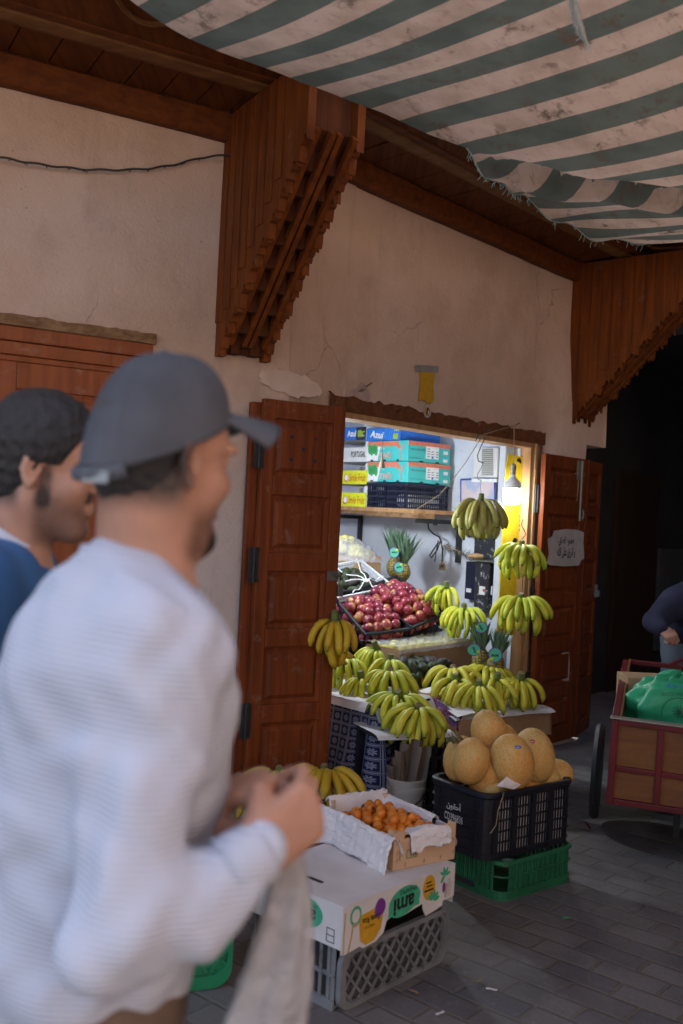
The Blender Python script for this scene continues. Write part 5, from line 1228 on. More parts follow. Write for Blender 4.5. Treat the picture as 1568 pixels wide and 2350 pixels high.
def melon(x, y, Y, lab, s=1.0, tilt=0, yaw=0, sq=1.0):
    P = at(x, y, Y); d = toward(P); right = Vector((-d.y, d.x, 0)); M = Matrix.Translation(P) @ Quaternion(d, R(-tilt)).to_matrix().to_4x4() @ Quaternion(right, R(yaw)).to_matrix().to_4x4() @ Matrix.Diagonal((s * sq, s * sq, s, 1))
    return inst('melon', MEL, M, lab, 'melon', ML)
melon(1124, 1684, 4.22, 'topmost netted melon leaning back over the melon heap', .98, -18, 10, 1.02)
melon(1226, 1735, 4.20, 'large netted melon with a pink sticker, at the right of the heap', 1.12, -12, 5)
melon(1176, 1748, 4.04, 'large orange netted melon with a blue sticker in the middle front', 1.13, -15, 20)
melon(1081, 1747, 4.03, 'round orange netted melon at the left front of the crate', .97, 5, 25, 1.02)
melon(1057, 1742, 4.12, 'netted melon with a dry vine at the far left of the crate', .93, 8, 10, .98)
melon(1118, 1775, 4.10, 'orange netted melon half hidden between the left and middle ones', 1.02, 8, 10, 1.02)
melon(1158, 1712, 4.34, 'netted melon at the back behind the topmost one', .95, -20, 0)
melon(1268, 1782, 4.33, 'netted melon low in the right corner of the crate', .95, 60, 30)
melon(1240, 1796, 4.26, 'netted melon sunk in the crate under the pink-stickered one', .92, 50, 30)
melon(1122, 1812, 4.10, 'netted melon low at the front corner, mostly under the rim', .85, 60, 60)
melon(1200, 1818, 4.2, 'netted melon deep in the crate beside the white paper', .9, 80, 0)
for (x, y, Y, rx, ry, mt_, lab) in ((1189, 1714, 3.955, .012, .007, m_blue, 'small blue oval sticker on the middle melon'), (1223, 1701, 4.11, .0095, .0095, flat('pink_print', (.55, .05, .16)), 'small round pink sticker on the right melon')):
    P = at(x, y, Y); d = (CAM - P).normalized(); M = frame(P, d.cross(Z) * -1, Z + d * .5); b = MB(); b.prism(disc((0, 0), rx, ry, 16), .002, M); b.prism(disc((0, 0), rx * .5, ry * .35, 10), .0024, M); b.cur = 1; b.prism(disc((0, 0), rx * .6, ry * .25, 10), .003, M); tag(b.build('fruit_sticker', [mt_, m_wht]), lab, 'sticker')
b = MB(); r_ = random.Random(2); P = at(1040, 1702, 4.05)
for i in range(12):
    d = Vector((r_.uniform(-1, 1), r_.uniform(-.5, .5), r_.uniform(-.3, 1))).normalized(); b.tube([P + Vector((.03, 0, -.005)), P + d * .02, P + d * .045 + Vector((0, 0, r_.uniform(-.02, .01)))], [.003, .0025, .001], 5)
for i in range(9):
    c = P + Vector((r_.uniform(-.05, .03), r_.uniform(-.02, .02), r_.uniform(-.02, .04))); a = r_.uniform(0, 6); b.add([c, c + Vector((.02 * math.cos(a), .01, .015 * math.sin(a))), c + Vector((.03 * math.cos(a + .5), 0, .025 * math.sin(a + .5))), c + Vector((.01 * math.cos(a + 1.2), -.01, .02 * math.sin(a + 1.2)))], [(0, 1, 2, 3)])
tag(b.build('melon_vine', soft('dry_vine', (.10, .12, .04), (.16, .14, .07), 40, .8)), 'withered green vine and leaves on the left melon', 'vine')
b = MB(); b.add([at(1140, 1803, 3.93), at(1168, 1779, 3.98), at(1203, 1797, 4.0), at(1180, 1812, 3.97), at(1150, 1806, 3.92)], [(0, 1, 2, 3, 4)]); tag(b.build('paper_corner', m_paper, solid=.002), 'white paper corner sticking out of the melon crate', 'paper')

# grey crate, pineapple carton, loquat box
GF = Vector((.058, 2.985, 0)); gdr, gdl = Vector((.668, .744, 0)), Vector((-.744, .668, 0)); Mgy = frame(GF, gdr, gdl)
gy = thing('plastic_crate', 'worn grey plastic crate with diamond lattice side, under the white pineapple box', 'crate', M=Mgy)
lx, ly, lz = .545, .38, .198
def lattice_face(L, H_, M, b, bh, rd=.045, step=.062, th=.006):
    fr = rounded_rect(L, H_, rd); fi = [(p[0] * (1 - .09) + L * .045, p[1] * (1 - .18) + H_ * .09) for p in fr]; n = len(fr)
    for z0, z1 in ((-.004, .014),):
        vs = [M @ Vector((*p, z0)) for p in fr] + [M @ Vector((*p, z1)) for p in fr] + [M @ Vector((*p, z1)) for p in fi] + [M @ Vector((*p, z0)) for p in fi]
        b.add(vs, [(j * n + i, j * n + (i + 1) % n, ((j + 1) % 4) * n + (i + 1) % n, ((j + 1) % 4) * n + i) for j in range(4) for i in range(n)])
    b.cur = 1; b.prism([(p[0] * .97 + L * .015, p[1] * .96 + H_ * .02) for p in fr], .004, M @ Matrix.Translation((0, 0, -.003))); b.cur = 0
    x0, x1, y0, y1 = L * .035, L * .965, H_ * .07, H_ * .93
    def clip(c, sgn):     # line y = sgn*x*k + c
        k = 1.15; P_ = []
        for x in (x0, x1):
            y = sgn * k * x + c
            if y0 <= y <= y1: P_.append((x, y))
        for y in (y0, y1):
            x = (y - c) / (sgn * k)
            if x0 < x < x1: P_.append((x, y))
        return P_[:2] if len(P_) >= 2 else None
    for sgn in (1, -1):
        c = -2 * L
        while c < 2 * L:
            q = clip(c, sgn)
            if q: b.bar(M @ Vector((*q[0], .005)), M @ Vector((*q[1], .005)), .008, th, M.to_3x3() @ Vector((0, 0, 1)))
            c += step
    yy = y0; r = 0
    while yy < y1:
        xx = x0 + (step / 2.3 / 2 if r % 2 else 0) + .01
        while xx < x1:
            bh.prism(disc((xx, yy), .010, .010, 10), .0012, M @ Matrix.Translation((0, 0, .0012))); xx += step / 2.3 * 1.0
        yy += step / 2; r += 1
b = MB(); bh = MB(); Mfr = frame((0, 0, 0), (1, 0, 0), (0, 0, 1))
lattice_face(lx, lz - .017, Mfr, b, bh); b.build('lattice_side', [m_plastic_gry, soft('dark_grey_plastic', (.075, .075, .075), (.045, .045, .046), 8, .6)], gy); bh.build('hole', m_black, gy)  # recessed panel in a darker grey than the lattice bars
b = MB(); b.box((.003, .012, 0), (.006, ly, lz)); b.box((lx - .006, .012, 0), (lx - .003, ly, lz)); b.box((.004, ly - .004, 0), (lx - .004, ly, lz)); b.box((.007, .0125, 0.005), (lx - .007, ly - .005, .012))
for i in range(11):
    b.box((-.003, .03 + i * .033, .03), (.0029, .042 + i * .033, lz - .0)); 
b.box((-.004, .012, 0), (.0028, ly, .03)); b.box((-.0042, .012, .1), (.0028, ly, .108)); b.build('crate_wall', m_plastic_gry, gy, bevel=.002)
b = MB()
for i in range(10):
    for zz in ((.035, .095), (.113, .19)): b.box((.0005, .043 + i * .033, zz[0]), (.0025, .062 + i * .033, zz[1]))
b.build('slot', m_black, gy)
AB = GF + gdr * -.018 + gdl * -.026; ABz = .1985; AH = .132
Mab = frame(Vector((AB.x, AB.y, ABz)), gdr, gdl); bxl, byl = .57, .42
am = thing('pineapple_carton', 'upside-down white pineapple carton with green, yellow and purple print, set over the grey crate', 'box', M=Mab)
b = MB(); I4 = Matrix.Identity(4)
b.box((0, 0, AH - .004), (bxl, byl, AH)); b.box((0, .0045, 0), (.004, byl, AH - .0045)); b.box((bxl - .004, .0045, .0), (bxl, byl, AH - .0045)); b.box((.0045, byl - .004, 0), (bxl - .0045, byl, AH - .0045))
fp = [(0, AH - .0045), (0, -.012), (.012, -.016), (.085, -.010), (.10, -.02), (.16, -.016), (.195, .0), (.21, .035), (.235, .04), (.30, .028), (.36, .036), (.395, .04), (.40, .018), (.415, -.006), (.47, .0), (.505, .006), (.508, .02), (bxl, .022), (bxl, AH - .0045)]
b.prism(fp[::-1], .004, frame((0, .004, 0), (1, 0, 0), (0, 0, 1)))
cart_o = b.build('carton', m_whitecard, am)
Aam = frame((0, -.0004, 0), (1, 0, 0), (0, 0, 1))
m_mng = flat('mustard_print', (.66, .36, .02), .6); m_grn2 = flat('emerald_print', (.06, .42, .24), .6)
def clipz(poly): return poly
decal([disc((.295, .075), .078, .048, 24, .05, .05, 1)[:] ], Aam, m_grn2, am)
decal([[(.215, .04), (.375, .045), (.37, .075), (.22, .09)]], Aam, m_grn2, am, t=.0011)
lettering('ami', .052, Aam @ Matrix.Translation((.292, .066, .0016)) @ Matrix.Rotation(math.pi, 4, 'Z'), m_ink, am, width=.105, bold=.035)
lettering('PINEAPPLE', .0145, Aam @ Matrix.Translation((.312, .105, .0016)) @ Matrix.Rotation(math.pi, 4, 'Z'), m_ink, am, width=.085, bold=.015)
decal([[(.07, .095), (.085, .085), (.13, .088), (.175, .098), (.19, .07), (.18, .02), (.15, -.008), (.11, -.012), (.085, .005), (.078, .05)]], Aam, m_mng, am)
decal([disc((.172, .086), .024, .030, 14, -.2, .08, 1)], Aam, m_purple, am, t=.002)
lettering('Costa Rica', .019, Aam @ Matrix.Translation((.132, .062, .002)) @ Matrix.Rotation(math.pi, 4, 'Z'), m_ink, am, width=.085, bold=.03); lettering('PRODUCT OF', .0075, Aam @ Matrix.Translation((.125, .042, .002)) @ Matrix.Rotation(math.pi, 4, 'Z'), m_ink, am, width=.045, bold=.01)
for r0_, mm_, t_ in ((.026, m_grn2, .0013), (.018, m_whitecard, .0016)): decal([disc((.058, .09), r0_, r0_ * 1.15, 18)], Aam, mm_, am, t=t_)
decal([disc((.425, .085), .033, .042, 20, .1)], Aam, m_mng, am, t=.0013)
decal([rect(.405, .10, .435, .105), rect(.41, .088, .442, .093), rect(.398, .074, .448, .080)], Aam, m_ink, am, t=.0019)
decal([disc((.447 + .022 * math.cos(a), .035 + .022 * math.sin(a)), .016, .006, 10, a) for a in (2.4, 1.9, 1.3, .7, .2)] + [disc((.51 + .016 * math.cos(a), .105 + .016 * math.sin(a)), .014, .005, 10, a) for a in (.2, 1.0, 1.8, 2.6, 3.9)], Aam, m_grn2, am, t=.0022)
decal([disc((.508, .065), .008, .018, 12)], Aam, m_purple, am)
for qs in (((.045, .062, .002), (.04, .03, .002), (.028, -.012, .002)), ((.008, .11, .002), (.006, .05, .002), (.006, -.012, .002)), ((.520, .075, .002), (.517, .03, .002))):
    b = MB(); b.tube([Aam @ Vector(q) for q in qs], .0022, 5); b.build('torn_edge', m_cardedge, am)
decal([disc((.056, .063), .013, .006, 10)], Aam, m_cardedge, am, 'torn_tab', .0026)
decal([disc((.535, .06), .012, .03, 14)], Aam, soft('flap_card', (.6, .57, .55), (.5, .47, .45), 40), am, 'flap', .003)
Ale = frame((-.0004, byl, 0), (0, -1, 0), (0, 0, 1))     # left side face, reads from the left
decal([disc((byl - .15, .075), .07, .045, 20)], Ale, m_grn2, am); lettering('ami', .045, Ale @ Matrix.Translation((byl - .15, .068, .0016)) @ Matrix.Rotation(math.pi, 4, 'Z'), m_ink, am, width=.085, bold=.03); lettering('PINEAPPLE', .012, Ale @ Matrix.Translation((byl - .14, .10, .0016)) @ Matrix.Rotation(math.pi, 4, 'Z'), m_ink, am, width=.07)
decal([rect(byl - .06, .012 + .02 * k, byl - .03, .014 + .02 * k) for k in range(3)] + [rect(byl - .062 + .03 * k, .012, byl - .060 + .03 * k, .054) for k in range(2)], Ale, m_ink, am, t=.001)
for x_, y_ in ((.12, .17), (.12, .30)):
    b = MB(); b.prism([(p[0] - .035 + x_, p[1] + y_) for p in rounded_rect(.016, .075, .007)], .001, Matrix.Translation((0, 0, AH + .0003))); b.build('hand_hole', flat('hole_dark', (.03, .018, .014)), am)
# loquat box
LT = ABz + AH + .001
lf = atz(901, 1999, LT); Mlq = frame(lf, (.83, .558, 0), (-.558, .83, 0)); lw, ll_, lh = .265, .40, .10
m_ply = wood('poplar_ply', (.62, .42, .27), (.52, .34, .21), 0, .7, .6, .08)
lq = thing('wooden_fruit_box', 'pale plywood fruit box of loquats, lined with white paper, on the pineapple carton', 'box', M=Mlq)
b = MB(); b.box((0, 0, 0), (lw, .005, lh)); b.box((.0, ll_ - .005, 0), (lw, ll_, lh)); b.box((0, .0055, 0), (.004, ll_ - .0055, lh * .85)); b.box((lw - .004, .0055, 0), (lw, ll_ - .0055, lh * .85)); b.box((.0045, .0055, 0), (lw - .0045, ll_ - .0055, .005)); b.build('box_wall', m_ply, lq)
b = MB()
for x_ in (.0, lw):
    for y_ in (.0055, ll_ - .0055):
        sx = 1 if x_ == 0 else -1; sy = 1 if y_ < .1 else -1
        b.prism([(x_ + sx * .0045, y_), (x_ + sx * .032, y_), (x_ + sx * .0045, y_ + sy * .032)][:: sx * sy], lh + .025)
b.build('corner_block', m_ply, lq)
b = MB(); b.prism([(.0, lh), (.04, lh), (.055, lh + .022), (0, lh + .024)], .004, frame((0, .004, 0), (1, 0, 0), (0, 0, 1))); b.prism([(lw - .07, lh), (lw, lh), (lw, lh + .026), (lw - .06, lh + .024)], .004, frame((0, .004, 0), (1, 0, 0), (0, 0, 1))); b.build('end_lug', m_ply, lq)
Aq = frame((0, -.0005, 0), (1, 0, 0), (0, 0, 1)); m_stamp = flat('green_stamp', (.16, .24, .12), .8)
decal([rect(.055, .032, .1, .034), rect(.055, .058, .1, .060), rect(.055, .032, .0565, .06), rect(.0985, .032, .1, .06), rect(.07, .032, .0715, .06)] + [rect(.074 + .008 * k, .038, .079 + .008 * k, .054) for k in range(3)], Aq, m_stamp, lq); decal([rect(.024, .03 + .006 * k, .03, .034 + .006 * k) for k in range(8)], Aq, m_stamp, lq)
b = MB(); b.tube([Aq @ Vector(q) for q in ((.17, .09, .002), (.19, .075, .002), (.215, .055, .002))], .0016, 5); b.build('pen_stroke', m_blue, lq)
for x_, z_ in ((.015, .025), (.015, .05), (.02, .085), (.13, .006), (.2, .008), (.255, .02), (.255, .06), (.05, .005)):
    b = MB(); b.bar(Aq @ Vector((x_, z_, .001)), Aq @ Vector((x_ + .002, z_ + .014, .001)), .0016, .0012); b.build('staple', m_steel, lq)
b = MB(); b.prism(disc((.035, .045), .005, .005, 10), .001, frame((-.0006, .07, 0), (0, -1, 0), (0, 0, 1))); b.build('knot_hole', m_ink, lq)
hp = heap(Mlq, lw, ll_ * .80, .085, .03, .034, LOQ, 'loquat', 'orange loquat heaped in the paper-lined wooden box', 'loquat', 'loquats in the wooden box', 11, margin=.028, jit=.4, scale=1.02) if False else None
r_ = random.Random(11)
for L, (mg, z_) in enumerate(((.035, .075), (.05, .098), (.085, .122))):
    y = mg + .01
    row = 0
    while y < ll_ - mg - .03:
        x = mg + (.018 if row % 2 else 0)
        while x < lw - mg:
            inst('loquat', r_.choice(LOQ), Mlq @ Matrix.Translation((x + r_.uniform(-.005, .005), y + .02 + r_.uniform(-.005, .005), z_ + r_.uniform(-.005, .005))) @ rrot(r_, 80) @ Matrix.Scale(r_.uniform(.95, 1.15), 4), 'orange loquat heaped in the paper-lined wooden box', 'loquat', 'loquats in the wooden box')
            x += .039
        y += .034; row += 1
lp_ = thing('paper_liner', 'crumpled white paper lining the loquat box and folded over its long side and end', 'paper', M=Mlq)
def over_side(u, v):      # along length y, v: inside bottom -> rim -> outside down
    y = -.015 + (ll_ + .06) * u; c = crease(u * 7, v * 4, 1, 2)
    if v < .35: k = v / .35; x, z = .03 - .022 * k, .06 + (lh + .012 - .06) * k
    elif v < .45: k = (v - .35) / .1; x, z = .008 - .020 * k, lh + .012 + .008 * math.sin(k * math.pi)
    else: k = (v - .45) / .55; x, z = -.012 - .022 * k - .03 * k * (u > .8) , lh + .012 - (.105 + .02 * blob((u * 4, 0, 0))) * k
    return (x + .05 * c * (v > .3) - .05 * max(0, u - .7) / .3 * v, y + .01 * c, z + .034 * crease(u * 5, v * 5, 1, 7))
b = MB(); b.grid(over_side, 40, 24); b.build('side_fold', m_paper, lp_, smooth=28, solid=.0015)
def far_side(u, v):
    y = .1 + (ll_ - .05) * u; k = v; return (lw - .03 + .045 * k + .035 * crease(u * 6, v * 4), y, .07 + .055 * math.sin(k * 2.4) + .014 * crease(u * 4, v * 4, 1, 3))
b = MB(); b.grid(far_side, 24, 14); b.build('side_fold', m_paper, lp_, smooth=28, solid=.0015)
def back_end(u, v): return (lw * u, ll_ - .03 + .05 * v + .014 * crease(u * 5, v * 3), .06 + .085 * math.sin(v * 2.2) + .05 * crease(u * 5, v * 4, 1, 4))
b = MB(); b.grid(back_end, 20, 12); b.build('end_fold', m_paper, lp_, smooth=28, solid=.0015)
def front_end(u, v):
    x = .06 + .175 * u; c = crease(u * 6, v * 4, 1, 9)
    if v < .4: k = v / .4; yy, zz = .09 - .09 * k, lh - .01 + .03 * k + .016 * math.sin(u * 3)
    else: k = (v - .4) / .6; yy, zz = -.006 - .008 * k, lh + .018 - (.045 + .022 * blob((u * 4, 3, 1))) * k - .012 * k * (u < .25)
    return (x, yy - .034 * abs(c) * (v > .3), zz + .03 * c)
b = MB(); b.grid(front_end, 26, 18); b.build('end_fold', m_paper, lp_, smooth=28, solid=.0015)
def hang_out(u, v): return (lw + .008 + .045 * v * math.sin(u * 2.6 + .3) + .014 * crease(u * 5, v * 4, 1, 5), .02 + .09 * u + .01 * math.sin(v * 6), lh + .005 - .105 * v * (.6 + .5 * u) + .006 * crease(u * 3, v * 3, 1, 6))
b = MB(); b.grid(hang_out, 12, 14); b.build('side_fold', m_paper, lp_, smooth=28, solid=.0015)

# green crate standing on end behind the man
Pg = atz(528, 2262, 0); Mug = frame(Vector((Pg.x, Pg.y, .004)), (-.93, -.36, 0), (0, 0, 1)); ug = thing('plastic_crate', 'green plastic crate stood on its end showing its latticed base, behind the capped man', 'crate', M=Mug)
# local x goes left in the picture, y up, z = x cross y
b = MB(); bh = MB(); Hc, Lc = .44, .36; zdir = (Mug.to_3x3() @ Vector((0, 0, 1))).dot(CAM - Mug.translation)
sg = 1 if zdir > 0 else -1
lattice_face(Lc, Hc, Matrix.Diagonal((1, 1, sg, 1)), b, bh, rd=.06, step=.085, th=.008)
for k in range(7):
    yy = .05 + k * .055; b.bar((.02, yy, sg * .004), (Lc - .02, yy + .0, sg * .004), .003, .006, (0, 0, 1))
b.build('lattice_base', [m_plastic_grn, m_plastic_grn] and soft('bright_green_plastic', (.015, .23, .10), (.012, .16, .07), 7, .45, .1, 40, dirt=((.09, .09, .07), 9, .55)), ug); 
b = MB(); ring_band(b, rounded_rect(Lc, Hc, .06), 0, .2, .006, Matrix.Diagonal((1, 1, -sg, 1)) ); b.build('crate_wall', m_plastic_grn, ug)

# hand cart on the right with a green sack
m_redm = soft('red_painted_metal', (.15, .009, .013), (.085, .007, .009), 6, .45, .1, dirt=((.06, .03, .025), 12, .6)); Mpl = Mat('stained_plywood', .6); v = Mpl.co(); g_ = Mpl.noise(Mpl.co(scale=(3, 3, 30)), 1, 4); sw = Mpl.noise(Mpl.vadd(v, Mpl.noise(v, 3, 3, out=1), .25), 4.5, 2)
c = Mpl.mix(g_.step(.3, .7), (.21, .08, .018), (.145, .05, .012)); c = Mpl.mix((((sw * 9).fract() - .5).abs()).step(.12, .02) * .3, c, (.12, .05, .022)); c = Mpl.mix(sw.step(.55, .64) * .5, c, (.10, .04, .02)); Mpl.color(c); m_plyd = Mpl.m
cf = atz(1404, 1652, .66); cz0 = .66 - .37
crt = at(1568, 1684, 4.18)
cxd = Vector((.95, -.30, -.02)); cyd = Vector((.32, .94, .055)); Mct = frame(cf, cxd, cyd); CW, CLn, CHt = .95, 1.45, .37
Mct = Mct @ Matrix.Translation((0, 0, -CHt))
ct = thing('hand_cart', 'wooden market hand cart with red metal frame and stained plywood panels', 'cart', M=Mct)
b = MB(); t = .03
for x_ in (0, CW - t):
    for y_ in (0, CLn - t): b.box((x_, y_, 0), (x_ + t, y_ + t, CHt + (.0 if y_ == 0 else 0)))
for z_ in (0, CHt - .02):
    b.box((t, -.001, z_), (CW - t, t - .001, z_ + .025)); b.box((t, CLn - t + .001, z_), (CW - t, CLn + .001, z_ + .025)); b.box((-.001, t, z_), (t - .001, CLn - t, z_ + .025)); b.box((CW - t + .001, t, z_), (CW + .001, CLn - t, z_ + .025))
b.box((t, .002, CHt * .40), (CW - t, .02, CHt * .40 + .022)); b.box((.195, -.0005, .025), (.22, .0195, CHt - .02)); b.box((.42, -.0005, .025), (.445, .0195, CHt - .02)); b.box((.64, -.0005, .025), (.665, .0195, CHt - .02))
b.box((.3, CLn - t + .002, .025), (.325, CLn - .001, CHt - .02)); b.box((.6, CLn - t + .002, .025), (.625, CLn - .001, CHt - .02))
b.build('frame', m_redm, ct, bevel=.003)
b = MB(); b.box((-.006, -.008, CHt + .006), (CW + .006, .036, CHt + .012)); b.build('rim', m_gal, ct, bevel=.002)
b = MB(); b.box((t, .021, .025), (CW - t, .033, CHt - .02)); b.build('front_panel', m_plyd, ct)
b = MB(); b.box((.031, t, .025), (.041, CLn - t, CHt + .012)); b.box((CW - .041, t, .025), (CW - .031, CLn - t, CHt)); b.build('side_panel', m_plyd, ct)
b = MB(); b.box((.042, .034, .0), (CW - .042, CLn - t, .02)); b.build('floor', m_plyd, ct)
for x_ in (-.07, CW + .03):
    w_ = MB(); Mw = frame((x_, CLn * .45, -.055), (0, 1, 0), (0, 0, 1)); w_.lathe([(.19, -.02), (.225, -.02), (.235, 0), (.225, .02), (.19, .02)], 28, Mw); wo = w_.build('wheel', m_black, ct, smooth=40)
    w_ = MB()
    for k in range(8): w_.bar(Mw @ Vector((0, 0, 0)), Mw @ Vector((.2 * math.cos(k * .785), .2 * math.sin(k * .785), 0)), .006, .006)
    w_.build('spoke', m_gal, wo)
b = MB(); b.box((.3, .5, -.28), (.33, .53, -.001)); b.build('prop', m_black, ct)
b = MB(); b.tube([(.25, CLn - .02, CHt), (.5, CLn + .1, CHt + .12), (1.0, CLn + .16, CHt + .22)], .010, 8); b.tube([(.44, CLn + .16, CHt + .225), (1.1, CLn + .16, CHt + .225)], .014, 8); b.build('push_handle', m_redm, ct, smooth=50)
m_sack = Mat('green_sack', .45); v = m_sack.co(); m_sack.color(m_sack.mix(m_sack.noise(v, 7, 4).step(.35, .7), (.025, .37, .17), (.05, .46, .24))); m_sack.bump(m_sack.noise(v, 90, 2), .15, .002); m_sack = m_sack.m
sp_ = at(1560, 1612, 4.75); sk = thing('green_sack', 'crumpled green woven sack with blue and dark print lying in the hand cart', 'sack', sp_)
def sack(u, v):
    a = 2 * math.pi * u; e = math.pi * (v - .5); r_ = .25 * math.cos(e) ** .7 if abs(e) < 1.57 else 0; d = 1 + .22 * blob((math.cos(a) * 1.5, math.sin(a) * 1.5, v * 2.5), 1.6) + .5 * crease(u * 4, v * 3, 1, 3)
    zz = .185 * math.sin(e)
    return Vector((r_ * math.cos(a) * d * 1.05, r_ * math.sin(a) * d * .8, zz * d - .03))
b = MB(); b.grid(sack, 60, 36); so_ = b.build('sack', m_sack, sk, smooth=50)
d = toward(sp_); Ms_ = frame(d * .215 + Vector((.0, 0, .01)), Vector((-d.y, d.x, 0)), Vector((-d.x * .35, -d.y * .35, .93)))
b = MB()
b.tube([Ms_ @ Vector((.075 * math.cos(a), -.03 + .075 * math.sin(a), .0)) for a in np.linspace(0, 3.3, 20)], .0016, 4)
for k in range(14): b.bar(Ms_ @ Vector((0, -.02, .004)), Ms_ @ Vector((.03 * math.cos(k * .45), -.02 + .03 * math.sin(k * .45), .004)), .002, .003)
b.build('emblem', flat('dark_green_print', (.012, .10, .05)), sk)
lettering('SOCIETE ANONYME', .016, Ms_ @ Matrix.Translation((-.015, .06, .008)) @ Matrix.Rotation(.12, 4, 'Z'), flat('dark_green_print', (.012, .10, .05)), sk, width=.13)
b = MB()
for k in range(5): b.prism(disc((-.05 + .03 * k, .10), .009, .006, 6, .4, .3, k), .002, Ms_ @ Matrix.Translation((0, 0, -.01)))
b.build('print', m_blue, sk)
b = MB(); P_ = at(1500, 1560, 5.1); b.box((-.16, -.1, -.10), (.2, .1, .02), Matrix.Translation(P_)); o = b.build('carton', m_card, bevel=.003); tag(o, 'brown carton edge showing behind the green sack in the cart', 'box')
# litter on the paving
for i, (x, y, lab, mt_) in enumerate(((1340, 1900, 'dark red plastic scrap on the paving by the cart', m_redm), (1300, 2110, 'small green leaf scrap lying on the paving', m_lgrn), (1128, 2275, 'pale torn paper strip lying on the paving', m_paper), (1010, 2330, 'white speck of paper on the paving near the grey crate', m_paper), (1100, 2255, 'curled dry leaf on the paving', m_rope), (1190, 2390, 'dark crumpled leaf on the paving in the foreground', m_ink), (950, 2280, 'brown dry leaf beside the grey crate on the paving', m_card))):
    c = atz(x, y, .006); r_ = random.Random(i); b = MB(); ang = r_.uniform(0, 3); s_ = .022 if i else .04
    b.grid(lambda u, v: c + Vector(((u - .5) * s_ * 1.6 * math.cos(ang) - (v - .5) * s_ * .5 * math.sin(ang), (u - .5) * s_ * 1.6 * math.sin(ang) + (v - .5) * s_ * .5 * math.cos(ang), .004 + .012 * abs(crease(u * 3, v * 3, 1, i)) + (.025 * math.sin(u * 3.1) if i == 0 else 0))), 5, 3)
    tag(b.build('litter', mt_, smooth=40), lab, 'litter')

# ================================================================== AWNING
Mw_ = Mat('striped_canvas', .85, .1); uv = Mw_.co('UV'); x, y, z = Mw_.xyz(uv); v = Mw_.co()
st_ = ((x / .225) + (Mw_.noise(uv, 2, 2) - .5) * .02).fract().lt(.5)
pale = Mw_.mix(Mw_.noise(v, 5, 5, .65).step(.35, .7), (.60, .40, .265), (.45, .295, .185)); dark = Mw_.mix(Mw_.noise(v, 5, 4).step(.35, .7), (.14, .145, .10), (.10, .108, .076))
c = Mw_.mix(st_, pale, dark); dn = Mw_.noise(Mw_.co('UV', loc=(3, 1, 0)), 9, 5, .7).step(.52, .66) * Mw_.noise(Mw_.co('UV', loc=(1, 7, 0)), 1.9, 2).step(.40, .56)
c = Mw_.mix(dn * .9, c, (.13, .085, .05)); c = Mw_.mix(Mw_.noise(Mw_.co('UV', scale=(1, 5, 1)), 14, 5, .7).step(.58, .68) * .5, c, (.16, .12, .09))
Mw_.color(c); Mw_.bump(Mw_.noise(v, 90, 2) + Mw_.noise(v, 4, 4) * 2, .25, .004)
tr = Mw_.nt.nodes.new('ShaderNodeBsdfTranslucent'); Mw_.nt.links.new(c.k, tr.inputs[0]); mx_ = Mw_.nt.nodes.new('ShaderNodeMixShader'); mx_.inputs[0].default_value = .55
out = [n for n in Mw_.nt.nodes if n.type == 'OUTPUT_MATERIAL'][0]; Mw_.nt.links.new(Mw_.b.outputs[0], mx_.inputs[1]); Mw_.nt.links.new(tr.outputs[0], mx_.inputs[2]); Mw_.nt.links.new(mx_.outputs[0], out.inputs[0])
edge = [(-150, -260, 3.02), (150, -100, 3.04), (320, 0, 3.06), (440, 72, 3.06), (560, 140, 3.05), (690, 207, 3.03), (800, 245, 3.02), (880, 268, 3.0), (980, 303, 2.98), (1072, 330, 2.95), (1110, 372, 2.93), (1160, 428, 2.91), (1215, 484, 2.90), (1285, 515, 2.90), (1380, 532, 2.93), (1480, 544, 2.96), (1568, 550, 2.98), (1700, 556, 3.0), (1900, 562, 3.05)]
EP = [atz(*e) for e in edge]
ss = [0]
for i in range(1, len(EP)): ss.append(ss[-1] + (EP[i] - EP[i - 1]).length)
def edge_at(s):
    for i in range(1, len(ss)):
        if s <= ss[i] or i == len(ss) - 1:
            k = (s - ss[i - 1]) / (ss[i] - ss[i - 1]); return EP[i - 1].lerp(EP[i], k)
ACR = Vector((.756, -.655, 0))
S0, S1 = 0, ss[-1]
crs = EP[9]; crs_s = ss[9]
def awn(u, v):
    s = S0 + (S1 - S0) * u; p = edge_at(s); d = 3.3 * v
    q = p + ACR * d
    a = (q - O2).dot(T2); n_ = -(q - O2).dot(N2)
    sag = -.16 * math.sin(min(1, v) * math.pi) + .03 * math.sin(a * 5 + 1) * math.exp(-v * 2) + .02 * blob((a * 1.3, n_ * 1.3, 2)) + .05 * v
    # flap: a fold hanging below the first length of cloth
    if a > -.58:
        nf = 1.14 + (a + .565) * 1.05 + .05 * math.sin(a * 5); k_ = min(1, (a + .58) / .25)
        sag += k_ * (-.075 * math.exp(-((n_ - nf + .13) / .10) ** 2) + .05 * math.exp(-((n_ - nf) / .035) ** 2) - .03 * math.exp(-((n_ - nf + .3) / .12) ** 2) * math.sin(a * 14))
        sag += k_ * .028 * math.sin(a * 17 + n_ * 7) * math.exp(-max(0, n_ - .75) * 2.0)
    return q + Z * sag
b = MB(); b.grid(awn, 220, 90)
uvs = []
for (u, v), p in zip(b.uv, b.v):
    q = Vector(p) - O2; a_, n_ = q.dot(T2), -q.dot(N2); nf = 1.14 + (a_ + .565) * 1.05 + .05 * math.sin(a_ * 5)
    uvs.append((a_ + .16 * n_ + .02 * n_ ** 2 + (.10 + .12 * (nf - n_) if a_ > -.57 and n_ < nf else 0), -n_))
b.uv = uvs
aw = thing('striped_awning', 'stained green and cream striped canvas awning sagging over the street', 'awning', (0.8, 3.5, 3.0))
b.build('canvas', Mw_.m, aw, world=True, smooth=180, uv=True)
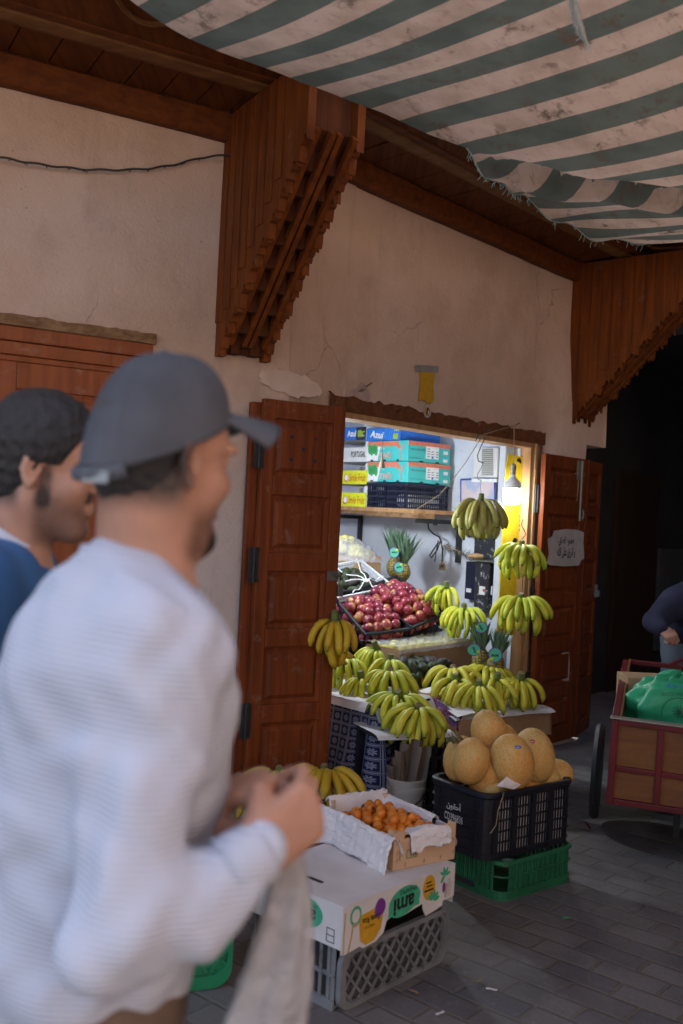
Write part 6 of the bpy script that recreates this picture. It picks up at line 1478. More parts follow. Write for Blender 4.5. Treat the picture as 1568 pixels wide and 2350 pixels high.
b = MB(); el = [edge_at(s) + Z * 0 for s in np.linspace(ss[9], ss[16], 70)]; el = [awn((s - S0) / (S1 - S0), 0) for s in np.linspace(ss[9], ss[16], 90)]; b.tube(el, .0045, 5); r_ = random.Random(6)
for i in range(60):
    p = r_.choice(el); q = p + Vector((r_.uniform(-.02, .02), r_.uniform(-.02, .02), -r_.uniform(.008, .035))); b.tube([p, (p + q) / 2 + Vector((r_.uniform(-.008, .008), 0, 0)), q], .0016, 4)
b.build('frayed_hem', soft('frayed_thread', (.25, .5, .44), (.6, .6, .56), 40, .9), aw, world=True)
P = atz(1316, -20, 2.86); b = MB(); rp_ = [P, atz(1318, 10, 2.84), atz(1326, 45, 2.81), atz(1336, 75, 2.79), atz(1348, 100, 2.77)]; b.tube(rp_, [.010, .012, .012, .010, .003], 8, shape=lambda a: 1 + .25 * math.cos(3 * a))
for i in range(26):
    k = r_.randint(0, 3); p = rp_[k].lerp(rp_[k + 1], r_.random()); b.tube([p, p + Vector((r_.uniform(-.018, .018), r_.uniform(-.01, .01), -r_.uniform(.005, .03)))], .0012, 4)
tag(b.build('rope_end', soft('white_rope', (.62, .64, .64), (.45, .55, .54), 60, .9, .5), smooth=60), 'frayed white rope end hanging from the striped awning at the top right', 'rope')
# ================================================================== PEOPLE (one continuous body surface each, grown from a smooth distance field)
def vv(*p): return np.array(p, float)
class Field:
    def __init__(s, lo, hi, h):
        s.h = h; s.lo = np.array(lo, float); s.n = np.ceil((np.array(hi) - s.lo) / h).astype(int) + 1
        s.D = np.full(s.n, .08, np.float32); s.ax = [s.lo[i] + h * np.arange(s.n[i]) for i in range(3)]
    def sl(s, lo, hi, m):
        a = np.clip(np.floor((lo - m - s.lo) / s.h).astype(int), 0, s.n); b = np.clip(np.ceil((hi + m - s.lo) / s.h).astype(int) + 1, 0, s.n)
        if (b <= a).any(): return None
        S = tuple(slice(a[i], b[i]) for i in range(3))
        return S, [s.ax[0][S[0]][:, None, None], s.ax[1][S[1]][None, :, None], s.ax[2][S[2]][None, None, :]]
    def put(s, S, d, k, sub):
        D = s.D[S]
        if sub:
            h = np.clip(.5 - .5 * (D + d) / k, 0, 1); s.D[S] = D * (1 - h) - d * h + k * h * (1 - h)
        else:
            h = np.clip(.5 + .5 * (D - d) / k, 0, 1); s.D[S] = D * (1 - h) + d * h - k * h * (1 - h)
    def cone(s, a, b, ra, rb, k=.02, sub=False, sq=None):
        a, b = np.array(a, float), np.array(b, float); r = max(ra, rb)
        q = s.sl(np.minimum(a, b) - r, np.maximum(a, b) + r, .045 + k)
        if not q: return
        S, (X_, Y_, Z_) = q; ba = b - a; L2 = max(ba @ ba, 1e-9)
        px, py, pz = X_ - a[0], Y_ - a[1], Z_ - a[2]; t = np.clip((px * ba[0] + py * ba[1] + pz * ba[2]) / L2, 0, 1)
        d = np.sqrt((px - t * ba[0]) ** 2 + (py - t * ba[1]) ** 2 + (pz - t * ba[2]) ** 2) - (ra + (rb - ra) * t); s.put(S, d, k, sub)
    def ell(s, c, r, M=np.eye(3), k=.02, sub=False):
        c = np.array(c, float); r = np.array(r, float); R_ = r.max(); q = s.sl(c - R_, c + R_, .045 + k)
        if not q: return
        S, (X_, Y_, Z_) = q; p = [X_ - c[0], Y_ - c[1], Z_ - c[2]]
        l = [(p[0] * M[0][i] + p[1] * M[1][i] + p[2] * M[2][i]) for i in range(3)]
        k0 = np.sqrt(sum((l[i] / r[i]) ** 2 for i in range(3))) + 1e-9; k1 = np.sqrt(sum((l[i] / r[i] ** 2) ** 2 for i in range(3))) + 1e-9
        s.put(S, k0 * (k0 - 1) / k1, k, sub)
    def groove(s, a, b, w, dep):
        a, b = np.array(a, float), np.array(b, float); q = s.sl(np.minimum(a, b), np.maximum(a, b), w * 3)
        if not q: return
        S, (X_, Y_, Z_) = q; ba = b - a; L2 = max(ba @ ba, 1e-9); px, py, pz = X_ - a[0], Y_ - a[1], Z_ - a[2]; t = np.clip((px * ba[0] + py * ba[1] + pz * ba[2]) / L2, 0, 1)
        d2 = (px - t * ba[0]) ** 2 + (py - t * ba[1]) ** 2 + (pz - t * ba[2]) ** 2; s.D[S] += (dep * np.exp(-d2 / w ** 2) * (.35 + .65 * np.sin(np.pi * np.clip(t, .03, .97)))).astype(np.float32)
    def disp(s, fn):
        s.D += fn(s.ax[0][:, None, None], s.ax[1][None, :, None], s.ax[2][None, None, :]).astype(np.float32)
    def cut(s, fn):    # keep where fn < 0
        s.D = np.maximum(s.D, fn(s.ax[0][:, None, None], s.ax[1][None, :, None], s.ax[2][None, None, :]).astype(np.float32))
    def mesh(s, smooth=1):
        D = s.D; ins = D < 0; nx, ny, nz = D.shape
        def c8(A): return [A[i:nx - 1 + i, j:ny - 1 + j, k:nz - 1 + k] for i in (0, 1) for j in (0, 1) for k in (0, 1)]
        I8 = c8(ins); anyin = np.logical_or.reduce(I8); allin = np.logical_and.reduce(I8); act = anyin & ~allin
        ids = np.full(act.shape, -1, np.int64); idx = np.argwhere(act); ids[act] = np.arange(len(idx))
        corners = [(i, j, k) for i in (0, 1) for j in (0, 1) for k in (0, 1)]
        val = np.stack([D[idx[:, 0] + c[0], idx[:, 1] + c[1], idx[:, 2] + c[2]] for c in corners], 1)
        acc = np.zeros((len(idx), 3)); cnt = np.zeros(len(idx))
        for a in range(8):
            for b in range(a + 1, 8):
                if sum(abs(corners[a][t] - corners[b][t]) for t in range(3)) != 1: continue
                va, vb = val[:, a], val[:, b]; m_ = (va < 0) != (vb < 0); t = np.where(m_, va / np.where(m_, va - vb, 1), 0)
                P = np.array(corners[a])[None] + t[:, None] * (np.array(corners[b]) - np.array(corners[a]))[None]
                acc[m_] += P[m_]; cnt[m_] += 1
        V = s.lo + (idx + acc / cnt[:, None]) * s.h
        Fq = []
        for ax in range(3):
            o = [t for t in range(3) if t != ax]
            A = np.take(ins, range(0, ins.shape[ax] - 1), ax); B = np.take(ins, range(1, ins.shape[ax]), ax); e = A != B
            E = np.argwhere(e); ok = (E[:, o[0]] > 0) & (E[:, o[1]] > 0)
            for t in o: ok &= E[:, t] < ids.shape[t]
            ok &= E[:, ax] < ids.shape[ax]; E = E[ok]
            q = []
            for d0, d1 in ((0, 0), (1, 0), (1, 1), (0, 1)):
                T = E.copy(); T[:, o[0]] -= d0; T[:, o[1]] -= d1; q.append(ids[T[:, 0], T[:, 1], T[:, 2]])
            q = np.stack(q, 1); fl = ins[E[:, 0], E[:, 1], E[:, 2]]
            if ax == 1: fl = ~fl
            q[~fl] = q[~fl][:, ::-1]; Fq.append(q)
        Fq = np.concatenate(Fq); Fq = Fq[(Fq >= 0).all(1)]
        for _ in range(smooth):
            acc = np.zeros_like(V); cnt = np.zeros(len(V))
            for i in range(4):
                a, b = Fq[:, i], Fq[:, (i + 1) % 4]; np.add.at(acc, a, V[b]); np.add.at(cnt, a, 1)
            V = V * .4 + .6 * acc / np.maximum(cnt, 1)[:, None]
        return V, Fq
def np_obj(name, V, Fq, mat, parent, flip=False):
    me = bpy.data.meshes.new(name); off = np.array(parent.location) if parent else 0
    V = V - off; me.vertices.add(len(V)); me.vertices.foreach_set('co', V.astype('f').ravel())
    Fq = Fq[:, ::-1] if flip else Fq
    me.loops.add(len(Fq) * 4); me.loops.foreach_set('vertex_index', Fq.astype('i').ravel())
    me.polygons.add(len(Fq)); me.polygons.foreach_set('loop_start', np.arange(0, len(Fq) * 4, 4, dtype='i')); me.polygons.foreach_set('loop_total', np.full(len(Fq), 4, 'i'))
    me.update(calc_edges=True); me.validate(); me.shade_smooth(); me.materials.append(mat)
    o = bpy.data.objects.new(name, me); COL.objects.link(o); o.parent = parent; return o
def wav(X_, Y_, Z_, ph=0):
    return (np.sin(X_ * 37 + 2.1 * np.sin(Z_ * 21 + ph) + Y_ * 19) + np.sin(Z_ * 31 + 1.7 * np.sin(X_ * 17 + Y_ * 29 + ph)) * .8) / 1.8
def skin(name, a, b_):
    M = Mat(name, .52, .35); v = M.co(); c = M.mix(M.noise(v, 9, 4).step(.3, .7), a, b_); c = M.mix((M.noise(v, 55, 4) - .5).abs() * .5, c, tuple(x * .6 for x in a)); t = M.attr('t'); c = M.mix((t * (M.noise(M.co(scale=(1, 1, .5)), 260, 3) * .5 + .75)).min(1), c, (.022, .016, .014)); M.color(c); M.b.inputs['Subsurface Weight'].default_value = .12; M.b.inputs['Subsurface Radius'].default_value = (.012, .004, .002)
    M.bump(M.noise(v, 240, 3), .12, .001); return M.m
m_skin1 = skin('skin_light_tan', (.37, .19, .125), (.47, .255, .175)); m_skin2 = skin('skin_tan', (.42, .215, .14), (.52, .29, .20))
Mh = Mat('black_hair', .45, .5); v = Mh.co(scale=(60, 60, 22)); Mh.color(Mh.mix(Mh.noise(v, 1.5, 4), (.006, .005, .005), (.022, .018, .016))); Mh.bump(Mh.noise(v, 2.5, 5, .7), .9, .006); m_hair = Mh.m
def head(fl, H, f, k=.93, nod=0, ears=True, beard=0):
    """skull, jaw, face features; H: centre between the ears, f: facing vector"""
    f = np.array(f, float); f /= np.linalg.norm(f); up = vv(0, 0, 1); l = np.cross(up, f); l /= np.linalg.norm(l)
    f2 = f * math.cos(nod) - up * math.sin(nod); u2 = up * math.cos(nod) + f * math.sin(nod)
    B = np.stack([f2, l, u2], 1)
    P = lambda x, y, z: H + B @ (vv(x, y, z) * k)
    E = lambda c, r, kk=.015, sub=False: fl.ell(P(*c), np.array(r) * k, B, kk, sub)
    E((-.012, 0, .050), (.097, .075, .084)); E((.035, 0, .043), (.062, .064, .066)); E((.030, 0, -.03), (.062, .060, .070), .02)
    E((.068, 0, -.095), (.026, .028, .02), .025); fl.cone(P(-.01, .052, -.045), P(.06, .022, -.098), .016, .016, .03); fl.cone(P(-.01, -.052, -.045), P(.06, -.022, -.098), .016, .016, .03)
    for s_ in (1, -1): E((.062, .04 * s_, -.018), (.026, .022, .02), .02); E((.089, .034 * s_, .018), (.017, .019, .013), .012, True); fl.ell(P(.076, .033 * s_, .017), vv(.0125, .0135, .0115) * k, B, .003); E((.086, .033 * s_, .036), (.014, .026, .007), .012)
    fl.cone(P(.086, 0, .03), P(.112, 0, -.012), .009, .0125, .012)
    for s_ in (1, -1): E((.102, .012 * s_, -.017), (.011, .009, .008), .008)
    E((.090, 0, -.048), (.012, .024, .007), .008); E((.088, 0, -.060), (.013, .021, .0075), .008); E((.098, 0, -.054), (.012, .03, .0018), .004, True)
    if ears:
        for s_ in (1, -1):
            tl = lambda x, z: P(x, (.071 + .012 * (x < 0)) * s_, z)
            E((-.008, .076 * s_, .006), (.020, .007, .031), .006); E((-.004, .082 * s_, .006), (.011, .006, .018), .006, True)
            fl.cone(tl(.006, .028), tl(-.018, .030), .005, .005, .004); fl.cone(tl(-.018, .030), tl(-.026, .006), .005, .0045, .004); fl.cone(tl(-.026, .006), tl(-.008, -.024), .0045, .006, .004)
    return P, B
def hand_f(fl, W, x, z, side, curls, thumb=(25, 30), sc=1.0, spread=1.0):
    """W wrist, x toward the knuckles, z back of the hand, side +1 right hand (thumb on +y)"""
    x = np.array(x, float); x /= np.linalg.norm(x); z = np.array(z, float); z -= x * (z @ x); z /= np.linalg.norm(z); y = np.cross(z, x) * side
    Q = lambda a, b, c: W + (x * a + y * b + z * c) * sc
    ys = (.030, .010, -.010, -.028); kx = (.088, .092, .087, .078); Ls = ((.044, .027, .021), (.048, .031, .022), (.045, .029, .021), (.035, .021, .019))
    tips = []
    for i in range(4):
        fl.cone(Q(.0, ys[i] * .62, 0), Q(kx[i], ys[i], 0), .017 * sc, .0125 * sc, .014)
        p = Q(kx[i], ys[i], 0); a = 0; r = (.0105, .0098, .0088, .0076) if i < 3 else (.0092, .0085, .0076, .0066)
        for j in range(3):
            a += R(curls[i] * (1.0, 1.15, .75)[j]); d = x * math.cos(a) - z * math.sin(a) + y * (ys[i] * 2.2 * spread) * (j == 0)
            d /= np.linalg.norm(d); e = p + d * Ls[i][j] * sc; fl.cone(p, e, r[j] * sc, r[j + 1] * sc, .004); p = e
        tips.append(p)
    t0 = Q(.014, .026, -.006); t1 = Q(.048, .052, -.02); fl.cone(t0, t1, .017 * sc, .0135 * sc, .014)
    d = x * math.cos(R(thumb[0])) - z * math.sin(R(thumb[0])) - y * .12; d /= np.linalg.norm(d); t2 = t1 + d * .033 * sc; fl.cone(t1, t2, .0125 * sc, .011 * sc, .005)
    d = x * math.cos(R(thumb[1])) - z * math.sin(R(thumb[1])) - y * .25; d /= np.linalg.norm(d); t3 = t2 + d * .026 * sc; fl.cone(t2, t3, .011 * sc, .0085 * sc, .004)
    return tips, Q
A = lambda x, y, Y: np.array(at(x, y, Y))

# ---------------------------------------------------------------- the man in the cap
psi = R(34); f = vv(math.cos(psi), math.sin(psi), 0); rt_ = vv(math.sin(psi), -math.cos(psi), 0)
Hc_ = A(450, 1074, 1.24) - vv(math.sin(R(46)), -math.cos(R(46)), 0) * .073
NB = A(304, 1316, 1.27); SR = A(362, 1500, 1.16); SL = 2 * NB - SR; SL[2] = SR[2] + .005; SL = SL + vv(-.02, -.02, 0)
ER = A(262, 2150, 1.05); WR = A(596, 1955, 1.12); EL = SL + vv(.07, .05, -.27); WL = A(490, 1838, 1.27)
PV = vv(NB[0] - .055, NB[1] + .02, .90); CH = NB * .55 + PV * .45
man = thing('person', 'man in a dark grey cap and pale ribbed sweater seen from behind, hands together', 'person', (float(PV[0]), float(PV[1]), 0))
fl = Field((-.72, .80, 0), (.06, 1.75, 1.80), .0045)
fh = vv(math.cos(R(46)), math.sin(R(46)), 0)
hd, hB = head(fl, Hc_, fh, .93, R(3))
fl.cone(hd(-.03, 0, -.03), NB + f * .02 + vv(0, 0, -.03), .054, .066, .03)
fl.cone(NB + vv(0, 0, -.05), SR, .05, .05, .05); fl.cone(NB + vv(0, 0, -.05), SL, .05, .05, .05)
fl.cone(NB - vv(0, 0, .12) + rt_ * .06, PV + rt_ * .05 + vv(0, 0, .08), .095, .09, .06); fl.cone(NB - vv(0, 0, .12) - rt_ * .06, PV - rt_ * .05 + vv(0, 0, .08), .095, .09, .06)
for S_, E_, W_ in ((SR, ER, WR), (SL, EL, WL)): fl.cone(S_, E_, .048, .036, .02); fl.cone(E_, W_, .036, .026, .02)
for s_ in (1, -1):
    hp = PV + rt_ * .085 * s_; kn = hp + f * (.10 * s_) + vv(0, 0, -.42); fo = kn - f * (.02 if s_ > 0 else .16) + vv(0, 0, -.42)
    kn[2] = .48; fo[2] = .09; fl.cone(hp, kn, .08, .055, .03); fl.cone(kn, fo, .052, .036, .02); fl.cone(fo - f * .03, fo + f * .15 - vv(0, 0, .05), .036, .028, .02)
xr = A(672, 1890, 1.15) - WR; tipsR, QR = hand_f(fl, WR, xr, vv(.35, -.85, .1), 1, (46, 50, 52, 54), (35, 55), .92)
xl = A(590, 1800, 1.22) - WL; tipsL, QL = hand_f(fl, WL, xl, vv(-.1, -.35, .95), -1, (28, 32, 36, 40), (20, 35), .92)
V, Fq = fl.mesh(1); body = np_obj('body', V, Fq, m_skin1, man)
# sweater
fl = Field((-.78, .78, .84), (.04, 1.75, 1.52), .0062)
fl.cone(NB + vv(0, 0, -.012), NB + vv(0, 0, -.06), .060, .075, .03)
fl.cone(NB + vv(0, 0, -.045), SR + vv(0, 0, .0), .064, .062, .05); fl.cone(NB + vv(0, 0, -.045), SL, .066, .070, .05)
for q in (-1, 1):
    fl.cone(NB - vv(0, 0, .16) + rt_ * .065 * q, PV + rt_ * .065 * q + vv(0, 0, .03), .115, .122, .07)
fl.cone(NB - vv(0, 0, .12) - f * .03, PV - f * .02 + vv(0, 0, .05), .125, .125, .06)
fl.cone(SR, (SR + ER) / 2, .066, .060, .04); fl.cone((SR + ER) / 2, ER, .060, .054, .03); fl.cone(ER, (ER + WR) / 2 + vv(0, 0, -.012), .054, .052, .03); fl.cone((ER + WR) / 2 + vv(0, 0, -.012), WR - (WR - ER) * .06, .051, .035, .02)
fl.cone(SL, EL, .074, .058, .03); fl.cone(EL, WL - (WL - EL) * .05, .055, .036, .02)
# creases: armpit fold, elbow folds, drape lines across the back
fl.groove(A(235, 1640, 1.06), A(165, 2080, 1.03), .022, .022); fl.groove(A(300, 1600, 1.03), A(205, 1780, 1.02), .02, .014)
for (p, q, r) in (((340, 2010, .97), (470, 2060, 1.0), .008), ((300, 2080, .94), (430, 2120, .97), .008), ((250, 2100, .93), (420, 2190, .96), .007), ((150, 1900, 1.0), (240, 2150, .95), .012), ((420, 2070, 1.0), (560, 1960, 1.04), .007), ((60, 1700, 1.08), (150, 2300, 1.05), .012), ((0, 1850, 1.1), (70, 2320, 1.05), .012), ((350, 1620, 1.02), (430, 1900, 1.03), .008), ((470, 1640, 1.05), (440, 1850, 1.03), .006)):
    fl.groove(A(*p), A(*q), .013 + r * .6, r * 1.9)
fl.disp(lambda X_, Y_, Z_: .0055 * wav(X_, Y_, Z_) + .0032 * wav(X_ * 2.3, Y_ * 2.3, Z_ * 2.3, 1) + .0022 * np.sin(Z_ * 60 + X_ * 46 + 2 * np.sin(Y_ * 35)))
fl.cut(lambda X_, Y_, Z_: (.872 - Z_) + 0 * X_ + 0 * Y_)
V, Fq = fl.mesh(1)
Msw = Mat('ribbed_knit', .9, .1); v = Msw.co(); x, y, z = Msw.xyz(v); nz = Msw.noise(v, 6, 3); rib = ((z * 980 + nz * 5 + x * 60).sin() * .5 + .5)
Msw.color(Msw.mix(rib * .4, (.51, .54, .62), (.36, .385, .455))); Msw.bump(rib + Msw.noise(v, 160, 2) * .35, .55, .003); m_sweat = Msw.m
np_obj('sweater', V, Fq, m_sweat, man)
b = MB(); ring = []
for a in np.linspace(0, 2 * math.pi, 37): ring.append(NB + f * (.002 + .063 * math.cos(a)) + rt_ * .062 * math.sin(a) + vv(0, 0, .004 - .026 * math.cos(a)))
b.tube(ring, .0065, 8); b.build('collar', m_sweat, man, smooth=60, world=True)
b = MB(); b.tube([p * 1 + vv(0, 0, .006) - (p - NB - f * .012) * .06 for p in ring], .0045, 6); b.build('undershirt', flat('dark_navy_cotton', (.02, .022, .04), .9), man, smooth=60, world=True)
for E_, W_ in ((ER, WR), (EL, WL)):
    d = (W_ - E_) / np.linalg.norm(W_ - E_); b = MB(); b.tube([W_ - d * .045, W_ - d * .02, W_ - d * .0, W_ + d * .008], [.037, .036, .034, .031], 20, cap=False); b.build('cuff', m_sweat, man, smooth=60, world=True, solid=.003)
fl = Field((-.72, .85, .05), (.0, 1.75, .93), .009)
for s_ in (1, -1):
    hp = PV + rt_ * .085 * s_; kn = hp + f * (.10 * s_) + vv(0, 0, -.42); fo = kn - f * (.02 if s_ > 0 else .16); kn[2] = .48; fo[2] = .11; fl.cone(hp + vv(0, 0, -.02), kn, .10, .075, .04); fl.cone(kn, fo, .074, .062, .02)
fl.cone(PV + rt_ * .05, PV - rt_ * .05, .115, .115, .04)
fl.disp(lambda X_, Y_, Z_: .004 * wav(X_, Y_, Z_)); V, Fq = fl.mesh(1); np_obj('trousers', V, Fq, soft('brown_cotton', (.15, .10, .075), (.10, .07, .052), 12, .9, .3), man)
fl = Field((-.72, .85, -.01), (.1, 1.75, .16), .007)
for s_ in (1, -1):
    hp = PV + rt_ * .085 * s_; kn = hp + f * (.10 * s_); fo = kn - f * (.02 if s_ > 0 else .16); fo[2] = .05; fl.cone(fo - f * .05, fo + f * .17 - vv(0, 0, .012), .052, .042, .03)
fl.cut(lambda X_, Y_, Z_: (.002 - Z_) + 0 * X_ + 0 * Y_); V, Fq = fl.mesh(1); np_obj('shoes', V, Fq, flat('white_shoe', (.6, .6, .6)), man)
# short dark hair under the cap, stubble beard
def mark(o, P, B, k, fn):
    me = o.data; n = len(me.vertices); a = np.empty(n * 3, 'f'); me.vertices.foreach_get('co', a); a = a.reshape(-1, 3) + np.array(o.parent.location) - P(0, 0, 0)
    l = a @ B / k; v = np.clip(fn(l[:, 0], np.abs(l[:, 1]), l[:, 2]), 0, 1) * (np.linalg.norm(l, axis=1) < .2)
    at_ = me.attributes.new('t', 'FLOAT', 'POINT'); at_.data.foreach_set('value', v.astype('f'))
def ss_(x, a, b): q = np.clip((x - a) / (b - a), 0, 1); return q * q * (3 - 2 * q)
def shell(P, name, conds, mat, parent, B, k, lo, hi, noise_amp=.003, cell=.0035, grow=.004, ellips=(), cones=(), subs=()):
    fl = Field(lo, hi, cell)
    for c, r in ellips: fl.ell(P(*c), (np.array(r)) * k + grow, B, .015)
    for a, b_, ra, rb in cones: fl.cone(P(*a), P(*b_), ra * k + grow, rb * k + grow, .02)
    H0 = P(0, 0, 0)
    def loc3(X_, Y_, Z_):
        p = [X_ - H0[0], Y_ - H0[1], Z_ - H0[2]]; return [(p[0] * B[0][i] + p[1] * B[1][i] + p[2] * B[2][i]) / k for i in range(3)]
    fl.disp(lambda X_, Y_, Z_: noise_amp * (np.sin(X_ * 210 + 3 * np.sin(Z_ * 95)) + np.sin(Y_ * 190 + 3 * np.sin(X_ * 120)) + np.sin(Z_ * 230 + 2.5 * np.sin(Y_ * 105)) + 1.2 * np.sin(X_ * 520 + 4 * np.sin(Z_ * 180 + Y_ * 150)) * np.sin(Z_ * 480 + 3 * np.sin(X_ * 220))) / 2)
    for cf in conds: fl.cut(lambda X_, Y_, Z_: cf(*loc3(X_, Y_, Z_)))
    V, Fq = fl.mesh(1); return np_obj(name, V, Fq, mat, parent)
bx0, bx1 = Hc_ - .19, Hc_ + .19
SK = [((-.012, 0, .055), (.097, .075, .088))]
shell(hd, 'hair', [lambda x, y, z: (x + .022 - .55 * np.maximum(z - .02, 0)) * .8 + 0 * y, lambda x, y, z: (-.052 + .25 * (x + .05)) - z + 0 * y, lambda x, y, z: z - .03 + 0 * x + 0 * y], m_hair, man, hB, .93, bx0, bx1, .0012, grow=.003, ellips=SK + [((-.03, 0, .0), (.070, .062, .075))])
mark(body, hd, hB, .93, lambda x, y, z: .95 * ss_(-x, -.012, .03) * ss_(z, -.075, -.03) + .55 * ss_(-z, .035, .075) * ss_(x, -.005, .03) * ss_(z, -.135, -.11) + .9 * ss_(-z, .075, .1) * ss_(x, .05, .075) + .4 * (np.abs(z + .033) < .009) * ss_(x, .08, .095) * (y < .03))
Mc_ = Mat('washed_black_cotton', .85, .15); v = Mc_.co(); Mc_.color(Mc_.mix(Mc_.noise(v, 8, 5).step(.3, .7), (.060, .064, .074), (.092, .098, .112))); Mc_.bump(Mc_.noise(v, 300, 2), .3, .001); m_cap = Mc_.m
k = .93
def capsurf(a, e):     # a around from the front, e 0 at the rim .. 1 at the crown
    ca, sa = math.cos(a), math.sin(a); th = e * math.pi / 2
    rim = .050 + .050 * ca - .004 * abs(sa)                    # rim is higher at the forehead than at the nape
    rx, ry = .104, .084; rr = math.cos(th) ** .74
    sq = 1 + .02 * math.cos(6 * a) * .25
    zz = rim * (1 - e) + .038 * e + (.137 - .02 * (1 + ca) / 2 * (1 - e)) * math.sin(th) ** 1.0
    return hd(-.012 + rx * ca * rr * sq, ry * sa * rr * sq, zz - .018)
b = MB(); b.grid(lambda u, v: capsurf(2 * math.pi * u, v), 64, 22); crown = b.build('cap_crown', m_cap, man, smooth=180, world=True, solid=.004)
b = MB()
for j in range(6):
    a = math.pi * j / 3 + .52; b.tube([capsurf(a, e) * 1.0 + (capsurf(a, e) - hd(-.01, 0, .05)) * .012 for e in np.linspace(.02, .97, 14)], .0016, 5)
b.tube([capsurf(a, .03) + (capsurf(a, .03) - hd(-.01, 0, .06)) * .02 for a in np.linspace(-2.6, 2.6, 40)], .0018, 5)
b.lathe([(.007, 0), (.006, .004), (.001, .006)], 12, Matrix.Translation(Vector(capsurf(0, 1.0)))); b.build('seam', m_cap, crown, smooth=60); crown.children[0].location = (0, 0, 0)
seam = crown.children[0]; seam.matrix_parent_inverse = Matrix.Translation(man.location).inverted()
def visor(u, v):
    a = (u - .5) * 2.1; r0 = capsurf(a * .82, .03); L = .090 * math.cos(a * .92) ** .6 if abs(a * .92) < 1.57 else 0
    d = hB[:, 0] * math.cos(a * .28) + hB[:, 1] * math.sin(a * .28); return r0 + d * L * v - hB[:, 2] * (.002 * v + .002 * v * v + .024 * (a / 1.05) ** 2 * v) + hB[:, 2] * .006
b = MB(); b.grid(visor, 30, 12); b.build('visor', m_cap, man, smooth=180, world=True, solid=.006)
b = MB(); b.tube([capsurf(a, 0.0) + (capsurf(a, .0) - hd(-.012, 0, .03)) * .03 - hB[:, 2] * .004 for a in np.linspace(-math.pi * .78, -math.pi * 1.22, 14)], .009, 6, shape=lambda a: 1); b.build('back_strap', m_cap, man, smooth=60, world=True)
pc = capsurf(-math.pi * .90, .0); dn = pc - hd(-.012, 0, .03); dn /= np.linalg.norm(dn); b = MB(); b.box((-.02, -.007, 0), (.02, .007, .003), frame(Vector(pc + dn * .011 - hB[:, 2] * .004), Vector(np.cross(dn, hB[:, 2])), Vector(hB[:, 2]))); b.build('buckle', m_steel, man, world=True)
# thin white carrier bag hanging from the right hand
bgp = QR(.060, -.02, -.03)
Mbg = Mat('thin_carrier_bag', .4, .4); v = Mbg.co(); Mbg.color(Mbg.mix(Mbg.noise(v, 6, 3), (.47, .44, .43), (.60, .585, .60))); Mbg.b.inputs['Alpha'].default_value = .7; Mbg.bump(Mbg.noise(v, 26, 5, .65, 1.6), .9, .02); m_bag = Mbg.m
bag = thing('carrier_bag', 'thin whitish plastic carrier bag hanging from the right hand of the capped man', 'bag', tuple(float(q) for q in bgp))
def bagf(u, v):
    a = 2 * math.pi * u; hgt = -.40 * v; w_ = .012 + .040 * min(1, max(0, v - .02) / .55) ** .8 ; w_ *= 1 - .25 * max(0, v - .85) / .15; d = w_ * .55
    kx = 1 + .22 * math.sin(a * 5 + v * 3) * (1 - .5 * v) * .5 + .38 * crease(u * 9, v * 5)
    return vv(w_ * math.cos(a) * kx - .045 * v, d * math.sin(a) * kx, hgt) + vv(.012 * math.sin(v * 5), 0, .0)
b = MB(); b.grid(bagf, 60, 40); b.build('bag_body', m_bag, bag, smooth=70)
b = MB(); b.tube([(-.012, 0, -.012), (-.012, 0, .012), (.0, -.004, .022), (.014, 0, .012), (.012, 0, -.014)], [.006, .005, .004, .005, .006], 8); b.build('handle', m_bag, bag, smooth=60)

# ---------------------------------------------------------------- the bearded man behind him
psi = R(6); f = vv(math.cos(psi), math.sin(psi), 0); rt_ = vv(math.sin(psi), -math.cos(psi), 0)
H2 = A(82, 1088, 1.70) - rt_ * .073
m2 = thing('person', 'bearded man with short black hair in a blue denim jacket, in profile', 'person', (float(H2[0] - .10), float(H2[1]), 0))
NB2 = H2 + vv(-.070, 0, -.128); S2R = NB2 + rt_ * .18 - f * .01 + vv(0, 0, -.06); S2L = NB2 - rt_ * .18 - f * .01 + vv(0, 0, -.07); P2 = NB2 + vv(-.02, 0, 0); P2[2] = .90
fl = Field((-.95, 1.25, 0), (-.20, 2.12, 1.78), .007)
hd2, hB2 = head(fl, H2, f, .95, R(4))
fl.cone(hd2(-.03, 0, -.03), NB2 + f * .02 - vv(0, 0, .02), .054, .064, .03)
fl.cone(NB2 - vv(0, 0, .05), S2R, .05, .05, .05); fl.cone(NB2 - vv(0, 0, .05), S2L, .05, .05, .05); fl.cone(NB2 - vv(0, 0, .12), P2, .11, .10, .05)
for s_, S_ in ((1, S2R), (-1, S2L)):
    E_ = S_ + vv(-.04, 0, -.29); W_ = E_ + f * .14 * s_ + vv(0, 0, -.22); fl.cone(S_, E_, .048, .038, .02); fl.cone(E_, W_, .036, .026, .02); hand_f(fl, W_, W_ - E_, rt_ * s_, s_, (22, 25, 28, 30))
    hp = P2 + rt_ * .085 * s_; kn = hp + f * .12 * s_; kn[2] = .48; fo = kn - f * .08; fo[2] = .09; fl.cone(hp, kn, .08, .055, .03); fl.cone(kn, fo, .052, .036, .02); fl.cone(fo, fo + f * .15 - vv(0, 0, .05), .036, .028, .02)
V, Fq = fl.mesh(2); body2 = np_obj('body', V, Fq, m_skin2, m2)
b0, b1 = H2 - .22, H2 + .22
shell(hd2, 'hair', [lambda x, y, z: (x - .072 + .0 * z) - .6 * (z - .075) * (z > .02) + (z < .02) * (.069 + .35 * (.02 - z)) + 0 * y, lambda x, y, z: (-.055 + .3 * (x + .04)) - z + 0 * y], m_hair, m2, hB2, .95, b0, b1, .0016, grow=.012, cell=.0035, ellips=[((-.012, 0, .060), (.097, .075, .09)), ((-.035, 0, .0), (.070, .058, .065))])
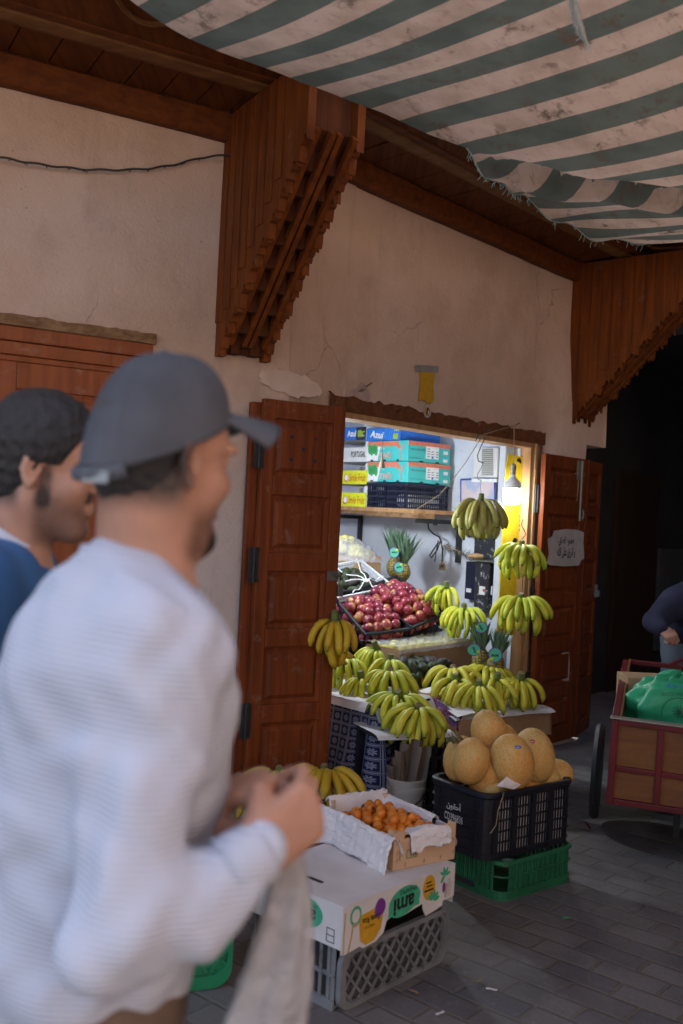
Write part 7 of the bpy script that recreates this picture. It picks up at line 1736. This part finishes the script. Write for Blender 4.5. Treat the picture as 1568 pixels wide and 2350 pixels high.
mark(body2, hd2, hB2, .95, lambda x, y, z: np.where(np.sqrt((x - .10) ** 2 + (z + .054) ** 2) < .014, 0, .55 * ss_(-z, .012 + 0 * x, .05) * ss_(x, -.012, .012) * ss_(z, -.14, -.115) * (1 - .9 * ss_(z, -.062, -.035) * ss_(x, .035, .06)) + .85 * (np.abs(z + .033) < .009) * ss_(x, .078, .09) * (y < .032) + .8 * ss_(x, -.005, .008) * ss_(-x, -.034, -.02) * ss_(-z, -.04, .0) * ss_(z, -.07, -.04) * (y < .07) + .8 * ss_(-x, .02, .04) * ss_(z, -.08, -.04) * (y < .072)))
b = MB(); b.tube([hd2(.104, .020 * t - .034, .042 + .004 * math.sin(t * 3)) for t in (-.6, 0, .6)], .0045, 6); b.tube([hd2(.104, .020 * t + .034, .042 + .004 * math.sin(t * 3)) for t in (-.6, 0, .6)], .0045, 6); b.build('eyebrow', m_hair, m2, world=True, smooth=60)
fl = Field((-1.0, 1.2, .60), (-.15, 2.15, 1.55), .009)
fl.cone(NB2 - vv(0, 0, .05), S2R, .066, .078, .05); fl.cone(NB2 - vv(0, 0, .05), S2L, .066, .078, .05)
for q in (-1, 1): fl.cone(NB2 - vv(0, 0, .16) + rt_ * .07 * q, P2 + rt_ * .07 * q - vv(0, 0, .1), .125, .13, .06)
for s_, S_ in ((1, S2R), (-1, S2L)):
    E_ = S_ + vv(-.04, 0, -.29); W_ = E_ + f * .14 * s_ + vv(0, 0, -.22); fl.cone(S_, E_, .078, .066, .03); fl.cone(E_, W_ * .96 + E_ * .04, .064, .044, .02)
fl.disp(lambda X_, Y_, Z_: .004 * wav(X_, Y_, Z_, 1)); V, Fq = fl.mesh(1)
m_den = soft('blue_denim', (.05, .16, .36), (.035, .11, .27), 5, .85, .3, 120); np_obj('jacket', V, Fq, m_den, m2)
m_shirt = flat('white_shirt', (.66, .70, .78), .8)
def ring2(r0, dz, tilt, g=0): return [NB2 + f * (.012 + (r0 + g) * math.cos(a)) + rt_ * (r0 * .98 + g) * math.sin(a) + vv(0, 0, dz - tilt * math.cos(a)) for a in np.linspace(0, 2 * math.pi, 37)]
b = MB(); RA, RB = ring2(.080, -.035, .05), ring2(.071, .034, .046); b.grid(lambda u, v: Vector(RA[int(round(u * 36))]).lerp(Vector(RB[int(round(u * 36))]), v), 36, 4); b.build('shirt_collar', m_shirt, m2, smooth=180, world=True, solid=.006)
b = MB(); RA, RB = ring2(.100, -.055, .06), ring2(.079, .008, .048); b.grid(lambda u, v: Vector(RA[int(round(u * 36))]).lerp(Vector(RB[int(round(u * 36))]), v), 36, 4); b.build('jacket_collar', m_den, m2, smooth=180, world=True, solid=.008)
b = MB(); b.tube([S2R + vv(-.05 + .012 * i, -.062 - .002 * i, .045 - .016 * i) for i in range(9)], .0022, 5); b.build('seam', m_den, m2, world=True)
fl = Field((-1.0, 1.2, .05), (-.1, 2.15, .95), .012)
for s_ in (1, -1):
    hp = P2 + rt_ * .085 * s_; kn = hp + f * .12 * s_; kn[2] = .48; fo = kn - f * .08; fo[2] = .10; fl.cone(hp, kn, .10, .075, .04); fl.cone(kn, fo, .074, .06, .02)
V, Fq = fl.mesh(1); np_obj('trousers', V, Fq, soft('dark_cotton', (.04, .04, .05), (.03, .03, .035), 9), m2)

# ---------------------------------------------------------------- the man pushing the cart, mostly outside the frame
f = vv(-.45, -.89, 0); l_ = np.cross(vv(0, 0, 1), f); HD = A(1542, 1464, 5.95)
m3 = thing('person', 'man in a navy jacket and jeans gripping the handle of the cart', 'person', (2.25, 6.3, 0))
SC = A(1608, 1352, 6.25); SR3 = A(1545, 1385, 6.22); SL3 = 2 * SC - SR3; P3 = vv(SC[0] + .03, SC[1] + .22, .88); HH = SC + f * .10 + vv(.06, 0, .17)
fl = Field((1.55, 5.5, 0), (2.9, 7.0, 1.75), .009)
hd3, hB3 = head(fl, HH, f, .95, R(20)); fl.cone(hd3(-.03, 0, -.03), SC, .055, .062, .03); fl.cone(SC, SR3, .06, .05, .05); fl.cone(SC, SL3, .06, .05, .05); fl.cone(SC - vv(0, 0, .1), P3, .11, .10, .05)
ER3 = SR3 * .5 + HD * .5 + vv(-.085, .06, -.02); EL3 = SL3 + vv(.06, -.08, -.26); WL3 = EL3 + f * .22
WR3 = HD + vv(-.045, .06, .045)
for S_, E_, W_, s_ in ((SR3, ER3, WR3, 1), (SL3, EL3, WL3, -1)):
    fl.cone(S_, E_, .05, .038, .02); fl.cone(E_, W_, .036, .028, .02); hand_f(fl, W_, vv(.5, -.72, -.42) if s_ > 0 else f, vv(-.2, -.6, .78), s_, (62, 64, 66, 68), (50, 80))
for s_ in (1, -1):
    hp = P3 + l_ * .09 * s_; kn = hp + f * .14 * (s_ > 0); kn[2] = .47; fo = kn - f * .12; fo[2] = .09; fl.cone(hp, kn, .08, .056, .03); fl.cone(kn, fo, .052, .036, .02); fl.cone(fo, fo + f * .15 - vv(0, 0, .05), .036, .028, .02)
V, Fq = fl.mesh(1); np_obj('body', V, Fq, m_skin2, m3)
fl = Field((1.5, 5.5, .6), (2.9, 7.0, 1.5), .011); fl.cone(SC, SR3, .075, .085, .05); fl.cone(SC, SL3, .075, .085, .05); fl.cone(SC - vv(0, 0, .1) + l_ * .06, P3 + l_ * .06, .135, .14, .06); fl.cone(SC - vv(0, 0, .1) - l_ * .06, P3 - l_ * .06, .135, .14, .06)
for S_, E_, W_ in ((SR3, ER3, WR3), (SL3, EL3, WL3)): fl.cone(S_, E_, .085, .072, .04); fl.cone(E_, W_, .068, .048, .02)
fl.disp(lambda X_, Y_, Z_: .007 * wav(X_ * .7, Y_ * .7, Z_ * .7, 2)); V, Fq = fl.mesh(1); np_obj('jacket', V, Fq, soft('navy_cotton', (.024, .026, .06), (.016, .018, .042), 7, .9, .3), m3)
fl = Field((1.5, 5.5, .03), (2.9, 7.0, .98), .012)
for s_ in (1, -1):
    hp = P3 + l_ * .09 * s_; kn = hp + f * .14 * (s_ > 0); kn[2] = .47; fo = kn - f * .12; fo[2] = .10; fl.cone(hp, kn, .105, .075, .04); fl.cone(kn, fo, .074, .062, .02)
fl.disp(lambda X_, Y_, Z_: .005 * wav(X_, Y_, Z_, 3)); V, Fq = fl.mesh(1); np_obj('jeans', V, Fq, soft('jeans_denim', (.06, .08, .11), (.10, .125, .16), 5, .9, .3), m3)
shell(hd3, 'hair', [lambda x, y, z: (x - .06) - .6 * (z - .075) + 0 * y, lambda x, y, z: -.03 - z + 0 * x + 0 * y], m_hair, m3, hB3, .95, HH - .2, HH + .2, .004, grow=.010, cell=.008, ellips=SK)
